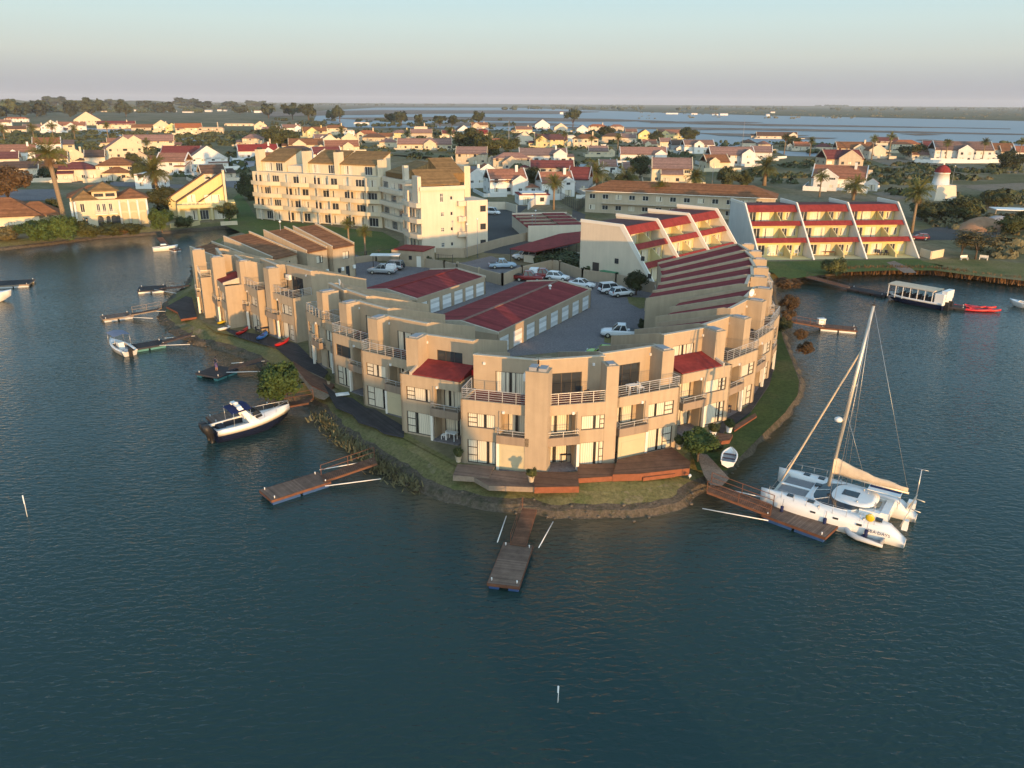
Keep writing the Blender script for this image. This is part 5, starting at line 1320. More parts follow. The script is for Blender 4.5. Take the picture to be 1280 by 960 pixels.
# ---- the three big houses on the left bank
def arch_villa():
    A, B_ = G(99, 284, GZ), G(188, 279, GZ); d = B_-A; w = d.length
    t = thing('villa', 'white waterfront villa with arches, balconies and golden brown hip roofs', 'villa', (A.x, A.y, GZ), math.atan2(d.y, d.x))
    hs = [(.06*w, .12*w, 3.5, 5.6), (.28*w, .33*w, 3.4, 5.4), (.36*w, .41*w, 3.4, 5.4), (.45*w, .5*w, 3.4, 5.4), (.06*w, .14*w, .3, 2.3)]
    b = MB(); b.wall((0, 0), (1, 0), 0, w, 0, 6.3, hs); b.wall((0, 12), (0, -1), 0, 12, 0, 6.3); b.wall((w, 0), (0, 1), 0, 12, 0, 6.3); b.wall((w, 12), (-1, 0), 0, w, 0, 6.3); b.build('wall', M['cream'], t)
    place_windows(t, (0, 0), (1, 0), hs, [('mid', 'glass', 'wframe'), ('mid', 'glass', 'wframe'), ('mid', 'glass', 'wframe'), ('mid', 'glass', 'wframe'), ('sliding', 'glass', 'wframe')])
    for k, (u, ww, z0, zt) in enumerate(((.31, 1.3, .05, 2.5), (.42, .9, .05, 2.4), (.5, 1.3, .05, 2.5), (.56, .9, .05, 2.4), (.66, 1.5, 3.4, 5.6), (.79, 1.5, 3.4, 5.6), (.92, 1.5, 3.4, 5.6), (.66, 1.7, .05, 3.0), (.79, 1.7, .05, 3.0), (.92, 1.5, .05, 3.0))):
        q = MB(); x = u*w; pts = [(x-ww/2, z0), (x+ww/2, z0)] + [(x+ww/2*math.cos(a*math.pi/8), zt-ww/2+ww/2*math.sin(a*math.pi/8)) for a in range(9)]
        q.add([(a, -.03, c) for a, c in pts], [tuple(range(len(pts)))]); q.build('arch_opening', M['glass' if k < 4 else 'infill'], t)
    for u in (.60, .725, .855, .985):
        q = MB(); q.tube([(u*w, -.35, 0), (u*w, -.35, 6.0)], [.28, .24], 10); q.build('column', M['wpaint'], t)
    for (u0, u1) in ((.25, .43), (.44, .56)):
        q = MB(); q.box(u0*w, u1*w, -1.3, -.005, 2.85, 3.05); o = q.build('balcony', M['wpaint'], t); railing(o, [(u0*w+.1, -.1, 3.05), (u0*w+.1, -1.2, 3.05), (u1*w-.1, -1.2, 3.05), (u1*w-.1, -.1, 3.05)], .9, 4, 'balcony_railing', 'wpaint')
    for (x0, x1, y0, y1, h, nm, typ) in ((-.3, .30*w, .5, 12, 6.3, 'olive', 'hip'), (.58*w, w+.2, .3, 10, 6.3, 'brown', 'hip')): roof_block(t, x0, x1, y0, y1, h, typ, nm, 'cream', 2.2)
    q = MB(); hs = [(.27*w, .4*w, 6.9, 7.7), (.43*w, .56*w, 6.9, 7.7)]; q.wall((0, 1.6), (1, 0), .24*w, .59*w, 6.3, 8.2, hs); q.box(.24*w, .245*w, 1.6, 9, 6.3, 8.2); q.box(.585*w, .59*w, 1.6, 9, 6.3, 8.2); q.build('attic', M['cream'], t)
    place_windows(t, (0, 1.6), (1, 0), hs, [('sliding', 'glass'), ('sliding', 'glass')]); roof_block(t, .22*w, .61*w, 1.4, 10, 8.2, 'hip', 'olive', 'cream', 2.0)
    roof_block(t, -1.5, .62*w, 9, 19, 6.2, 'hip', 'brown', 'cream', 2.6)
    q = MB(); q.wall((-1.2, 9.3), (1, 0), 0, .6*w, 0, 6.2); q.wall((-1.2, 18.7), (0, -1), 0, 9.4, 0, 6.2); q.build('rear_wing', M['cream'], t)
    for x in (-.9, -.1):
        q = MB(); q.tube([(x, -.8, 0), (x, -.8, 6.2)], [.3, .26], 10); q.build('column', M['wpaint'], t)
arch_villa()
def mono_villa():
    A, B_ = G(224, 276, GZ), G(296, 273, GZ); d = B_-A; w = d.length
    t = thing('villa', 'bright yellow villa with two steep slanting walls and a terrace by the canal end', 'villa', (A.x, A.y, GZ), math.atan2(d.y, d.x))
    b = MB(); b.wall((0, 0), (1, 0), 0, w, 0, 3.2, [(.12*w, .32*w, .1, 2.5), (.36*w, .52*w, .1, 2.5), (.62*w, .84*w, .1, 2.4)]); b.box(0, w, -1.5, .4, 3.2, 4.1); b.wall((w, 0), (0, 1), 0, 10, 0, 3.3); b.wall((0, 10), (0, -1), 0, 10, 0, 3.3); b.build('wall', M['yellow'], t)
    place_windows(t, (0, 0), (1, 0), [(.12*w, .32*w, .1, 2.5), (.36*w, .52*w, .1, 2.5), (.62*w, .84*w, .1, 2.4)], [('sliding', 'curtain', 'wframe'), ('sliding', 'glass', 'wframe'), ('sliding', 'curtain', 'wframe')])
    for i, (x0, x1, y, z0, zt) in enumerate(((-.16*w, .52*w, 7.0, 5.0, 11.3), (.0*w, .83*w, 3.2, 4.4, 11.8), (.36*w, .82*w, 1.4, 4.2, 8.6))):
        q = MB(); q.add([(x0, y, 0), (x1, y, 0), (x1, y, zt), (x0, y, z0)] + [(x0, y+(3.6 if i < 2 else 1.7), 0), (x1, y+(3.6 if i < 2 else 1.7), 0), (x1, y+(3.6 if i < 2 else 1.7), zt), (x0, y+(3.6 if i < 2 else 1.7), z0)], [(0, 1, 2, 3), (4, 5, 6, 7), (1, 5, 6, 2), (0, 4, 7, 3)]); q.build('slanting_wall', M['yellow'], t)
        q = MB(); dx = 3.7 if i < 2 else 1.75; q.add([(x0-.3, y-.12, z0+.0), (x1+.05, y-.12, zt+.08), (x1+.05, y+dx, zt+.08), (x0-.3, y+dx, z0)], [(0, 1, 2, 3)]); q.add([(x0-.3, y-.12, z0+.0), (x1+.05, y-.12, zt+.08), (x1+.05, y-.12, zt-.25), (x0-.3, y-.12, z0-.3)], [(0, 1, 2, 3)]); q.build('roof', M['darkbrown'], t)
    for u, y in ((.25, 3.17), (.55, 1.37), (.68, 1.37)): window(t, (u*w, y, 4.3), 0, 2.0, 1.9, 'sliding', 'wframe', 'curtain')
    q = MB(); q.box(.83*w+.005, .87*w, 1.0, 5.0, 0, 12.4); q.build('chimney', M['cream'], t)
    q = MB(); q.box(.84*w, w, -.2, 6, 3.3, 4.3); q.build('terrace', M['yellow'], t)
    railing(t, [(.1*w, -1.4, 4.1), (.46*w, -1.4, 4.1)], .6, 3); railing(t, [(.5*w, -1.4, 4.1), (.8*w, -1.4, 4.1)], .6, 3)
    for u in (.0, .34, .56, .86):
        q = MB(); q.box(u*w, u*w+.5, -1.4, -.9, 0, 3.2); q.build('pillar', M['yellow'], t)
mono_villa()
def hip_house():
    A, B_ = G(-45, 292, GZ), G(52, 287, GZ); d = B_-A; w = d.length
    t = thing('villa', 'low brown hip roofed waterfront house at the left picture edge', 'villa', (A.x, A.y, GZ), math.atan2(d.y, d.x))
    walls_with_windows(t, 0, w, 0, 13, 3.3, 'cream', True); roof_block(t, -.5, w+.5, 0, 13, 3.3, 'hip', 'brown', 'cream', 4.0)
    walls_with_windows(t, w-6.0, w+4.2, 2.0, 9, 3.0, 'cream', True, name='wing_wall'); roof_block(t, w-6.2, w+4.4, 1.5, 10, 3.1, 'hip', 'brown', 'cream', 3.0, name='wing_roof')
    q = MB(); q.box(w*.3, w*.8, -2.4, -.1, 0, 1.0); q.build('terrace_wall', M['cream2'], t)
hip_house()
wall_run('pale terrace wall in front of the yellow villa at the water', [(213,285),(240,283),(250,281)], 1.1, 'yellow', piers=False)
wall_run('low cream garden wall under the round tree of the yellow villa', [(276,282),(297,281)], 1.0, 'cream', piers=False)
wall_run('long white garden wall across the front of the far mansion', [(1143,203),(1165,204),(1235,204),(1245,202),(1272,203)], 1.8, 'white', piers=False)
wall_run('low pale wall in the green field before the pink hip house', [(290,183),(318,181.5)], 1.2, 'cream', piers=False)
wall_run('white yard wall along the canal by the pink roofed house', [(941,201),(968,199),(983,198)], 1.4, 'white', piers=False)
wall_run('white wall at the right foot of the salmon roofed house', [(1078,231),(1090,236),(1099,236)], 1.3, 'white', piers=False)
wall_run('white shaded yard wall left of the mesh fenced yard', [(660,262),(676,250),(702,250)], 2.0, 'white', piers=False)
wall_run('pale lane wall beyond the white minibus', [(604,262),(632,262),(646,266)], 2.2, 'cream2', piers=False)
# ================================================================== PLANTS
def leaf_mesh(name, m, n=1500, clumps=16, leaf=.13, seed=0, flat=1., core=True, hollow=.35, up=.15):
    r = random.Random(seed); b = MB()
    cs = []
    for i in range(clumps):
        while True:
            p = Vector((r.uniform(-1, 1), r.uniform(-1, 1), r.uniform(-1, 1)))
            if hollow < p.length < .82: break
        p.z *= flat; cs.append((p, r.uniform(.26, .46)))
    for i in range(n):
        c, cr_ = cs[i % clumps]
        d = Vector((r.gauss(0, 1), r.gauss(0, 1), r.gauss(0, 1)+up)).normalized()
        p = c + d*cr_*(r.random()**.4)
        s = leaf*r.uniform(.6, 1.4)
        nrm = (d*.8+Vector((r.gauss(0, .6), r.gauss(0, .6), r.gauss(0, .6)+.35))).normalized()
        x = nrm.orthogonal().normalized(); y = nrm.cross(x); a = r.uniform(0, 6.28)
        x, y = x*math.cos(a)+y*math.sin(a), y*math.cos(a)-x*math.sin(a)
        b.add([p-x*s-y*s*.3, p-y*s*.6, p+x*s-y*s*.2, p+x*s*.5+y*s*.7, p-x*s*.6+y*s*.55], [(0, 1, 2, 3, 4)])
    if core:
        for c, q in cs: b.blob(tuple(c*.8), q*.62, q*.62, q*.6, 7, 5)
        b.blob((0, 0, 0), .5, .5, .5*flat, 8, 6)
    me = bpy.data.meshes.new(name); me.from_pydata(b.v, [], b.f); me.materials.append(M[m]); return me
CR = {}
def crown(kind, i):
    k = (kind, i % 3)
    if k not in CR:
        sd = hash(kind) % 1000 if False else sum(map(ord, kind))*7+i % 3
        if kind == 'pine': CR[k] = leaf_mesh('crown', 'leafdark', 900, 9, .10, sd, .75, True, .3)
        elif kind == 'sparse': CR[k] = leaf_mesh('crown', 'leafgrey', 1500, 30, .05, sd, .7, False, .25)
        elif kind == 'far': CR[k] = leaf_mesh('crown', 'leaf', 420, 10, .22, sd, .85)
        elif kind == 'fardark': CR[k] = leaf_mesh('crown', 'leafdark', 420, 10, .22, sd, .85)
        else: CR[k] = leaf_mesh('crown', kind, 6000, 26, .058, sd, .85)
    return CR[k]
_ti = 0
def tree(label, px, py, hpx, wpx, kind='leaf', trunk=.35, group=None, name='tree', cat='tree', tw=.035, z=GZ):
    """foot at a photo pixel, height and width in pixels there"""
    global _ti
    _ti += 1; A = G(px, py, z); s = math.hypot(A.length, H)/FPX; h = hpx*s*1.04; w = wpx*s; r = random.Random(_ti)
    t = thing(name, label, cat, (A.x, A.y, z), r.uniform(0, 6.28), group)
    ch = h*(1-trunk); cz = h*trunk + ch*.5
    if trunk > 0:
        b = MB(); q = h*tw
        b.tube([(0, 0, -.1), (.1*q, .2*q, h*trunk*.6), (0, 0, h*trunk+ch*.4)], [q, q*.75, q*.4], 7)
        for k in range(4):
            a = k*1.6+r.random(); b.tube([(0, 0, h*trunk*.75), (math.cos(a)*w*.16, math.sin(a)*w*.16, cz-ch*.1), (math.cos(a)*w*.3, math.sin(a)*w*.3, cz+ch*.12)], [q*.5, q*.35, q*.15], 5)
        b.build('trunk', M['bark'], t)
    c = link('crown' if trunk > 0 else 'foliage', crown(kind, _ti), t, (0, 0, cz)); c.scale = (w*.55, w*.55, ch*.58)
    return t
def bush(label, px, py, hpx, wpx, kind='leaf', group=None, **k): return tree(label, px, py, hpx, wpx, kind, 0, group, 'bush', 'bush', **k)
def palm_crown(seed, n=64, skirt=16):
    r = random.Random(seed); b = MB()
    for i in range(n+skirt):
        az = r.uniform(0, 6.28)
        if i < n: el = R(r.uniform(-25, 80)); L_ = r.uniform(.85, 1.1); droop = r.uniform(.5, 1.1)
        else: el = R(r.uniform(-80, -45)); L_ = r.uniform(.5, .75); droop = .2
        p = Vector((0, 0, 0)); d = Vector((math.cos(az)*math.cos(el), math.sin(az)*math.cos(el), math.sin(el)))
        side = Vector((-math.sin(az), math.cos(az), 0)); pts = []
        K = 7
        for k in range(K+1):
            pts.append(p.copy()); p += d*L_/K; d = (d+Vector((0, 0, -droop/K*1.2))).normalized()
        for k in range(K):
            for s in (-1, 1):
                w0 = .19*math.sin(math.pi*min(1, (k+.35)/K))+.02
                a, c = pts[k], pts[k+1]; dd = (c-a)
                for h_ in (0., .5):                                  # separate leaflets with gaps
                    e = a+dd*h_; f = a+dd*(h_+.34); tip = e+dd*.9+side*s*w0+Vector((0, 0, -.06-.1*abs(r.random())))
                    b.add([e, f, tip], [(0, 1, 2)], 0 if i < n else 1)
    me = bpy.data.meshes.new('crown'); me.from_pydata(b.v, [], b.f); me.materials.append(M['frond']); me.materials.append(M['leafbrown']); me.polygons.foreach_set('material_index', b.m); return me
PC = [palm_crown(i) for i in range(3)]
_pi = 0
def palm(label, px, py, hpx, cpx, group=None, lean=0., fat=.03):
    global _pi
    _pi += 1; A = G(px, py, GZ); s = math.hypot(A.length, H)/FPX; h = hpx*s*1.03; rr = cpx*s*.5
    t = thing('palm_tree', label, 'palm', (A.x, A.y, GZ), 0, group)
    b = MB(); top = Vector((lean*h, 0, h-rr*.75)); q = max(.22, h*fat)
    b.tube([(0, 0, -.1), (lean*h*.3, 0, h*.3), tuple(top*.98), tuple(top)], [q*1.15, q*.85, q*.8, q*.5], 9); b.build('trunk', M['palmbark'], t)
    c = link('crown', PC[_pi % 3], t, top, _pi*1.3); c.scale = (rr, rr, rr)
    return t
palm('tall palm at the left beside the arched villa, the biggest in the photo', 84, 289, 92, 40, lean=-.06)
palm('tall leaning palm between the arched villa and the yellow villa', 205, 270, 62, 40, lean=-.09)
palm('small lawn palm on the right, behind the court hut', 457, 322, 38, 20)
palm('small lawn palm on the left, taller and thinner, behind the brown roofs', 437, 318, 42, 18)
palm('palm rising over the left half of the long brown roof', 824, 268, 38, 24, fat=.05)
palm('bushy palm rising over the middle of the long brown roof', 866, 262, 46, 26, fat=.05)
palm('shaggy palm right of the white stepped block', 1139, 292, 56, 36, fat=.03)
palm('slim court palm in front of the attic window cottage', 692, 262, 40, 26)
palm('broad squat palm in shade above the dark slate roof', 745, 232, 28, 36, fat=.06)
palm('broad golden squat palm left of the pink tiled cottage', 783, 232, 20, 32, fat=.06)
palm('fat golden palm on the green mound', 955, 232, 32, 32, fat=.07)
palm('bushy palm right before the salmon roofed house', 1066, 250, 26, 30, fat=.06)
palm('dark palm left before the salmon roofed house', 1024, 246, 28, 18)
palm('lone palm on the far left green, first from the left', 6, 176, 16, 13)
for l, x, y, h, c in (('palm on the far green below the low pinkish house', 43, 176, 17, 12), ('palm on the far green before the white complex', 67, 174, 17, 12), ('palm on the far green before the three gable house', 94, 175, 15, 11), ('slim palm right of the far moorings', 136, 177, 20, 10),
                      ('small palm before the two gable cream house', 185, 191, 15, 11), ('palm beside the long pink row house', 563, 186, 24, 13), ('round palm left of the long pink row house', 509, 178, 14, 12), ('palm left before the yellow arch villa', 674, 184, 14, 10), ('palm right before the yellow arch villa', 705, 186, 20, 10),
                      ('palm before the peach chimney house', 739, 190, 18, 9), ('slim palm beyond the pink roofed house by the canal', 980, 193, 22, 11), ('slim leaning palm beyond the canal right of the pink roof', 1012, 195, 20, 11), ('slim palm left of the pale gable house', 1089, 200, 26, 12), ('slim palm right of the pale gable house', 1110, 200, 28, 12),
                      ('slim palm before the left bay of the mansion', 1181, 202, 22, 11), ('slim palm before the right wing of the mansion', 1227, 203, 24, 11), ('slim palm near the right picture edge', 1272, 204, 24, 10), ('palm among the trees behind the end block', 612, 190, 22, 12), ('palm in the mid village left of the pavilion', 428, 178, 18, 11), ('slim palm right of the yellow gable house', 772, 190, 20, 11)):
    palm(l, x, y, h, c, 'small palms of the village', fat=.025)
# bank bushes left
for l, x, y, h, w, k in (('round green bush at the water left of the tall palm', 47, 302, 24, 34, 'leafbright'), ('second round green bush, under the tall palm', 81, 299, 26, 32, 'leafbright'), ('dense bush before the left corner of the arched villa', 110, 296, 17, 26, 'leaf'),
                      ('broad bush before the arches of the villa', 137, 295, 15, 32, 'leaf'), ('low olive bush before the right columns of the villa', 165, 292, 11, 26, 'leaf'), ('low brown shrub at the far left shore', 10, 300, 14, 30, 'leafgrey'), ('small bush on the terrace of the yellow villa', 231, 284, 13, 20, 'leaf'), ('reddish shrub between villa bushes', 152, 293, 9, 16, 'leafbrown')):
    bush(l, x, y, h, w, k)
tree('big dark tree right of the arched villa beneath the leaning palm', 206, 270, 30, 36, 'leafdark', .12)
tree('bright green tree at the right corner of the arched villa', 203, 290, 27, 24, 'leafbright', .1)
tree('round topped tree before the terrace of the yellow villa', 288, 281, 24, 24, 'leaf', .35)
tree('rusty bare tree behind the brown hip house', 12, 256, 38, 46, 'leafbrown', .25)
bush('dark bush between the hip house and the tall palm', 66, 276, 22, 20, 'leafdark')
bush('dark shrub filling the gap beside the long cream block', 313, 250, 30, 26, 'leafdark')
# court and peninsula
tree('round dark tree in the paved court beside the two white cars', 795, 369, 28, 26, 'leafdark', .2)
tree('round leafy tree on the lawn by the long red deck', 872, 577, 40, 42, 'leafbright', .28)
bush('big dense weeping bush on the left bank', 352, 500, 46, 52, 'leafmid')
bush('low bush below the weeping bush at the small dock ramp', 336, 478, 16, 22, 'leaf')
bush('clipped shrub beside the court hut', 535, 333, 12, 11, 'leafdark')
bush('small potted shrub beside the white pickup', 803, 411, 12, 12, 'leafdark')
bush('dark shrub at the corner of the carport wall', 676, 322, 10, 10, 'leafdark')
for l, x, y, h, w, k in (('green round bush on the basin edge before the white stepped block', 1041, 343, 20, 26, 'leaf'), ('rusty bush at the inner corner of the basin', 984, 360, 12, 30, 'leafbrown'), ('rusty bush on the basin edge left of the first jetty', 986, 388, 18, 22, 'leafbrown'), ('lower rusty bush above the red boarded jetty', 985, 402, 14, 16, 'leafbrown'),
                      ('dark low bush at the root of the red boarded jetty', 979, 413, 14, 18, 'leafdark'), ('small rusty bush in the water right of the green lawn', 1000, 424, 12, 16, 'leafbrown'), ('another rusty bush in the water farther out', 1006, 443, 15, 18, 'leafbrown'), ('dark shrub low on the right lawn behind the dinghy', 893, 563, 13, 18, 'leafdark')):
    bush(l, x, y, h, w, k)
tree('wide bare golden tree on the right lawn by the basin', 1219, 324, 34, 46, 'sparse', .32, tw=.03)
tree('slender bare tree leaning left beside the wide golden tree', 1201, 322, 27, 26, 'sparse', .35, tw=.03)
for l, x, y, h, w, k in (('big dark tree below the lighthouse folly', 1198, 275, 23, 36, 'leafdark'), ('dark bushy tree left below the lighthouse folly', 1172, 275, 17, 28, 'leafdark'), ('dark tree right behind the shaggy palm', 1152, 275, 19, 26, 'leafdark'), ('dark round tree at the right of the scrub field', 1243, 260, 18, 26, 'leafdark'), ('brown green tree near the right picture edge by the parking', 1263, 293, 19, 26, 'leaf'), ('dark tree cut by the right picture edge', 1284, 291, 22, 26, 'leafdark'),
                      ('dark tree at the foot of the mansion wall', 1262, 212, 18, 24, 'leafdark'), ('dark trees clump left of the pink cottage', 800, 222, 24, 26, 'leafdark'), ('dark shrub tree right of the pink cottage', 907, 234, 22, 24, 'leafdark'), ('second dark tree right of the pink cottage', 930, 234, 18, 22, 'leaf'), ('dark tree behind the orange cottages', 667, 232, 20, 24, 'leafdark'), ('olive tree beside the maroon house', 705, 228, 16, 20, 'leaf'),
                      ('tree clump left of the tall far poles', 590, 190, 26, 40, 'leaf'), ('green trees before the red roofs', 612, 194, 22, 34, 'leaf'), ('yellow green tree right of the far poles', 635, 190, 18, 26, 'leaf'), ('big green tree in the middle left village', 347, 186, 24, 28, 'leaf'), ('second green tree in the middle left village', 362, 186, 20, 22, 'leaf'), ('green tree left of the sand box house', 333, 180, 16, 20, 'leafgrey'),
                      ('dark bush before the purple roof', 245, 192, 14, 22, 'leafdark'), ('olive tree by the lagoon jetty', 861, 176, 15, 22, 'leaf'), ('olive tree before the orange lagoon house', 1141, 199, 16, 30, 'leaf'), ('dark tree before the long low brown house', 990, 182, 10, 16, 'leafdark'), ('dark garden tree behind the peach house', 758, 172, 12, 20, 'leafdark'), ('dark garden tree near the yellow gable', 820, 180, 14, 18, 'leafdark'),
                      ('dark tree left of the white terracotta village house', 167, 208, 14, 16, 'leafdark'), ('dark tree beside the cream double garage house', 178, 232, 24, 18, 'leafdark'), ('dark garden bush behind the tall palm', 62, 226, 14, 22, 'leafdark')):
    tree(l, x, y, h, w, k, .12, 'village trees')
# tall gums on the lagoon side and the far belt
for l, x, y, h, w in (('tall far gum tree, leftmost of the lagoon side gums', 336, 148, 18, 18), ('tall far gum tree right of the leftmost lagoon gum', 366, 150, 20, 18), ('tallest far gum tree with forked crown left of the lagoon', 386, 152, 21, 19), ('thin far gum tree on the lagoon bank', 415, 152, 14, 13), ('tall thin gum standing out over the blue lagoon', 425, 153, 20, 13),
                      ('round gum tree on the lagoon bank behind the pavilion', 489, 156, 14, 13), ('tall gum pair on the lagoon bank behind the pavilion', 502, 157, 18, 14), ('gum tree on the lagoon bank right of the tall pair', 522, 158, 15, 12), ('broad gum tree on the lagoon bank left of the brown gable', 550, 159, 14, 18), ('far gum tree over the lagoon left of the tall poles', 565, 159, 15, 14), ('dark conical gum over the lagoon by the brown gable', 598, 158, 19, 13)):
    tree(l, x, y, h, w, 'fardark', .25, 'gum trees along the lagoon')
t = tree('lone umbrella pine with layered crown in front of the lagoon', 716, 160, 21, 20, 'pine', .3, tw=.03)
for i, (x, y, h, w) in enumerate(((-8,150,22,34),(8,148,22,26),(26,147,18,24),(46,146,20,26),(58,144,17,22),(70,135,14,22),(88,146,20,20),(115,145,22,20),(98,140,14,22),(130,140,14,18),(158,146,20,18),(182,138,12,20),(205,141,14,22),(232,135,13,26),(256,138,12,22),(285,136,10,26),(300,143,12,20),(145,134,10,20),(318,134,9,20))):
    tree('broad dark tree of the far left belt behind the village', x, y, h*.92, w*.95, 'fardark', .12, 'trees of the far left belt')
# reeds on the basin edge
def reeds(label, pix, h, n, seed, cat='reeds', m='reed'):
    r = random.Random(seed); pts = gp(pix, .3); c = pts[0]; b = MB()
    for i in range(n):
        k = r.randrange(len(pts)-1); p = pts[k].lerp(pts[k+1], r.random())-c + Vector((r.gauss(0, .5), r.gauss(0, .6), 0))
        hh = h*r.uniform(.6, 1.2); a = r.uniform(0, 3.14); x = Vector((math.cos(a), math.sin(a), 0))*r.uniform(.05, .14)
        q = Vector((r.gauss(0, .25), r.gauss(0, .25), hh))
        b.add([p-x, p+x, p+q+x*.3, p+q-x*.3], [(0, 1, 2, 3)])
    o = b.build('reeds', M[m], None, c); tag(o, label, cat, kind='stuff')
reeds('brown reeds fringing the basin before the white stepped block', [(1052,343),(1110,341.5),(1160,342),(1205,347)], 1.4, 1500, 3)
reeds('brown reeds on the right shore of the basin', [(1205,347),(1250,353),(1300,358)], 1.3, 700, 4)
reeds('sparse reeds along the left bank', [(398,520),(420,544),(450,564),(480,587),(520,611)], .5, 900, 5, m='leafgrey')
# scrub and weeds: countless, one object each
def scrub(polys, n, seed, m, s0, s1, lab):
    r = random.Random(seed); b = MB()
    for poly in polys:
        pts = gp(poly, GZ); tri = fill(pts); ar = [((pts[q[1]]-pts[q[0]]).cross(pts[q[2]]-pts[q[0]])).length for q in tri]; tot = sum(ar)
        for i in range(n):
            q = r.choices(tri, ar)[0]; u, v = r.random(), r.random()
            if u+v > 1: u, v = 1-u, 1-v
            p = pts[q[0]]+(pts[q[1]]-pts[q[0]])*u+(pts[q[2]]-pts[q[0]])*v
            if noise.noise(p*.035) < -.05: continue
            s = r.uniform(s0, s1)
            for k in range(16):
                d = Vector((r.gauss(0, 1), r.gauss(0, 1), abs(r.gauss(0, .6)))).normalized(); e = p+Vector((d.x*s, d.y*s, d.z*s*.75)); l = s*r.uniform(.3, .6)
                x = d.orthogonal().normalized()*l; y = d.cross(x).normalized()*l
                b.add([e-x-y*.4, e+x-y*.5, e+x*.6+y*.6, e-x*.5+y*.7], [(0, 1, 2, 3)])
    o = b.build('scrub', M[m]); tag(o, lab, 'scrub', kind='stuff')
woodsV = 1
fieldR = [(1010,200),(1280,210),(1290,262),(1160,272),(1110,240),(1080,232),(960,230),(930,214)]
fieldR2 = [(1160,278),(1290,268),(1290,330),(1230,320),(1180,300)]
village = [(600,160),(800,166),(870,190),(850,215),(760,230),(620,215),(560,205),(470,195),(400,182),(330,182),(330,165)]
villageL = [(0,165),(330,165),(330,205),(260,235),(180,235),(60,232),(0,230)]
scrub([fieldR, fieldR], 420, 1, 'leafdark', .8, 2.6, 'dark scrub bushes over the open field on the right')
scrub([fieldR, fieldR2], 350, 2, 'leafgrey', .6, 1.9, 'grey green scrub over the open field on the right')
scrub([village, villageL], 800, 3, 'leafdark', .8, 3.0, 'garden bushes between the village houses')
scrub([village, villageL], 650, 4, 'leaf', .8, 2.6, 'olive garden bushes between the village houses')
scrub([village, villageL], 200, 11, 'leafdark', 2.2, 4.6, 'garden trees crowded between the village houses')
scrub([village, villageL], 120, 12, 'leaf', 2.0, 4.2, 'lighter garden trees crowded between the village houses')
# far woods: rows of tree clumps too far to count
def woods(polys, n, seed, m, h0, h1, lab, lift=0):
    r = random.Random(seed); b = MB()
    for poly in polys:
        pts = gp(poly, GZ+lift); tri = fill(pts)
        ys = [p[1] for p in poly]; xs = [p[0] for p in poly]
        for i in range(n):
            px = r.uniform(min(xs), max(xs)); py = r.uniform(min(ys), max(ys))
            p = G(px, py, GZ)
            if noise.noise(Vector((px*.02, py*.3, seed))) < -.15: continue
            h = r.uniform(h0, h1); w = h*r.uniform(.8, 1.8)
            for k in range(3):
                b.blob((p.x+r.gauss(0, w*.7), p.y+r.gauss(0, w*.5), p.z+h*.42), w*.5*r.uniform(.6, 1.2), w*.5, h*.55*r.uniform(.7, 1.1), 6, 4)
    o = b.build('woods', M[m]); tag(o, lab, 'woods', kind='stuff')
woods([[(-40,130),(340,130),(340,141),(-40,141)]], 700, 1, 'leafdark', 6, 13, 'far woods behind the left village')
woods([[(-60,124),(640,126),(640,132),(-60,132)]], 520, 2, 'leafdark', 8, 18, 'farthest dark woods along the left horizon')
woods([[(640,131),(1320,136),(1320,138),(640,138)]], 420, 3, 'leafdark', 7, 16, 'farthest dark woods along the right horizon')
woods([[(800,138),(1320,143),(1320,149),(800,142)]], 260, 4, 'leafgrey', 2, 4, 'low scrub on the far lagoon shore')
woods([[(1024,133.2),(1058,133.4),(1058,134.2),(1024,134)]], 16, 5, 'leafdark', 22, 34, 'clump of tall trees on the far right shore')
woods([[(340,150),(640,156),(640,160),(340,156)]], 150, 6, 'leafdark', 2.5, 5, 'low bushes on the lagoon bank behind the village')
woods([[(860,178),(1290,186),(1290,192),(860,186)]], 120, 7, 'leafdark', 1.5, 3.5, 'low bushes on the lagoon bank right of the village')
# clipped hedge by the carport
def hedge():
    pts = gp([(668,332),(690,332),(712,338),(736,345),(742,338),(722,326),(700,320),(680,324)], GZ)
    c = pts[0]; r = random.Random(5); b = MB()
    b.prism([(p.x-c.x, p.y-c.y) for p in pts], 0, 1.3)
    tri = fill(pts)
    for i in range(2600):
        q = r.choice(tri); u, v = sorted((r.random(), r.random()))
        p = pts[q[0]]*u+pts[q[1]]*(v-u)+pts[q[2]]*(1-v)-c; p.z = r.uniform(1.2, 1.65); s = r.uniform(.12, .25); a = r.uniform(0, 6.28)
        x = Vector((math.cos(a), math.sin(a), r.uniform(-.6, .6)))*s; y = Vector((-math.sin(a), math.cos(a), r.uniform(-.6, .6)))*s
        b.add([p-x-y, p+x-y, p+x+y, p-x+y], [(0, 1, 2, 3)])
    for i, a in enumerate(pts):
        e = pts[(i+1) % len(pts)]
        for k in range(130):
            p = a.lerp(e, r.random())-c; p.z = r.uniform(0, 1.4); s = r.uniform(.12, .25); d = Vector((r.gauss(0, 1), r.gauss(0, 1), r.gauss(0, 1))).normalized(); x = d.orthogonal()*s; y = d.cross(x).normalized()*s
            b.add([p-x-y, p+x-y, p+x+y, p-x+y], [(0, 1, 2, 3)])
    tag(b.build('hedge', M['leafdark'], None, c), 'thick dark clipped hedge left of the big blank gable', 'hedge')
hedge()
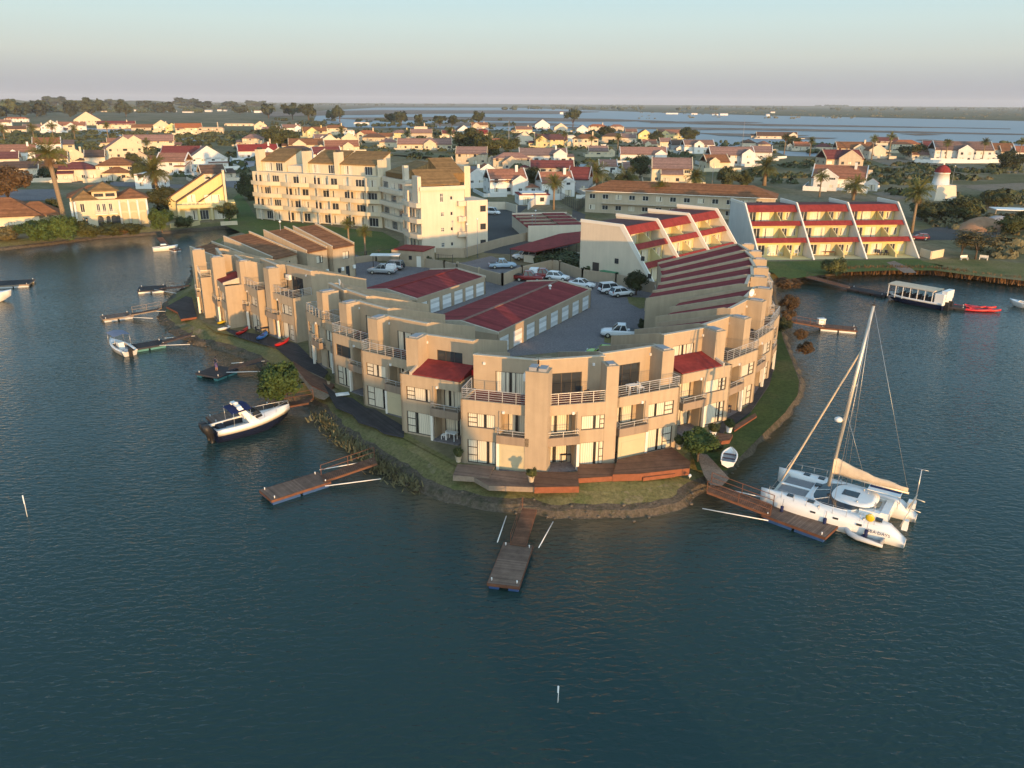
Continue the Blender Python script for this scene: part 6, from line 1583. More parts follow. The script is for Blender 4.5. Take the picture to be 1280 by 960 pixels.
# ================================================================== CARS
def wheel_pair():
    b = MB(); b.tube([(0, -.11, 0), (0, .11, 0)], .34, 14); r = MB(); r.tube([(0, -.125, 0), (0, .125, 0)], .2, 8)
    a = bpy.data.meshes.new('wheel'); a.from_pydata(b.v, [], b.f); a.materials.append(M['black'])
    c = bpy.data.meshes.new('rim'); c.from_pydata(r.v, [], r.f); c.materials.append(M['alu']); return a, c
WH = wheel_pair()
CARS = {  # side profile of body (x, z top), cabin (x0,x1 bottom, x0,x1 top, height)
 'suv':   (4.6, 1.86, [(-2.3,.78),(-2.28,1.0),(-1.0,1.06),(.9,1.06),(1.9,.98),(2.28,.8),(2.3,.62)], (-2.22,1.0,-2.05,.25,1.78)),
 'hatch': (4.0, 1.74, [(-2.0,.72),(-1.98,.92),(-.9,.96),(.8,.96),(1.6,.86),(1.95,.7),(2.0,.52)], (-1.92,.95,-1.55,.1,1.5)),
 'sedan': (4.5, 1.76, [(-2.25,.7),(-2.2,.92),(-1.3,.96),(.8,.95),(1.8,.84),(2.2,.68),(2.25,.5)], (-1.6,1.05,-.95,.2,1.44)),
 'pickup':(5.2, 1.84, [(-2.6,.8),(-2.58,1.05),(-1.0,1.08),(.9,1.08),(2.1,1.0),(2.55,.84),(2.6,.6)], (-.95,1.15,-.7,.4,1.78)),
 'van':   (4.9, 1.86, [(-2.45,.8),(-2.42,1.1),(-1.0,1.12),(1.2,1.1),(2.1,.98),(2.42,.82),(2.45,.6)], (-2.38,1.75,-2.25,1.0,1.95)),
}
def car(label, px, py, yaw, kind, paint, canopy=False, spare=False, cat=None, z=GZ+.05):
    L_, w, prof, (c0, c1, t0, t1, ch) = CARS[kind]; A = G(px, py, z)
    nm = {'suv': 'parked_car', 'hatch': 'parked_car', 'sedan': 'parked_car', 'pickup': 'pickup_truck', 'van': 'minibus'}[kind]
    t = thing(nm, label, cat or {'pickup': 'pickup truck', 'van': 'minibus'}.get(kind, 'car'), (A.x, A.y, z), R(yaw), 'cars parked in the court')
    hw = w/2; rings = []
    for x, zt in prof:
        k = 1 - .10*(abs(x)/(L_/2))**6 - .04*(abs(x)/(L_/2))**2; q = hw*k; zb = .34 + (.1 if abs(x) > L_/2-.1 else 0)
        rings.append([(x, -q*.96, zb), (x, -q, zb+.18), (x, -q, zt-.18), (x, -q*.93, zt-.03), (x, -q*.55, zt+.015), (x, q*.55, zt+.015), (x, q*.93, zt-.03), (x, q, zt-.18), (x, q, zb+.18), (x, q*.96, zb)])
    b = MB(); b.loft(rings)
    zb = prof[2][1]-.03
    b.box(t0+.04, t1-.02, -hw*.74, hw*.74, ch-.045, ch+.02)
    for s in (-1, 1):                                        # pillars
        for (xb, xt) in ((c0+.05, t0+.05), ((c0+c1)/2, (t0+t1)/2), (c1-.08, t1)):
            b.beam((xb, s*hw*.91, zb), (xt, s*hw*.75, ch), .09, .07)
    if kind == 'pickup' and not canopy:
        b.box(-2.5, -.98, -hw+.08, hw-.08, 1.075, 1.09, 1)
    b.build('body', [M[paint], M['black']], t)
    g = MB(); zs = [(c0, c1, hw*.9, zb), (t0, t1, hw*.74, ch-.03)]
    g.loft([[(a, -q, z_), (c, -q*.94, z_), (c, q*.94, z_), (a, q, z_)] for a, c, q, z_ in zs], smooth=False); g.build('windows', M['glass'], t)
    if canopy:
        q = MB(); q.loft([[(-2.5, -hw*.92, 1.05), (-.92, -hw*.92, 1.05), (-.92, hw*.92, 1.05), (-2.5, hw*.92, 1.05)], [(-2.4, -hw*.8, 1.78), (-.95, -hw*.8, 1.8), (-.95, hw*.8, 1.8), (-2.4, hw*.8, 1.78)]], smooth=False); q.build('canopy', M['carwhite'], t)
    for x in (-L_*.30, L_*.31):
        for s in (-1, 1):
            o = link('wheel', WH[0], t, (x, s*(hw-.1), .34)); link('rim', WH[1], o)
    for s in (-1, 1):
        q = MB(); q.box(L_/2-.16, L_/2-.03, s*hw*.66-.16, s*hw*.66+.16, .66, .82); q.build('headlight', M['lamp'], t)
        q = MB(); q.box(-L_/2-.0, -L_/2+.07, s*hw*.76-.1, s*hw*.76+.1, .74, 1.0); q.build('tail_light', M['tail'], t)
    q = MB(); q.box(L_/2-.12, L_/2+.02, -hw*.8, hw*.8, .36, .56); q.box(-L_/2-.02, -L_/2+.1, -hw*.8, hw*.8, .38, .58); q.build('bumper', M['black' if kind in ('suv', 'pickup') else paint], t)
    if spare:
        q = MB(); q.tube([(-L_/2-.26, 0, .98), (-L_/2-.02, 0, .98)], .34, 14); q.build('spare_wheel', M['black'], t)
    return t
car('silver canopy off-roader parked nearest the brown roofs, facing left', 478, 342, 172, 'pickup', 'carsilver', canopy=True)
car('silver off-roader with a spare wheel on its back door beside the hut', 490, 337, 165, 'suv', 'carsilver', spare=True)
car('white double cab pickup parked alone in the paved court', 775, 421, 172, 'pickup', 'carwhite')
car('lime green and white car half hidden behind the roof edge of the tip houses', 752, 447, 165, 'hatch', 'carlime')
car('white estate car parked left of the pair beside the round court tree', 765, 366, 18, 'suv', 'carwhite')
car('white hatchback parked right of the pair, next to the round court tree', 777, 370, 22, 'hatch', 'carwhite')
car('white coupe parked alone past the end of the long garage', 727, 359, -28, 'sedan', 'carwhite')
car('white car showing over the garage roof beside the red bakkie', 697, 350, -22, 'hatch', 'carwhite')
car('dark red pickup behind the long garage roof', 661, 351, -10, 'pickup', 'carred')
car('red pickup with a white canopy behind the long garage roof', 679, 348, -14, 'pickup', 'carred', canopy=True)
car('pale blue pickup behind the tan court wall', 628, 335, 8, 'pickup', 'carblue')
car('white minibus in the lane below the white cottages', 614, 268, -22, 'van', 'carwhite')
for l, x, y, p in (('white car under the near end of the red carport', 655, 324, 'carwhite'), ('dark grey car under the middle of the red carport', 667, 321, 'cardark'), ('black car under the far half of the red carport', 680, 318, 'cardark')):
    car(l, x, y, 200, 'suv', p)
car('dark red car parked at the edge of the parking by the shaggy palm', 1149, 300, 160, 'hatch', 'carred')

# ================================================================== DOCKS
def dock(label, p, q, w, gang=None, gw=1.6, m='wood', fl='blueplastic', rail=None, poles=True, z=.5, fascia='brownwood', stakes=False):
    """float from p to q (photo pixels), then a gangway from q to the bank"""
    A, B_ = G(*p, z), G(*q, z); d = B_-A; L_ = d.length; rz = math.atan2(d.y, d.x)
    t = thing('floating_dock', label, 'dock', (A.x, A.y, 0), rz, 'private docks round the peninsula')
    b = MB(); b.box(0, L_, -w/2, w/2, z-.06, z); b.build('deck', M[m], t)
    f = MB(); f.box(0, L_, -w/2-.04, -w/2-.003, z-.22, z+.005); f.box(0, L_, w/2+.003, w/2+.04, z-.22, z+.005); f.box(-.045, -.003, -w/2-.04, w/2+.04, z-.22, z+.005); f.box(L_+.003, L_+.04, -w/2-.04, w/2+.04, z-.22, z+.005); f.build('edge_board', M[fascia], t)
    n = max(2, round(L_/2.6))
    for k in range(n):
        q0 = L_*k/n+.12; q1 = L_*(k+1)/n-.12; o = MB(); o.box(q0, q1, -w/2+.05, -w/2+.75, -.15, z-.23); o.box(q0, q1, w/2-.75, w/2-.05, -.15, z-.23); o.build('float', M[fl], t)
    for x in (.35, L_-.35):
        for s in (-1, 1):
            o = MB(); o.tube([(x, s*(w/2-.2), z), (x, s*(w/2-.2), z+.22)], [.035, .05], 6); o.build('bollard', M['whitep'], t)
    if gang:
        C_ = G(*gang, 1.3); Cl = Matrix.Rotation(-rz, 3, 'Z') @ (C_-Vector((A.x, A.y, 0)))
        s0 = Vector((L_-.3, (Cl.y*.15), z+.06)); e0 = Vector((Cl.x, Cl.y, GZ+.02)); dd = (e0-s0); u = dd.normalized(); side = Vector((-u.y, u.x, 0)).normalized()
        gth = MB(); nb = max(3, int(dd.length/.16))
        for k in range(nb):
            a = s0+dd*(k/nb); c = s0+dd*((k+.86)/nb); gth.beam(a, c, gw, .05)
        for s in (-1, 1): gth.beam(s0+side*s*gw/2-Vector((0, 0, .09)), e0+side*s*gw/2-Vector((0, 0, .09)), .07, .16, 1)
        gth.build('gangway', [M['wood2'], M[fascia]], t)
        for s in (rail or ()):
            r_ = MB(); k = max(2, int(dd.length/1.8))
            for i in range(k+1):
                a = s0+dd*(i/k)+side*s*gw/2; r_.beam(a, a+Vector((0, 0, .95)), .05, .05)
            for zz in (.5, .95): r_.beam(s0+side*s*gw/2+Vector((0, 0, zz)), e0+side*s*gw/2+Vector((0, 0, zz)), .035, .045)
            r_.build('handrail', M[fascia], t)
        if poles:
            for s in (-1, 1):
                r_ = MB(); r_.tube([s0+side*s*(gw/2+1.0)+Vector((0, 0, .05)), e0+side*s*(gw/2+1.3)+Vector((0, 0, -.9))], .04, 6); r_.build('mooring_pole', M['whitep'], t)
    if stakes:
        for s in (-1, 1):
            o = MB(); o.tube([(L_*.1, s*(w/2+.15), -.5), (L_*.1, s*(w/2+.15), z+1.5)], .08, 7); o.build('stake', M['alu'], t)
    return t
dock('brown dock with blue floats reaching straight out from the tip', (629,731), (648,680), 2.15, (662,639), 1.1, 'wood', rail=(1,))
dock('brown slatted dock with red gangway in the open water left of the tip', (332,619), (405,596), 2.3, (470,578), 1.3, 'wood', rail=(1,))
dock('grey brown dock hidden behind the navy motorboat', (262,525), (342,507), 2.2, (389,503), 1.4, 'wood', rail=(1,), poles=False)
dock('dark square dock with a person standing on it', (258,469), (284,459), 3.4, (328,451), 1.5, 'darkdeck', 'teal', poles=True, fascia='charcoal')
dock('charcoal dock with teal edge beside the small canopy boat', (162,434), (205,427), 2.4, (240,419), 1.5, 'darkdeck', 'teal', rail=(1,), fascia='charcoal')
dock('pale edged dock with a red gangway, second from the canal bend', (127,397), (164,392), 2.6, (199,388), 1.5, 'wood', 'greyrub', rail=(1,), fascia='greywood')
dock('dark dock with white floats nearest the canal bend', (173,361), (206,359), 3.6, (234,359), 1.5, 'darkdeck', 'whitep', rail=(1,), fascia='charcoal')
dock('brown dock with blue floats beside the catamaran', (1040,664), (962,636), 2.5, (886,612), 1.7, 'wood', rail=(1, -1))
dock('red boarded jetty with a white box below the basin bend', (1071,411), (1025,407), 2.2, (976,400), 1.6, 'wood2', 'whitep', rail=(1,), poles=False)
dock('long dark jetty bending out to the tour boat', (1108,368), (1062,359), 2.0, (1010,347), 1.7, 'darkdeck', 'black', rail=(1,), poles=False, fascia='charcoal')
dock('short dark jetty behind the tour boat stern', (1207,384), (1180,381), 2.0, None, m='darkdeck', fl='black', fascia='charcoal')
dock('small dock beside the white speedboat in the canal', (222,312), (206,307), 1.6, (200,298), 1.2, 'wood', 'greyrub', poles=False)
dock('dark cluttered dock at the left picture edge', (-20,355), (40,352), 4.5, None, m='darkdeck', fl='greyrub', fascia='greywood')
dock('thin lagoon jetty behind the yellow house', (889,173), (874,171), 3.0, None, m='darkdeck', fl='black', fascia='charcoal')

# ================================================================== BOATS
def hull_rings(L_, B, fb, sheer, draft=.35, n=12, bowp=2.4, flare=.82, sternw=.86, rake=.10):
    rings = []
    for i in range(n+1):
        s = i/n; hb = B/2*(sternw+(1-sternw)*math.sin(min(1, s*2.2)*math.pi/2))*(1-max(0, (s-.35)/.65)**bowp)
        hb = max(hb, .03); zd = fb+sheer*s*s; x = s*L_
        k = max(0, (s-.6)/.4); zc = .05+zd*.45*k*k; zk = -draft+(draft+zd*.55)*k**3
        xo = L_*rake*s**4
        rings.append([(x+xo, -hb, zd), (x+xo*.6, -hb*flare, zc), (x, 0, zk), (x+xo*.6, hb*flare, zc), (x+xo, hb, zd)])
    return rings
def boat_at(name, label, cat, stern, bow, z=0.02, group='boats on the water'):
    A, B_ = G(*stern, z), G(*bow, z); d = B_-A
    return thing(name, label, cat, (A.x, A.y, 0), math.atan2(d.y, d.x), group), d.length
def stripe(rings, z0, z1, off=.012):
    pass
# navy cabin motorboat
t, L_ = boat_at('motorboat', 'navy hulled motorboat with white deck, twin black outboards and navy canopy', 'motorboat', (268,547), (360,524), .3)
B = 2.75; hr = hull_rings(L_*.94, B, 1.25, .4)
b = MB(); b.loft(hr, caps=True, closed=False); o = len(b.v); b.build('hull', M['navy'], t)
b = MB()
rim = []
for s_, rg in enumerate(hr):
    a, e = Vector(rg[0]), Vector(rg[4]); up_ = Vector((0, 0, .02))
    rim.append([tuple(a+Vector((0, -.05, -.46))), tuple(a+Vector((0, -.05, .05))), tuple(a+Vector((0, min(.38, -a.y*.9), .14))), tuple(a+Vector((0, min(.40, -a.y*.95), -.1)))])
b.loft(rim, closed=True); rim2 = [[(x, -y, z) for x, y, z in r_] for r_ in rim]; b.loft(rim2, closed=True)
fd = [r_ for r_ in hr[6:]]
b.loft([[(r_[0][0], r_[0][1]*.95, r_[0][2]+.05), (r_[0][0], r_[0][1]*.5, r_[0][2]+.26), (r_[0][0], 0, r_[0][2]+.32), (r_[0][0], r_[4][1]*.5, r_[4][2]+.26), (r_[4][0], r_[4][1]*.95, r_[4][2]+.05)] for r_ in fd], closed=False, caps=True)
b.build('deck', M['gel'], t)
b = MB(); b.add([(.3, -1.05, .85), (L_*.5, -1.15, .85), (L_*.5, 1.15, .85), (.3, 1.05, .85)], [(0, 1, 2, 3)]); b.build('cockpit_floor', M['greyrub'], t)
b = MB(); b.box(.5, 1.1, -1.0, 1.0, .85, 1.3); b.box(1.3, 3.2, -1.15, -.75, .85, 1.32); b.box(1.3, 3.2, .75, 1.15, .85, 1.32); b.build('seat', M['charcoal'], t)
b = MB(); b.box(L_*.42, L_*.42+.7, -.95, -.2, .85, 1.9); b.box(L_*.42, L_*.42+.7, .2, .95, .85, 1.9); b.build('console', M['gel'], t)
b = MB(); b.loft([[(L_*.5, -1.0, 1.6), (L_*.5+.9, -.75, 1.65), (L_*.5+1.1, 0, 1.7), (L_*.5+.9, .75, 1.65), (L_*.5, 1.0, 1.6)], [(L_*.5-.2, -.9, 2.25), (L_*.5+.35, -.65, 2.3), (L_*.5+.5, 0, 2.35), (L_*.5+.35, .65, 2.3), (L_*.5-.2, .9, 2.25)]], closed=False, caps=False); b.build('windscreen', M['glass'], t)
b = MB()
for s in (-1, 1):
    b.loft([[(L_*.42+dx-w_/2, s*y_-.07, z_), (L_*.42+dx+w_/2, s*y_-.07, z_), (L_*.42+dx+w_/2, s*y_+.07, z_), (L_*.42+dx-w_/2, s*y_+.07, z_)] for dx, w_, y_, z_ in ((.6, 1.1, 1.24, 1.3), (-.2, .6, 1.1, 2.3), (-.8, .5, .9, 3.1))], smooth=False)
b.box(L_*.42-.95, L_*.42-.55, -.95, .95, 3.07, 3.22); b.build('radar_arch', M['gel'], t)
b = MB(); b.lathe([(.02, 0), (.25, .02), (.25, .14), (.02, .2)], 12, 0, (L_*.42-.75, 0, 3.22)); b.build('radar', M['whitep'], t)
b = MB(); b.loft([[(L_*.2, y, 2.75+.1*(1-abs(y))) for y in (-1.35, -.6, 0, .6, 1.35)], [(L_*.46, y, 2.95+.12*(1-abs(y))) for y in (-1.35, -.6, 0, .6, 1.35)]], closed=False, caps=False); b.build('canopy', M['navycloth'], t)
b = MB()
for s in (-1, 1):
    for x in (L_*.22, L_*.44): b.tube([(x, s*1.2, 1.3), (x, s*1.3, 2.8)], .025, 5)
b.build('canopy_frame', M['steel'], t)
rp = [Vector((r_[0][0]-.1, r_[0][1]*.9, r_[0][2]+.1)) for r_ in hr[6:]] + [Vector((r_[4][0]-.1, r_[4][1]*.9, r_[4][2]+.1)) for r_ in hr[6:][::-1]]
b = MB(); b.tube([p+Vector((0, 0, .55)) for p in rp], .025, 5)
for p in rp[::2]: b.tube([p, p+Vector((0, 0, .55))], .02, 5)
b.build('bow_rail', M['steel'], t)
for s in (-1, 1):
    b = MB(); b.loft([[(x-.25*w_, s*.42-.2*w_, z), (x+.3*w_, s*.42-.2*w_, z), (x+.3*w_, s*.42+.2*w_, z), (x-.25*w_, s*.42+.2*w_, z)] for x, w_, z in ((-.35, .6, -.4), (-.4, .7, .5), (-.6, 1.3, .95), (-.75, 1.5, 1.5), (-.85, 1.1, 1.95))]); b.build('outboard_motor', M['black'], t)

# small boats with a shared plan: hull + deck + extras
def small_boat(name, label, cat, stern, bow, B, fb, hullm='gel', extra=None, group='boats on the water', z=.2):
    t, L_ = boat_at(name, label, cat, stern, bow, z, group); hr = hull_rings(L_, B, fb, fb*.35, .2, 9)
    b = MB(); b.loft(hr, closed=False); b.build('hull', M[hullm], t)
    b = MB(); b.loft([[(r_[0][0], r_[0][1]-.03, r_[0][2]), (r_[0][0], r_[0][1]-.03, r_[0][2]+.09), (r_[0][0], r_[0][1]*.72, r_[0][2]+.09), (r_[0][0], r_[0][1]*.72, r_[0][2]-.05)] for r_ in hr]); b.loft([[(r_[4][0], r_[4][1]+.03, r_[4][2]), (r_[4][0], r_[4][1]+.03, r_[4][2]+.09), (r_[4][0], r_[4][1]*.72, r_[4][2]+.09), (r_[4][0], r_[4][1]*.72, r_[4][2]-.05)] for r_ in hr])
    fdk = hr[6:]; b.loft([[(r_[0][0], r_[0][1]*.9, r_[0][2]+.07), (r_[0][0], 0, r_[0][2]+.2), (r_[4][0], r_[4][1]*.9, r_[4][2]+.07)] for r_ in fdk], closed=False); b.build('deck', M['gel'], t)
    b = MB(); b.add([(hr[0][0][0]+.1, -B*.36, fb*.45), (L_*.66, -B*.4, fb*.45), (L_*.66, B*.4, fb*.45), (.1, B*.36, fb*.45)], [(0, 1, 2, 3)]); b.box(L_*.2, L_*.2+.35, -B*.36, B*.36, fb*.45, fb*.9); b.build('cockpit', M['greyrub'], t)
    if extra: extra(t, L_, B, fb)
    return t
def ex_canopy(t, L_, B, fb):
    for s in (-1, 1):
        for x in (L_*.35, L_*.75):
            b = MB(); b.tube([(x, s*B*.45, fb), (x, s*B*.42, fb+1.7)], .025, 5); b.build('canopy_pole', M['steel'], t)
    b = MB(); b.loft([[(L_*.32, -B*.48, fb+1.68), (L_*.32, 0, fb+1.85), (L_*.32, B*.48, fb+1.68)], [(L_*.78, -B*.48, fb+1.68), (L_*.78, 0, fb+1.85), (L_*.78, B*.48, fb+1.68)]], closed=False, caps=False); b.build('canopy', M['slatecloth'], t)
    b = MB(); b.box(L_*.45, L_*.6, -.35, .35, fb*.4, fb+.55); b.build('console', M['gel'], t)
    b = MB(); b.box(-.4, .05, -.2, .2, -.2, fb+.5); b.build('outboard_motor', M['black'], t)
def ex_cabin(t, L_, B, fb):
    b = MB(); b.loft([[(L_*.3, -B*.36, fb), (L_*.72, -B*.3, fb+.1), (L_*.72, B*.3, fb+.1), (L_*.3, B*.36, fb)], [(L_*.36, -B*.28, fb+.75), (L_*.58, -B*.24, fb+.75), (L_*.58, B*.24, fb+.75), (L_*.36, B*.28, fb+.75)]], smooth=False); b.build('cabin', M['gel'], t)
    b = MB(); b.loft([[(L_*.315, -B*.365, fb+.25), (L_*.685, -B*.305, fb+.3), (L_*.685, B*.305, fb+.3), (L_*.315, B*.365, fb+.25)], [(L_*.345, -B*.305, fb+.58), (L_*.61, -B*.265, fb+.58), (L_*.61, B*.265, fb+.58), (L_*.345, B*.305, fb+.58)]], smooth=False); b.build('cabin_window', M['glass'], t)
def ex_yacht(t, L_, B, fb):
    ex_cabin(t, L_, B, fb)
    b = MB(); b.box(L_*.34, L_*.52, -B*.3, B*.3, fb+.78, fb+1.9); b.box(L_*.3, L_*.56, -B*.36, B*.36, fb+1.9, fb+2.05); b.build('flybridge', M['gel'], t)
small_boat('motorboat', 'small open boat with a pale tubular canopy moored at the charcoal dock', 'boat', (163,443), (141,430), 2.2, .6, 'greyrub', ex_canopy)
small_boat('motorboat', 'white speedboat moored in the left canal before the villas', 'boat', (191,313), (220,311), 2.0, .7, 'gel', ex_cabin)
small_boat('motorboat', 'white hulled boat cut by the left picture edge below the cluttered dock', 'boat', (-34,378), (12,374), 2.4, 1.2, 'gel', ex_cabin)
small_boat('sailboat', 'white open boat cut by the right picture edge in the basin', 'boat', (1295,386), (1264,380), 1.8, .7, 'gel')
small_boat('motor_yacht', 'white motor yacht with flybridge on the middle village canal', 'motor yacht', (764,187), (741,186), 3.4, 1.6, 'gel', ex_yacht)
for l, s, e in (('white cabin boat leftmost of the far left moorings', (98,166), (108,164)), ('white cabin boat in the middle of the far left moorings', (109,169), (121,167)), ('white cabin boat right in the far left moorings', (122,164), (134,165)), ('blue covered boat at the right end of the far left moorings', (140,167), (152,170))):
    small_boat('motorboat', l, 'boat', s, e, 2.6, 1.3, 'gel' if 'blue' not in l else 'navycloth', ex_cabin, 'boats at the far left moorings')
# tour boat
t, L_ = boat_at('tour_boat', 'flat roofed navy and white tour boat moored at the dark jetty', 'tour boat', (1182,385), (1112,372), .2); B = 3.6
hr = hull_rings(L_, B, .85, .1, .3, 10, 5, .95, .95, .02)
b = MB(); b.loft(hr, closed=False); b.build('hull', M['navy'], t)
b = MB(); b.loft([[(r_[0][0], r_[0][1]-.03, r_[0][2]-.02), (r_[0][0], r_[0][1]-.03, r_[0][2]+.3), (r_[0][0], r_[0][1]+.06, r_[0][2]+.3), (r_[0][0], r_[0][1]+.06, r_[0][2]-.02)] for r_ in hr]); b.loft([[(r_[4][0], r_[4][1]+.03, r_[4][2]-.02), (r_[4][0], r_[4][1]+.03, r_[4][2]+.3), (r_[4][0], r_[4][1]-.06, r_[4][2]+.3), (r_[4][0], r_[4][1]-.06, r_[4][2]-.02)] for r_ in hr]); b.build('bulwark', M['gel'], t)
b = MB(); b.add([(.1, -B/2+.1, .8), (L_*.95, -B/2+.2, .8), (L_*.95, B/2-.2, .8), (.1, B/2-.1, .8)], [(0, 1, 2, 3)]); b.build('deck', M['grey'], t)
b = MB(); b.loft([[(x, -B/2-.05, 2.85), (x, -B/4, 3.0), (x, B/4, 3.0), (x, B/2+.05, 2.85), (x, B/2, 2.75), (x, -B/2, 2.75)] for x in (L_*.16, L_*.98)], smooth=False); b.build('roof', M['canvas'], t)
for k in range(7):
    for s in (-1, 1):
        b = MB(); x = L_*(.18+.78*k/6); b.box(x-.05, x+.05, s*B/2*.96-.05, s*B/2*.96+.05, .8, 2.78); b.build('roof_post', M['gel'], t)
for k in range(6):
    b = MB(); x = L_*(.28+.6*k/6); b.box(x, x+.4, -1.2, 1.2, .8, 1.25); b.box(x, x+.08, -1.2, 1.2, 1.25, 1.6); b.build('bench', M['charcoal'], t)
b = MB(); b.box(-.1, L_*.14, -B*.46, B*.46, .8, 2.6); b.box(-.35, L_*.05, -B*.35, B*.35, 1.8, 3.1); b.build('wheelhouse', M['gel'], t)
for s in (-1, 1):
    b = MB(); b.box(-.7, -.1, s*.7-.2, s*.7+.2, -.2, 1.3); b.build('outboard_motor', M['black'], t)
# kayaks
def kayak(label, px, py, yaw, m, L_=3.4, z=GZ+.06, group='kayaks and canoes', name='kayak', cat='kayak', B=.72):
    A = G(px, py, z); t = thing(name, label, cat, (A.x, A.y, z), R(yaw), group)
    rings = []
    for i in range(13):
        s = i/12*2-1; hb = B/2*max(.04, (1-abs(s)**2.6)); rk = .16*abs(s)**3
        rings.append([(s*L_/2, -hb*.7, .04+rk), (s*L_/2, -hb, .22+rk), (s*L_/2, -hb*.6, .34+rk), (s*L_/2, hb*.6, .34+rk), (s*L_/2, hb, .22+rk), (s*L_/2, hb*.7, .04+rk)])
    b = MB(); b.loft(rings); b.build('hull', M[m], t)
    b = MB(); b.lathe([(.30, 0), (.26, .03), (.02, .01)], 12, 0, (0, 0, .345)); b.build('cockpit', M['black'], t)
    return t
kayak('yellow kayak lying highest on the grass by the left end', 281, 403, 76, 'yellowp'); kayak('white kayak lying just below the yellow one', 283, 411, 70, 'whitep')
kayak('red kayak lying before the grey patio screen of the left end', 303, 416, 80, 'redp'); kayak('blue kayak lying beside the patio furniture', 328, 422, 84, 'bluep', B=1.0); kayak('red kayak lying nearest the weeping bush', 353, 430, 74, 'redp')
for i, (x, y, a, l) in enumerate(((1212,385,-16,'red kayak moored nearest the short dark jetty'),(1220,389,-10,'red kayak moored in front in the red bunch'),(1225,385,-18,'red kayak moored in the middle of the red bunch'),(1231,389,-14,'red kayak moored at the outer end of the red bunch'))):
    kayak(l, x, y, a, 'redp', 4.6, .02, 'red kayaks behind the tour boat', B=1.0)
kayak('orange brown canoe stacked behind the yellow kayak', 286, 399, 70, 'redwood')
# rowing dinghy pulled up on the right bank
A = G(911, 578, GZ+.02); t = thing('rowing_dinghy', 'white rowing dinghy with a dark thwart pulled up on the right bank', 'dinghy', A, R(70))
hr = [[(x-1.4, y, z+.28) for x, y, z in r_] for r_ in hull_rings(2.7, 1.35, .4, .12, .18, 9, 3)]
b = MB(); b.loft(hr, closed=False); b.loft([[(r_[0][0], r_[0][1]-.03, r_[0][2]-.03), (r_[0][0], r_[0][1]-.03, r_[0][2]+.05), (r_[0][0], r_[0][1]*.85, r_[0][2]+.05), (r_[0][0], r_[0][1]*.85, r_[0][2]-.03)] for r_ in hr]); b.loft([[(r_[4][0], r_[4][1]+.03, r_[4][2]-.03), (r_[4][0], r_[4][1]+.03, r_[4][2]+.05), (r_[4][0], r_[4][1]*.85, r_[4][2]+.05), (r_[4][0], r_[4][1]*.85, r_[4][2]-.03)] for r_ in hr]); b.build('hull', M['gel'], t)
b = MB(); b.add([(-1.3, -.5, .42), (.7, -.5, .42), (1.1, 0, .45), (.7, .5, .42), (-1.3, .5, .42)], [(0, 1, 2, 3, 4)]); b.build('floor', M['greyrub'], t)
for x in (-.5, .4): b = MB(); b.box(x-.12, x+.12, -.6, .6, .58, .63); b.build('thwart', M['navy'], t)
# ================================================================== THE CATAMARAN
nb, ns, fs = G(968,634,.2), G(1131,680,.2), G(1140,640,.2)
d = nb-ns; L_ = 10.9; u = d.normalized(); n_ = Vector((-u.y, u.x, 0))
BE = 6.3                                              # beam; local x towards the bow, y to the far side is negative
t = thing('catamaran', 'white cruising catamaran with tall mast and cream sail cover moored at the right dock', 'catamaran', (ns.x, ns.y, 0), math.atan2(u.y, u.x), 'boats on the water')
sgn = -1                                              # the far hull lies on the -y side (right of the heading)
def hull(y0):
    rings = []; N = 18
    for i in range(N+1):
        s = i/N; x = s*L_
        hb = .82*(.62+.38*math.sin(min(1, s*1.9)*math.pi/2))*(1-max(0, (s-.55)/.45)**2.6); hb = max(hb, .05)
        zd = 1.35+.25*s if s > .12 else .45+ (1.38-.45)*(s/.12)          # stern steps down to the water
        zk = -.45+max(0, (s-.75)/.25)**2*.7; xo = .15*max(0, s-.7)
        rings.append([(x+xo, y0-hb*.55, zk+.12), (x+xo, y0-hb*.9, .35), (x+xo, y0-hb, .85 if zd > 1 else zd*.8), (x+xo, y0-hb*.8, zd), (x+xo, y0, zd+.05), (x+xo, y0+hb*.8, zd), (x+xo, y0+hb, .85 if zd > 1 else zd*.8), (x+xo, y0+hb*.9, .35), (x+xo, y0+hb*.55, zk+.12)])
    b = MB(); b.loft(rings); return b
yn, yf = -sgn*0 + .0, sgn*(BE-1.64)
yn = sgn*.0; ymid = (yn+yf)/2
hull(yn).build('hull', M['gel'], t); hull(yf).build('hull', M['gel'], t)
lo_, hi_ = min(yn, yf), max(yn, yf)
# bridge deck between the hulls
b = MB(); b.box(2.0, 7.68, lo_+.3, hi_-.3, .75, 1.42); b.build('bridge_deck', M['gel'], t)
b = MB(); b.box(9.9, 10.12, lo_+.1, hi_-.1, 1.15, 1.4); b.build('crossbeam', M['alu'], t)
for (y0, y1) in ((lo_+.75, ymid-.15), (ymid+.15, hi_-.75)):
    b = MB(); nx_, ny_ = 12, 10
    for i in range(nx_+1): x = lerp(7.7, 9.88, i/nx_); b.beam((x, y0, 1.36), (x, y1, 1.36), .02, .015)
    for j in range(ny_+1): y = lerp(y0, y1, j/ny_); b.beam((7.7, y, 1.36), (9.88, y, 1.36), .02, .015)
    b.add([(7.7, y0, 1.33), (9.88, y0, 1.33), (9.88, y1, 1.33), (7.7, y1, 1.33)], [(0, 1, 2, 3)]); b.build('trampoline', M['grey'], t)
b = MB(); b.box(7.7, 10.0, ymid-.13, ymid+.13, 1.3, 1.42); b.build('catwalk', M['gel'], t)
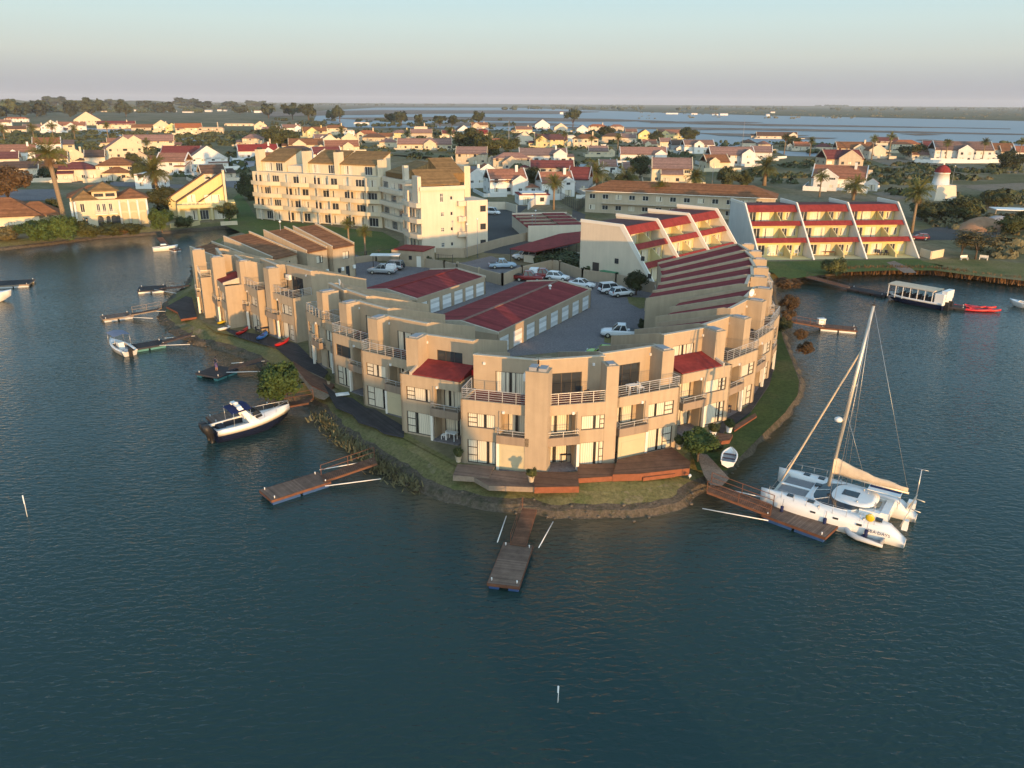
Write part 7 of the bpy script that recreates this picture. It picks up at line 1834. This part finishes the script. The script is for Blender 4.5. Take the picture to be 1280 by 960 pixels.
# coachroof with wraparound dark window band
def ring(x0, x1, wd, z, k=16):
    return [(lerp(x0, x1, .5)+(x1-x0)/2*math.copysign(abs(math.cos(a))**.7, math.cos(a)), ymid+wd*math.copysign(abs(math.sin(a))**.7, math.sin(a)), z) for a in [2*math.pi*j/k for j in range(k)]]
b = MB(); b.loft([ring(3.5, 7.5, 2.3, 1.4, 24), ring(3.5, 7.3, 2.25, 1.56, 24)]); b.loft([ring(2.6, 5.95, 1.80, 1.90, 24), ring(2.55, 5.8, 1.76, 1.95, 24), ring(3.0, 5.0, 1.2, 2.0, 24)]); b.build('coachroof', M['gel'], t)
b = MB(); b.loft([ring(3.52, 7.28, 2.24, 1.55, 24), ring(3.1, 5.97, 1.79, 1.905, 24)]); b.build('saloon_window', M['glass'], t)
for j in range(3):
    a = R(-42+42*j); b = MB(); p0 = Vector((5.4+1.9*math.copysign(abs(math.cos(a))**.7, math.cos(a)), ymid+2.29*math.copysign(abs(math.sin(a))**.7, math.sin(a)), 1.56)); p1 = Vector((4.68+1.52*math.copysign(abs(math.cos(a))**.7, math.cos(a)), ymid+1.84*math.copysign(abs(math.sin(a))**.7, math.sin(a)), 1.90))
    b.beam(p0, p1, .035, .03); b.build('window_divider', M['gel'], t)
# cockpit
b = MB(); b.box(1.9, 3.69, lo_+.95, hi_-.95, 1.0, 1.04); b.build('cockpit_floor', M['greyrub'], t)
b = MB(); b.box(1.55, 2.1, lo_+.9, hi_-.9, .8, 1.75); b.box(2.1, 3.6, lo_+.75, lo_+1.25, .8, 1.7); b.box(2.1, 3.6, hi_-1.25, hi_-.75, .8, 1.7); b.build('cockpit_seat', M['gel'], t)
b = MB(); b.box(2.4, 3.2, ymid-.9, ymid+.2, 1.5, 1.56); b.box(2.75, 2.85, ymid-.4, ymid-.3, 1.04, 1.5); b.build('cockpit_table', M['sand'], t)
b = MB(); b.tube([(2.6, yn+sgn*1.2+.34*math.cos(a*math.pi/8), 1.95+.34*math.sin(a*math.pi/8)) for a in range(17)], .03, 5); b.build('steering_wheel', M['steel'], t)
b = MB(); b.box(1.2, 3.6, hi_-2.0 if sgn < 0 and False else lo_+.4, lo_+1.6, 2.35, 2.42); b.box(1.25, 3.55, lo_+.45, lo_+1.05, 2.421, 2.44, 1); b.build('bimini', [M['gel'], M['navycloth']], t)
for x in (1.3, 3.5):
    for y in (lo_+.5, lo_+1.5): b = MB(); b.tube([(x, y, 1.3), (x, y, 2.36)], .025, 5); b.build('bimini_pole', M['steel'], t)
# hatches, ports
for x, y in ((8.6, yn), (7.0, yn), (8.6, yf), (7.4, yf), (2.0, yn), (7.3, ymid-.9)):
    b = MB(); b.box(x-.25, x+.25, y-.22, y+.22, 1.5 if x < 8.5 else 1.55, 1.66); b.build('deck_hatch', M['glass'], t)
for x in (3.2, 4.9, 6.6):
    b = MB(); b.box(x-.2, x+.2, yn-sgn*.72-.06, yn-sgn*.72+.06, 1.02, 1.16); b.build('porthole', M['glass'], t)
# boxes of stores on the port and starboard walkways, solar panel, gas box, outboard on the rail
b = MB(); b.box(.2, .75, yf-.2, yf+.5, 1.0, 1.65); b.build('locker', M['gel'], t)
b = MB(); b.box(.1, .5, yn+sgn*.9-.2, yn+sgn*.9+.2, .9, 1.7); b.build('outboard_motor', M['whitep'], t)
b = MB(); b.blob((2.55, yn-sgn*.62, 1.85), .33, .12, .33, 12, 8); b.build('lifebuoy', M['yellowp'], t)
b = MB()
for y in (lo_+.6, hi_-.6): b.tube([(.6, y, 1.2), (.2, y, 2.5)], .05, 6)
b.tube([(.2, lo_+.6, 2.5), (.2, hi_-.6, 2.5)], .05, 6)
for y in (ymid-1, ymid+1): b.tube([(.2, y, 2.5), (-.5, y, 2.4)], .04, 6)
b.build('davit', M['alu'], t)
b = MB(); b.tube([(.3, yf-.3, 1.2), (.3, yf-.3, 4.3)], .04, 6); b.tube([(.3-.5, yf-.3, 4.3), (.3+.5, yf-.3, 4.3)], .025, 5); b.build('aerial_mast', M['steel'], t)
# mast, boom, sail cover, rigging
mx = 6.35; mh = 17.2; rake = -1.15
mp = lambda z: Vector((mx+rake*(z-2.3)/(mh-2.3), ymid, z))
b = MB(); b.tube([mp(2.2), mp(mh*.6), mp(mh)], [.15, .14, .10], 10); b.build('mast', M['alu'], t)
b = MB(); b.beam(mp(mh*.62)+Vector((-.1, -1.1, 0)), mp(mh*.62), .06, .08); b.beam(mp(mh*.62)+Vector((-.1, 1.1, 0)), mp(mh*.62), .06, .08); b.build('spreader', M['alu'], t)
b = MB(); b.blob(tuple(mp(mh*.46)+Vector((.45, 0, 0))), .34, .34, .22, 10, 6); b.build('radar_dome', M['whitep'], t)
b = MB(); b.tube([mp(3.35)+Vector((-.2, 0, 0)), Vector((.6, ymid, 3.25))], .10, 8); b.build('boom', M['alu'], t)
rings = []
for i in range(12):
    s = i/11; c = Vector((lerp(mx-.15, .7, s), ymid, 3.5+.55*(1-s)**1.6+.04*math.sin(i*1.7))); hh = lerp(1.5, .3, s**.6); ww = lerp(.34, .14, s)
    rings.append([c+Vector((0, ww*math.cos(a)*(1 if math.sin(a) < 0 else .75), hh*math.sin(a)*.5+.05*math.sin(3*a+i))) for a in [2*math.pi*j/10 for j in range(10)]])
b = MB(); b.loft(rings); b.build('sail_cover', M['canvas'], t)
bow = Vector((10.05, ymid, 1.5)); top = mp(mh*.81)
b = MB(); b.tube([bow, bow.lerp(top, .08), bow.lerp(top, .9), top], [.04, .085, .07, .03], 8); b.build('furled_headsail', M['canvas'], t)
b = MB()
for y in (lo_+.3, hi_-.3):
    b.tube([Vector((5.4, y, 1.45)), mp(mh*.97)], .018, 4); b.tube([Vector((5.8, y, 1.45)), mp(mh*.62)+Vector((-.1, 1.1 if y > ymid else -1.1, 0)), mp(mh*.97)], .015, 4); b.tube([Vector((10.3, y, 1.5)), bow.lerp(top, .3)], .015, 4)
b.tube([Vector((.7, ymid, 3.4)), mp(mh)], .014, 4); b.tube([mp(mh*.5)+Vector((0, 0, 0)), Vector((4.0, ymid, 4.0))], .012, 4)
b.build('rigging', M['steel'], t)
b = MB(); b.tube([mp(mh), mp(mh)+Vector((0, 0, .6))], .02, 5); b.box(mp(mh).x-.12, mp(mh).x+.12, ymid-.12, ymid+.12, mh, mh+.1); b.build('masthead_light', M['frame'], t)
for x, y in ((6.3, yn-.5*sgn), (3.0, yn-.4*sgn), (6.0, yf+.5*sgn), (3.9, ymid+1.2), (3.9, ymid-1.2)):
    b = MB(); z0 = 1.5 if abs(y-ymid) > 1.5 else 1.97; b.lathe([(.09, z0-.1), (.08, z0+.08), (.1, z0+.14), (.05, z0+.16)], 8, 0, (x, y, 0)); b.build('winch', M['steel'], t)
for x, s in ((8.9, 1), (5.6, 1), (2.6, 1)):
    b = MB(); b.tube([(x, yn-sgn*.93, .35), (x, yn-sgn*.93, .95)], [.13, .13], 8); b.tube([(x, yn-sgn*.9, .95), (x, yn-sgn*.72, 1.5)], .012, 4); b.build('fender', M['navycloth'], t)
b = MB(); b.box(4.0, 5.2, ymid-.5, ymid+.5, 1.98, 2.03); b.build('solar_panel', M['glass'], t)
b = MB()
for k in range(5): b.tube([(2.3+.3*k, lo_+.8+.5*k, 1.05), (2.6+.3*k, lo_+1.0+.5*k, 1.12), (2.5+.3*k, lo_+1.3+.5*k, 1.06)], .04, 5)
b.build('coiled_rope', M['canvas'], t)
# guard rails
for y in (yn-sgn*.7, yf+sgn*.7):
    b = MB(); k = 8
    for i in range(k+1): x = lerp(2.2, 10.2, i/k); yy = y*1.0+(0 if i < 6 else (i-5)*.12*(sgn if y == yn-sgn*.7 else -sgn)); b.tube([(x, yy, 1.4), (x, yy, 2.1)], .016, 4)
    b.tube([(lerp(2.2, 10.2, i/k), y+(0 if i < 6 else (i-5)*.12*(sgn if y == yn-sgn*.7 else -sgn)), 2.1) for i in range(k+1)], .014, 4); b.build('guard_rail', M['steel'], t)
# name lettering on the near stern quarter
def txt(s, size, parent, loc, rot, m, name='lettering', ext=.004):
    cu = bpy.data.curves.new(name, 'FONT'); cu.body = s; cu.size = size; cu.align_x = 'CENTER'; cu.extrude = ext; cu.resolution_u = 2
    tmp = bpy.data.objects.new('tmp', cu); COL.objects.link(tmp)
    dg = bpy.context.evaluated_depsgraph_get(); me = bpy.data.meshes.new_from_object(tmp.evaluated_get(dg)); bpy.data.objects.remove(tmp); bpy.data.curves.remove(cu)
    me.materials.clear(); me.materials.append(M[m]); o = link(name, me, parent, loc); o.rotation_euler = rot; return o
txt('SEA DAYS', .36, t, (1.75, yn-sgn*.845, .78), (R(90), 0, R(180)), 'navycloth')
# inflatable tender alongside
p0 = G(1060, 666, .1); p1 = G(1106, 682, .1); dd = p1-p0
tt = thing('inflatable_dinghy', 'grey white inflatable dinghy tied under the catamaran stern quarter', 'dinghy', (p0.x, p0.y, 0), math.atan2(dd.y, dd.x)+math.pi, 'boats on the water'); l = dd.length
pts = [(-l, -.62, .3), (-.9, -.62, .3), (-.3, -.5, .36), (.05, -.2, .42), (.1, 0, .44), (.05, .2, .42), (-.3, .5, .36), (-.9, .62, .3), (-l, .62, .3)]
b = MB(); b.tube(pts, [.12]+[.21]*7+[.12], 9); b.build('tube', M['greyrub'], tt)
b = MB(); b.add([(-l+.2, -.5, .2), (-.5, -.5, .2), (-.1, 0, .25), (-.5, .5, .2), (-l+.2, .5, .2)], [(0, 1, 2, 3, 4)]); b.build('floor', M['grey'], tt)
b = MB(); b.box(-l+.15, -l+.25, -.5, .5, .1, .55); b.build('transom', M['grey'], tt)
b = MB(); b.box(-1.3, -1.05, -.55, .55, .38, .42); b.build('thwart', M['navycloth'], tt)
# ================================================================== DECKS ROUND THE CRESCENT
def deck(label, pix, h, top='wood', side='redwood', z=GZ, cat='deck', axis=0):
    pts = gp(pix, z+h); c = pts[0]; t = thing('timber_deck', label, cat, (c.x, c.y, z), R(axis), 'decks round the crescent')
    q = [Matrix.Rotation(-R(axis), 3, 'Z') @ (p-c) for p in pts]
    b = MB(); b.add([(p.x, p.y, h) for p in q], fill(q)); b.build('boards', M[top], t)
    b = MB(); n = len(q)
    for i in range(n):
        a, e = q[i], q[(i+1) % n]; b.quad((a.x, a.y, -.05), (e.x, e.y, -.05), (e.x, e.y, h-.012), (a.x, a.y, h-.012))
    b.build('skirt', M[side], t)
    return t
deck('weathered grey deck left under the tip house', [(566,594),(611,597),(618,583),(572,580)], .45, 'wood', 'greywood', axis=75)
deck('weathered grey deck with a slanting corner in front of the tip chimney', [(590,595),(611,607),(668,609),(668,590),(618,588),(606,594)], .40, 'wood', 'greywood', axis=75)
deck('dark red edged deck right of the weathered tip deck', [(668,609),(724,608),(722,590),(668,589.5)], .5, 'wood2', 'redwood', axis=80)
deck('narrow dark deck under the right tip window', [(722,598),(771,595),(768,579),(722,580)], .4, 'wood2', 'redwood', axis=90)
deck('long dark deck with bright red edge under the screened patio house', [(766,593),(800,592),(862,585),(863,577),(840,559),(772,574)], .6, 'wood2', 'redwood', axis=100)
deck('red step in front of the long dark deck', [(804,597),(844,592),(844,588),(804,591)], .28, 'wood2', 'redwood', axis=100)
deck('red flower deck with pots beside the round patio bush', [(888,553),(912,550),(916,543),(897,541)], .4, 'wood2', 'redwood', axis=110)
deck('charcoal deck wrapping the right arm', [(898,545),(938,515),(962,480),(970,450),(966,440),(957,470),(934,508),(902,526)], .14, 'darkdeck', 'charcoal', axis=60)
deck('small red step on the grass of the right arm', [(918,538),(946,520),(944,516),(916,533)], .2, 'wood2', 'redwood', axis=60)
deck('charcoal stepped deck in front of the red lean-to house', [(403,478),(424,495),(440,497),(457,509),(470,512),(505,533),(505,545),(480,540),(470,533),(448,526),(440,516),(420,508)], .16, 'darkdeck', 'charcoal', axis=35)
deck('brown boardwalk in the bend of the left arm', [(366,451),(390,467),(418,480),(412,492),(390,482),(382,474),(372,462)], .14, 'wood2', 'redwood', axis=40)
deck('dark paved terrace in front of the inner bend houses', [(345,434),(372,430),(390,448),(410,464),(405,472),(384,462),(364,450)], .1, 'darkdeck', 'charcoal', axis=50)
deck('dark paved terrace behind the kayaks', [(277,410),(330,419),(372,430),(360,438),(330,430),(296,420)], .08, 'darkdeck', 'charcoal', axis=20)
deck('charcoal deck with red edge at the far left end', [(208,383),(232,370),(240,372),(246,396),(226,399),(222,390)], .25, 'darkdeck', 'redwood', axis=60)

# ================================================================== POTS, PLANTERS, FURNITURE
def pot(label, px, py, h=.55, r=.3, z=GZ+.5, plant=True, m='clay', group='plant pots on the decks'):
    A = G(px, py, z); t = thing('plant_pot', label, 'plant pot', A, 0, group)
    b = MB(); b.lathe([(r*.65, 0), (r*.85, h*.6), (r, h*.94), (r, h), (r*.85, h), (r*.8, h*.85)], 12); b.build('pot', M[m], t)
    if plant:
        c = link('foliage', crown('leaf', int(px)), t, (0, 0, h+.3)); c.scale = (r*1.5, r*1.5, .5)
pot('cream plant pot at the left corner of the weathered tip deck', 573, 577); pot('round cream plant pot at the front edge between the two tip decks', 664, 602)
pot('white flower pot left on the red flower deck', 891, 546, .6, .34, GZ+.4, m='whitep'); pot('white flower pot right on the red flower deck', 911, 540, .6, .34, GZ+.4, m='whitep'); pot('cream plant pot at the end of the long dark deck', 848, 561, .55, .3, GZ+.6); pot('small clay pot beside the brown boardwalk', 411, 480, .4, .22, GZ+.14)
def chair_mesh():
    b = MB(); b.box(-.25, .25, -.25, .25, .4, .45); b.box(-.25, .25, .2, .25, .45, .9)
    for x in (-.22, .22):
        for y in (-.22, .22): b.box(x-.025, x+.025, y-.025, y+.025, 0, .4)
    return b
def furniture(label, loc, rz, n=4, m='redwood', r=.6, group='terrace furniture'):
    t = thing('garden_table', label, 'table', loc, rz, group); b = MB(); b.box(-r, r, -r*.7, r*.7, .70, .75); b.build('table_top', M[m], t)
    for x in (-r+.1, r-.1):
        for y in (-r*.6, r*.6): b = MB(); b.box(x-.03, x+.03, y-.03, y+.03, 0, .7); b.build('leg', M[m], t)
    return t
CHM = None
def chair(label, loc, rz, m='redwood', group='terrace chairs'):
    b = chair_mesh(); o = b.build('garden_chair', M[m], None, loc, rz); return tag(o, label, 'chair', group)
# corner terrace of the left arm (floor of that terrace)
A = G(369, 358, GZ+5.4)
furniture('brown table on the corner terrace above the kayaks', (A.x, A.y, GZ+5.4), R(30), m='redwood')
for k, (dx, dy) in enumerate(((-.9, .2), (.95, .3))): chair(('brown chair left of the corner terrace table', 'brown chair right of the corner terrace table')[k], (A.x+dx, A.y+dy, GZ+5.4), R(90-180*k), group='chairs on the corner terrace')
A = G(594, 474, GZ+5.5); chair('red armchair on the terrace of the left tip house', (A.x, A.y, GZ+5.55), R(160), 'redp')
A = G(708, 575, GZ+.5); furniture('dark round patio table with reddish cover under the tip balcony', (A.x, A.y+.6, GZ+.12), 0, m='charcoal', r=.5); chair('dark patio chair under the tip balcony', (A.x+.7, A.y+.7, GZ+.12), R(-90), 'carred')
A = G(332, 417, GZ); furniture('dark garden table behind the blue kayak', (A.x, A.y, GZ+.1), R(20), m='charcoal'); chair('dark chair beside the garden table behind the blue kayak', (A.x-1, A.y, GZ+.1), R(90), 'charcoal')
def at_unit(i, x, y, z):
    t_, a, th_, w = UN[i]; u = Vector((math.cos(R(th_)), -math.sin(R(th_)), 0)); v = Vector((math.sin(R(th_)), math.cos(R(th_)), 0)); p = a+u*x+v*y
    return (p.x, p.y, GZ+z), -R(th_)
for lab, i, x, y, z, m_ in (('pale table on the brown railed terrace above the cream patio screen', 2, 2.6, 1.7, 5.4, 'whitep'), ('dark table on the terrace beside the large satellite dish', 5, 2.6, 1.6, 5.4, 'charcoal'), ('brown table on the terrace left of the red lean-to roof', 8, 3.6, 1.6, 5.4, 'redwood'), ('brown table on the terrace above the cream blind', 9, 3.4, 1.6, 5.4, 'redwood'),
                            ('white table on the open patio of the red lean-to house', 7, 5.2, .2, .1, 'whitep'), ('dark table on the open patio behind the white flower pots', 4, 1.2, .3, .1, 'charcoal')):
    l_, r_ = at_unit(i, x, y, z); furniture(lab, l_, r_, m=m_, r=.5)
for lab, i, x, y, z, m_, dr in (('white chair by the pale table on the brown railed terrace', 2, 3.5, 1.7, 5.4, 'whitep', 90), ('dark chair on the terrace beside the large satellite dish', 5, 3.5, 1.6, 5.4, 'charcoal', 90), ('brown chair on the terrace left of the red lean-to roof', 8, 4.5, 1.6, 5.4, 'redwood', 90), ('brown chair on the terrace above the cream blind', 9, 2.5, 1.6, 5.4, 'redwood', -90),
                                ('dark lounge chair on the red floored terrace right of the tip chimney', 1, 4.2, 1.6, 5.5, 'charcoal', 20), ('white chair on the open patio of the red lean-to house', 7, 4.5, .1, .1, 'whitep', -90), ('red cushioned chair on the terrace of the narrow bend house', 11, 2.4, 1.5, 5.4, 'redp', 0)):
    l_, r_ = at_unit(i, x, y, z); chair(lab, l_, r_+R(dr), m_)
# white chairs on the ground terrace of the white stepped block
for k in range(8):
    A = G(965+k*5.0, 319.5-(k % 2)*1.5, GZ); o = chair('white garden chair on the ground terrace of the first bay, white stepped block', (A.x, A.y, GZ+.03), R(40*k), 'whitep', 'white chairs of the first bay'); o.scale = (1.5, 1.5, 1.3)
A = G(1035, 319, GZ); furniture('orange wooden table on the second bay terrace of the white stepped block', (A.x, A.y, GZ+.05), 0, m='orange' if False else 'redwood', r=1.2)
for k in range(3):
    A = G(1098+k*5, 319, GZ); chair('dark chair on the third bay terrace of the white stepped block', (A.x, A.y, GZ+.03), R(60*k), 'charcoal', 'dark chairs of the third bay').scale = (1.3, 1.3, 1.2)
for l, x, y in (('white lounge chair upstairs on the near bay of the cream stepped block', 800, 305), ): pass
# benches on the right lawn
def bench(label, px, py, rz):
    A = G(px, py, GZ); t = thing('park_bench', label, 'bench', A, R(rz)); b = MB(); b.box(-.8, .8, -.2, .2, .42, .47); b.build('seat', M['wpaint'], t); b = MB(); b.box(-.8, .8, .2, .25, .5, .95); b.build('backrest', M['wpaint'], t)
    for x in (-.7, .7): b = MB(); b.box(x-.04, x+.04, -.2, .25, 0, .42); b.build('leg', M['wpaint'], t)
bench('white bench left under the bare golden tree', 1205, 325, 10); bench('white bench right of the bare golden tree', 1229, 325, -40)
# ================================================================== LAMPS, POLES, MARKERS
def lamp_post(label, px, py, h, z=GZ, head=True, name='street_lamp', cat='street lamp', r=.07):
    A = G(px, py, z); t = thing(name, label, cat, A, 0); b = MB(); b.tube([(0, 0, 0), (0, 0, h)], [r, r*.6], 7); b.build('pole', M['grey'], t)
    if head: b = MB(); b.blob((0, 0, h+.15), .22, .22, .2); b.build('lamp_head', M['lamp'], t)
lamp_post('thin lamp post on the court wall before the tall cream block, left one', 584, 322, 6.5); lamp_post('thin lamp post before the stair tower of the tall cream block', 597, 322, 7.5)
lamp_post('lamp post beside the lighthouse folly', 1188, 240, 9); lamp_post('thin lamp post in the left court before the brown roofs', 356, 345, 9.5)
lamp_post('tall white mast in the middle of the village', 636, 190, 19, head=False, name='pole', cat='pole', r=.25); lamp_post('thin pale pole beside the gable winged white house', 709, 202, 11, head=False, name='pole', cat='pole', r=.15)
lamp_post('thin white flagpole by the pink cottage', 890, 230, 8, head=False, name='pole', cat='pole', r=.15); lamp_post('tall thin mast by the lagoon inlet', 927, 190, 22, head=False, name='pole', cat='pole', r=.12)
lamp_post('slim dark pole before the mesh fenced yard', 753, 232, 9, head=False, name='pole', cat='pole', r=.12); lamp_post('lane lamp before the low pale garages, left', 665, 298, 5.0, name='street_lamp'); lamp_post('lane lamp before the low pale garages, right', 669, 297, 6.0)
for l, x, y, h in (('thin white marker stake in the open water at the left', 34, 646, 1.9), ('thin white marker stake in the water below the tip dock', 697, 878, 1.1)):
    A = G(x, y, 0); b = MB(); b.tube([(0, 0, -.6), (.04, 0, h)], .022, 6); b.lathe([(.035, h*.6), (.035, h)], 6); tag(b.build('marker_stake', M['whitep'], None, A), l, 'stake', 'marker stakes')
# satellite dishes as separate fittings of the crescent are parts; the buoy near the bank and stones
for l, x, y in (('white garden ball light on the grass by the long red deck', 862, 598),):
    A = G(x, y, GZ); b = MB(); b.blob((0, 0, .25), .14, .14, .14); b.tube([(0, 0, 0), (0, 0, .2)], .03, 5); tag(b.build('garden_light', M['whitep'], None, A), l, 'light')
A = G(428, 493, GZ+.17); b = MB(); b.box(-.7, .7, -.4, .4, 0, .08); b.box(-.4, .2, -.25, .2, .08, .16); tag(b.build('paddle_board', M['whitep'], None, A, R(20)), 'white board lying on the charcoal deck of the left arm', 'board')
A = G(1026, 405, .55); b = MB(); b.box(-.5, .5, -.35, .35, 0, .75); b.box(-.55, .55, -.4, .4, .75, .85); tag(b.build('dock_box', M['whitep'], None, A, R(5)), 'white box standing on the red boarded jetty', 'box')
# green bins by the blank gable
A = G(762, 350, GZ); t = thing('rubbish_skip', 'green rubbish skip at the foot of the big blank gable', 'skip', A, R(-40)); b = MB(); b.loft([[(-1.3, -.7, .15), (1.3, -.7, .15), (1.3, .7, .15), (-1.3, .7, .15)], [(-1.6, -.9, 1.5), (1.6, -.9, 1.5), (1.6, .9, 1.5), (-1.6, .9, 1.5)]], smooth=False); b.build('bin', M['greenp'], t); b = MB(); b.box(-1.62, 1.62, -.92, .1, 1.5, 1.6); b.build('lid', M['greenp'], t)
# sand heap and white boats on trailers at the far right
def heap(label, px, py, r, h, m):
    A = G(px, py, GZ); b = MB(); rings = []
    for i in range(7):
        s = i/6; rings.append([(r*(1-s)*(1+.2*noise.noise(Vector((j, i, 0))))*math.cos(2*math.pi*j/14)+.02*j % .1, r*.7*(1-s)*math.sin(2*math.pi*j/14), h*(1-(1-s)**2)) for j in range(14)])
    b.loft(rings); tag(b.build('sand_heap', M[m], None, A), label, 'sand heap')
heap('reddish sand heap beside the parking on the right', 1227, 287, 6.5, 3.2, 'sandheap'); heap('grey sand heap right behind the reddish one', 1246, 281, 5, 2.4, 'grey')
A = G(1273, 274, GZ); t = thing('shade_canopy', 'pale flat canopy roof at the right edge beyond the sand heaps', 'canopy', A, R(-12)); b = MB(); b.box(-7, 7, -3, 3, 2.6, 2.8); b.build('canopy_sheet', M['whitep'], t)
for x in (-6, 6): b = MB(); b.box(x-.1, x+.1, -.1, .1, 0, 2.6); b.build('post', M['grey'], t)
# ================================================================== PERSON ON THE DARK DOCK
def person(label, px, py, z, rz, hgt=1.68):
    A = G(px, py, z); t = thing('person', label, 'person', A, R(rz))
    me = bpy.data.meshes.new('body')
    V = [(0, 0, .95), (0, 0, 1.15), (0, 0, 1.38), (0, .01, 1.47), (0, .02, 1.56), (0, .02, 1.68),
         (-.10, 0, .9), (-.11, .02, .5), (-.11, -.02, .08), (-.11, .12, .04), (.10, 0, .9), (.12, .03, .5), (.13, -.02, .08), (.14, .12, .04),
         (-.19, 0, 1.38), (-.27, -.02, 1.12), (-.2, .16, .95), (-.14, .24, .95), (.19, 0, 1.38), (.27, -.02, 1.12), (.2, .16, .95), (.14, .24, .95)]
    E_ = [(0, 1), (1, 2), (2, 3), (3, 4), (4, 5), (0, 6), (6, 7), (7, 8), (8, 9), (0, 10), (10, 11), (11, 12), (12, 13), (2, 14), (14, 15), (15, 16), (16, 17), (2, 18), (18, 19), (19, 20), (20, 21)]
    rad = [.15, .13, .15, .06, .09, .085, .09, .065, .045, .04, .09, .065, .045, .04, .065, .045, .035, .03, .065, .045, .035, .03]
    me.from_pydata(V, E_, []); o = link('tmp', me); o.modifiers.new('s', 'SKIN'); o.modifiers.new('u', 'SUBSURF').levels = 1
    lay = me.skin_vertices[0] if me.skin_vertices else None
    if lay is None:
        import bmesh as bm_
        bm = bm_.new(); bm.from_mesh(me); bm.verts.layers.skin.verify(); bm.to_mesh(me); bm.free(); lay = me.skin_vertices[0]
    for i, r_ in enumerate(rad): lay.data[i].radius = (r_, r_)
    lay.data[0].use_root = True
    dg = bpy.context.evaluated_depsgraph_get(); nm = bpy.data.meshes.new_from_object(o.evaluated_get(dg)); bpy.data.objects.remove(o)
    nm.materials.clear(); nm.materials.append(M['skin']); link('body', nm, t)
    b = MB(); rr = lambda r_, z_, sq=.72: [(r_*math.cos(a*math.pi/6), r_*sq*math.sin(a*math.pi/6), z_) for a in range(12)]
    b.loft([rr(.2, .42), rr(.2, .7), rr(.19, .95), rr(.175, 1.12)], caps=False); b.build('skirt', M['purple'], t)
    b = MB(); b.loft([rr(.18, 1.0), rr(.18, 1.15), rr(.205, 1.34), rr(.16, 1.44), rr(.07, 1.48)], caps=False); b.build('top', M['charcoal'], t)
    b = MB(); b.blob((0, -.015, 1.64), .105, .11, .12, 10, 8); b.build('hair', M['black'], t)
person('person standing on the dark square dock, dark top and purple trousers', 271, 463, .5, 150)
# bank and tall house added unseen behind the viewpoint to shade the left arm
ob = MB(); ob.add([(-60, -75, -1), (140, -75, -1), (140, -28, -1), (-60, -28, -1), (-58, -73, 1.4), (138, -73, 1.4), (138, -30, 1.4), (-58, -30, 1.4)], [(4, 5, 6, 7), (0, 1, 5, 4), (1, 2, 6, 5), (2, 3, 7, 6), (3, 0, 4, 7)])
tag(ob.build('added_bank', M['lawn']), kind='structure')
tb = thing('house', 'tall cream house added out of view behind the viewpoint to shade the left arm', 'house', (39.6, -42, 1.4), R(10), HG)
walls_with_windows(tb, -3.2, 3.2, 0, 8, 8.6, 'cream', True); roof_block(tb, -3.2, 3.2, 0, 8, 8.6, 'gx', 'brown', 'cream', 2.0)
# ================================================================== EVENING HAZE
hz = MB(); hz.box(-20500, 20500, -700, 20500, -2.5, 150)
hm = bpy.data.materials.new('haze'); hm.use_nodes = True
hn = hm.node_tree; hn.nodes.remove(hn.nodes['Principled BSDF'])
pv = hn.nodes.new('ShaderNodeVolumePrincipled'); pv.inputs['Color'].default_value = (.78, .84, .95, 1); pv.inputs['Density'].default_value = .00006; pv.inputs['Anisotropy'].default_value = 0
hn.links.new(pv.outputs[0], hn.nodes['Material Output'].inputs['Volume'])
tag(hz.build('haze', hm), kind='stuff')
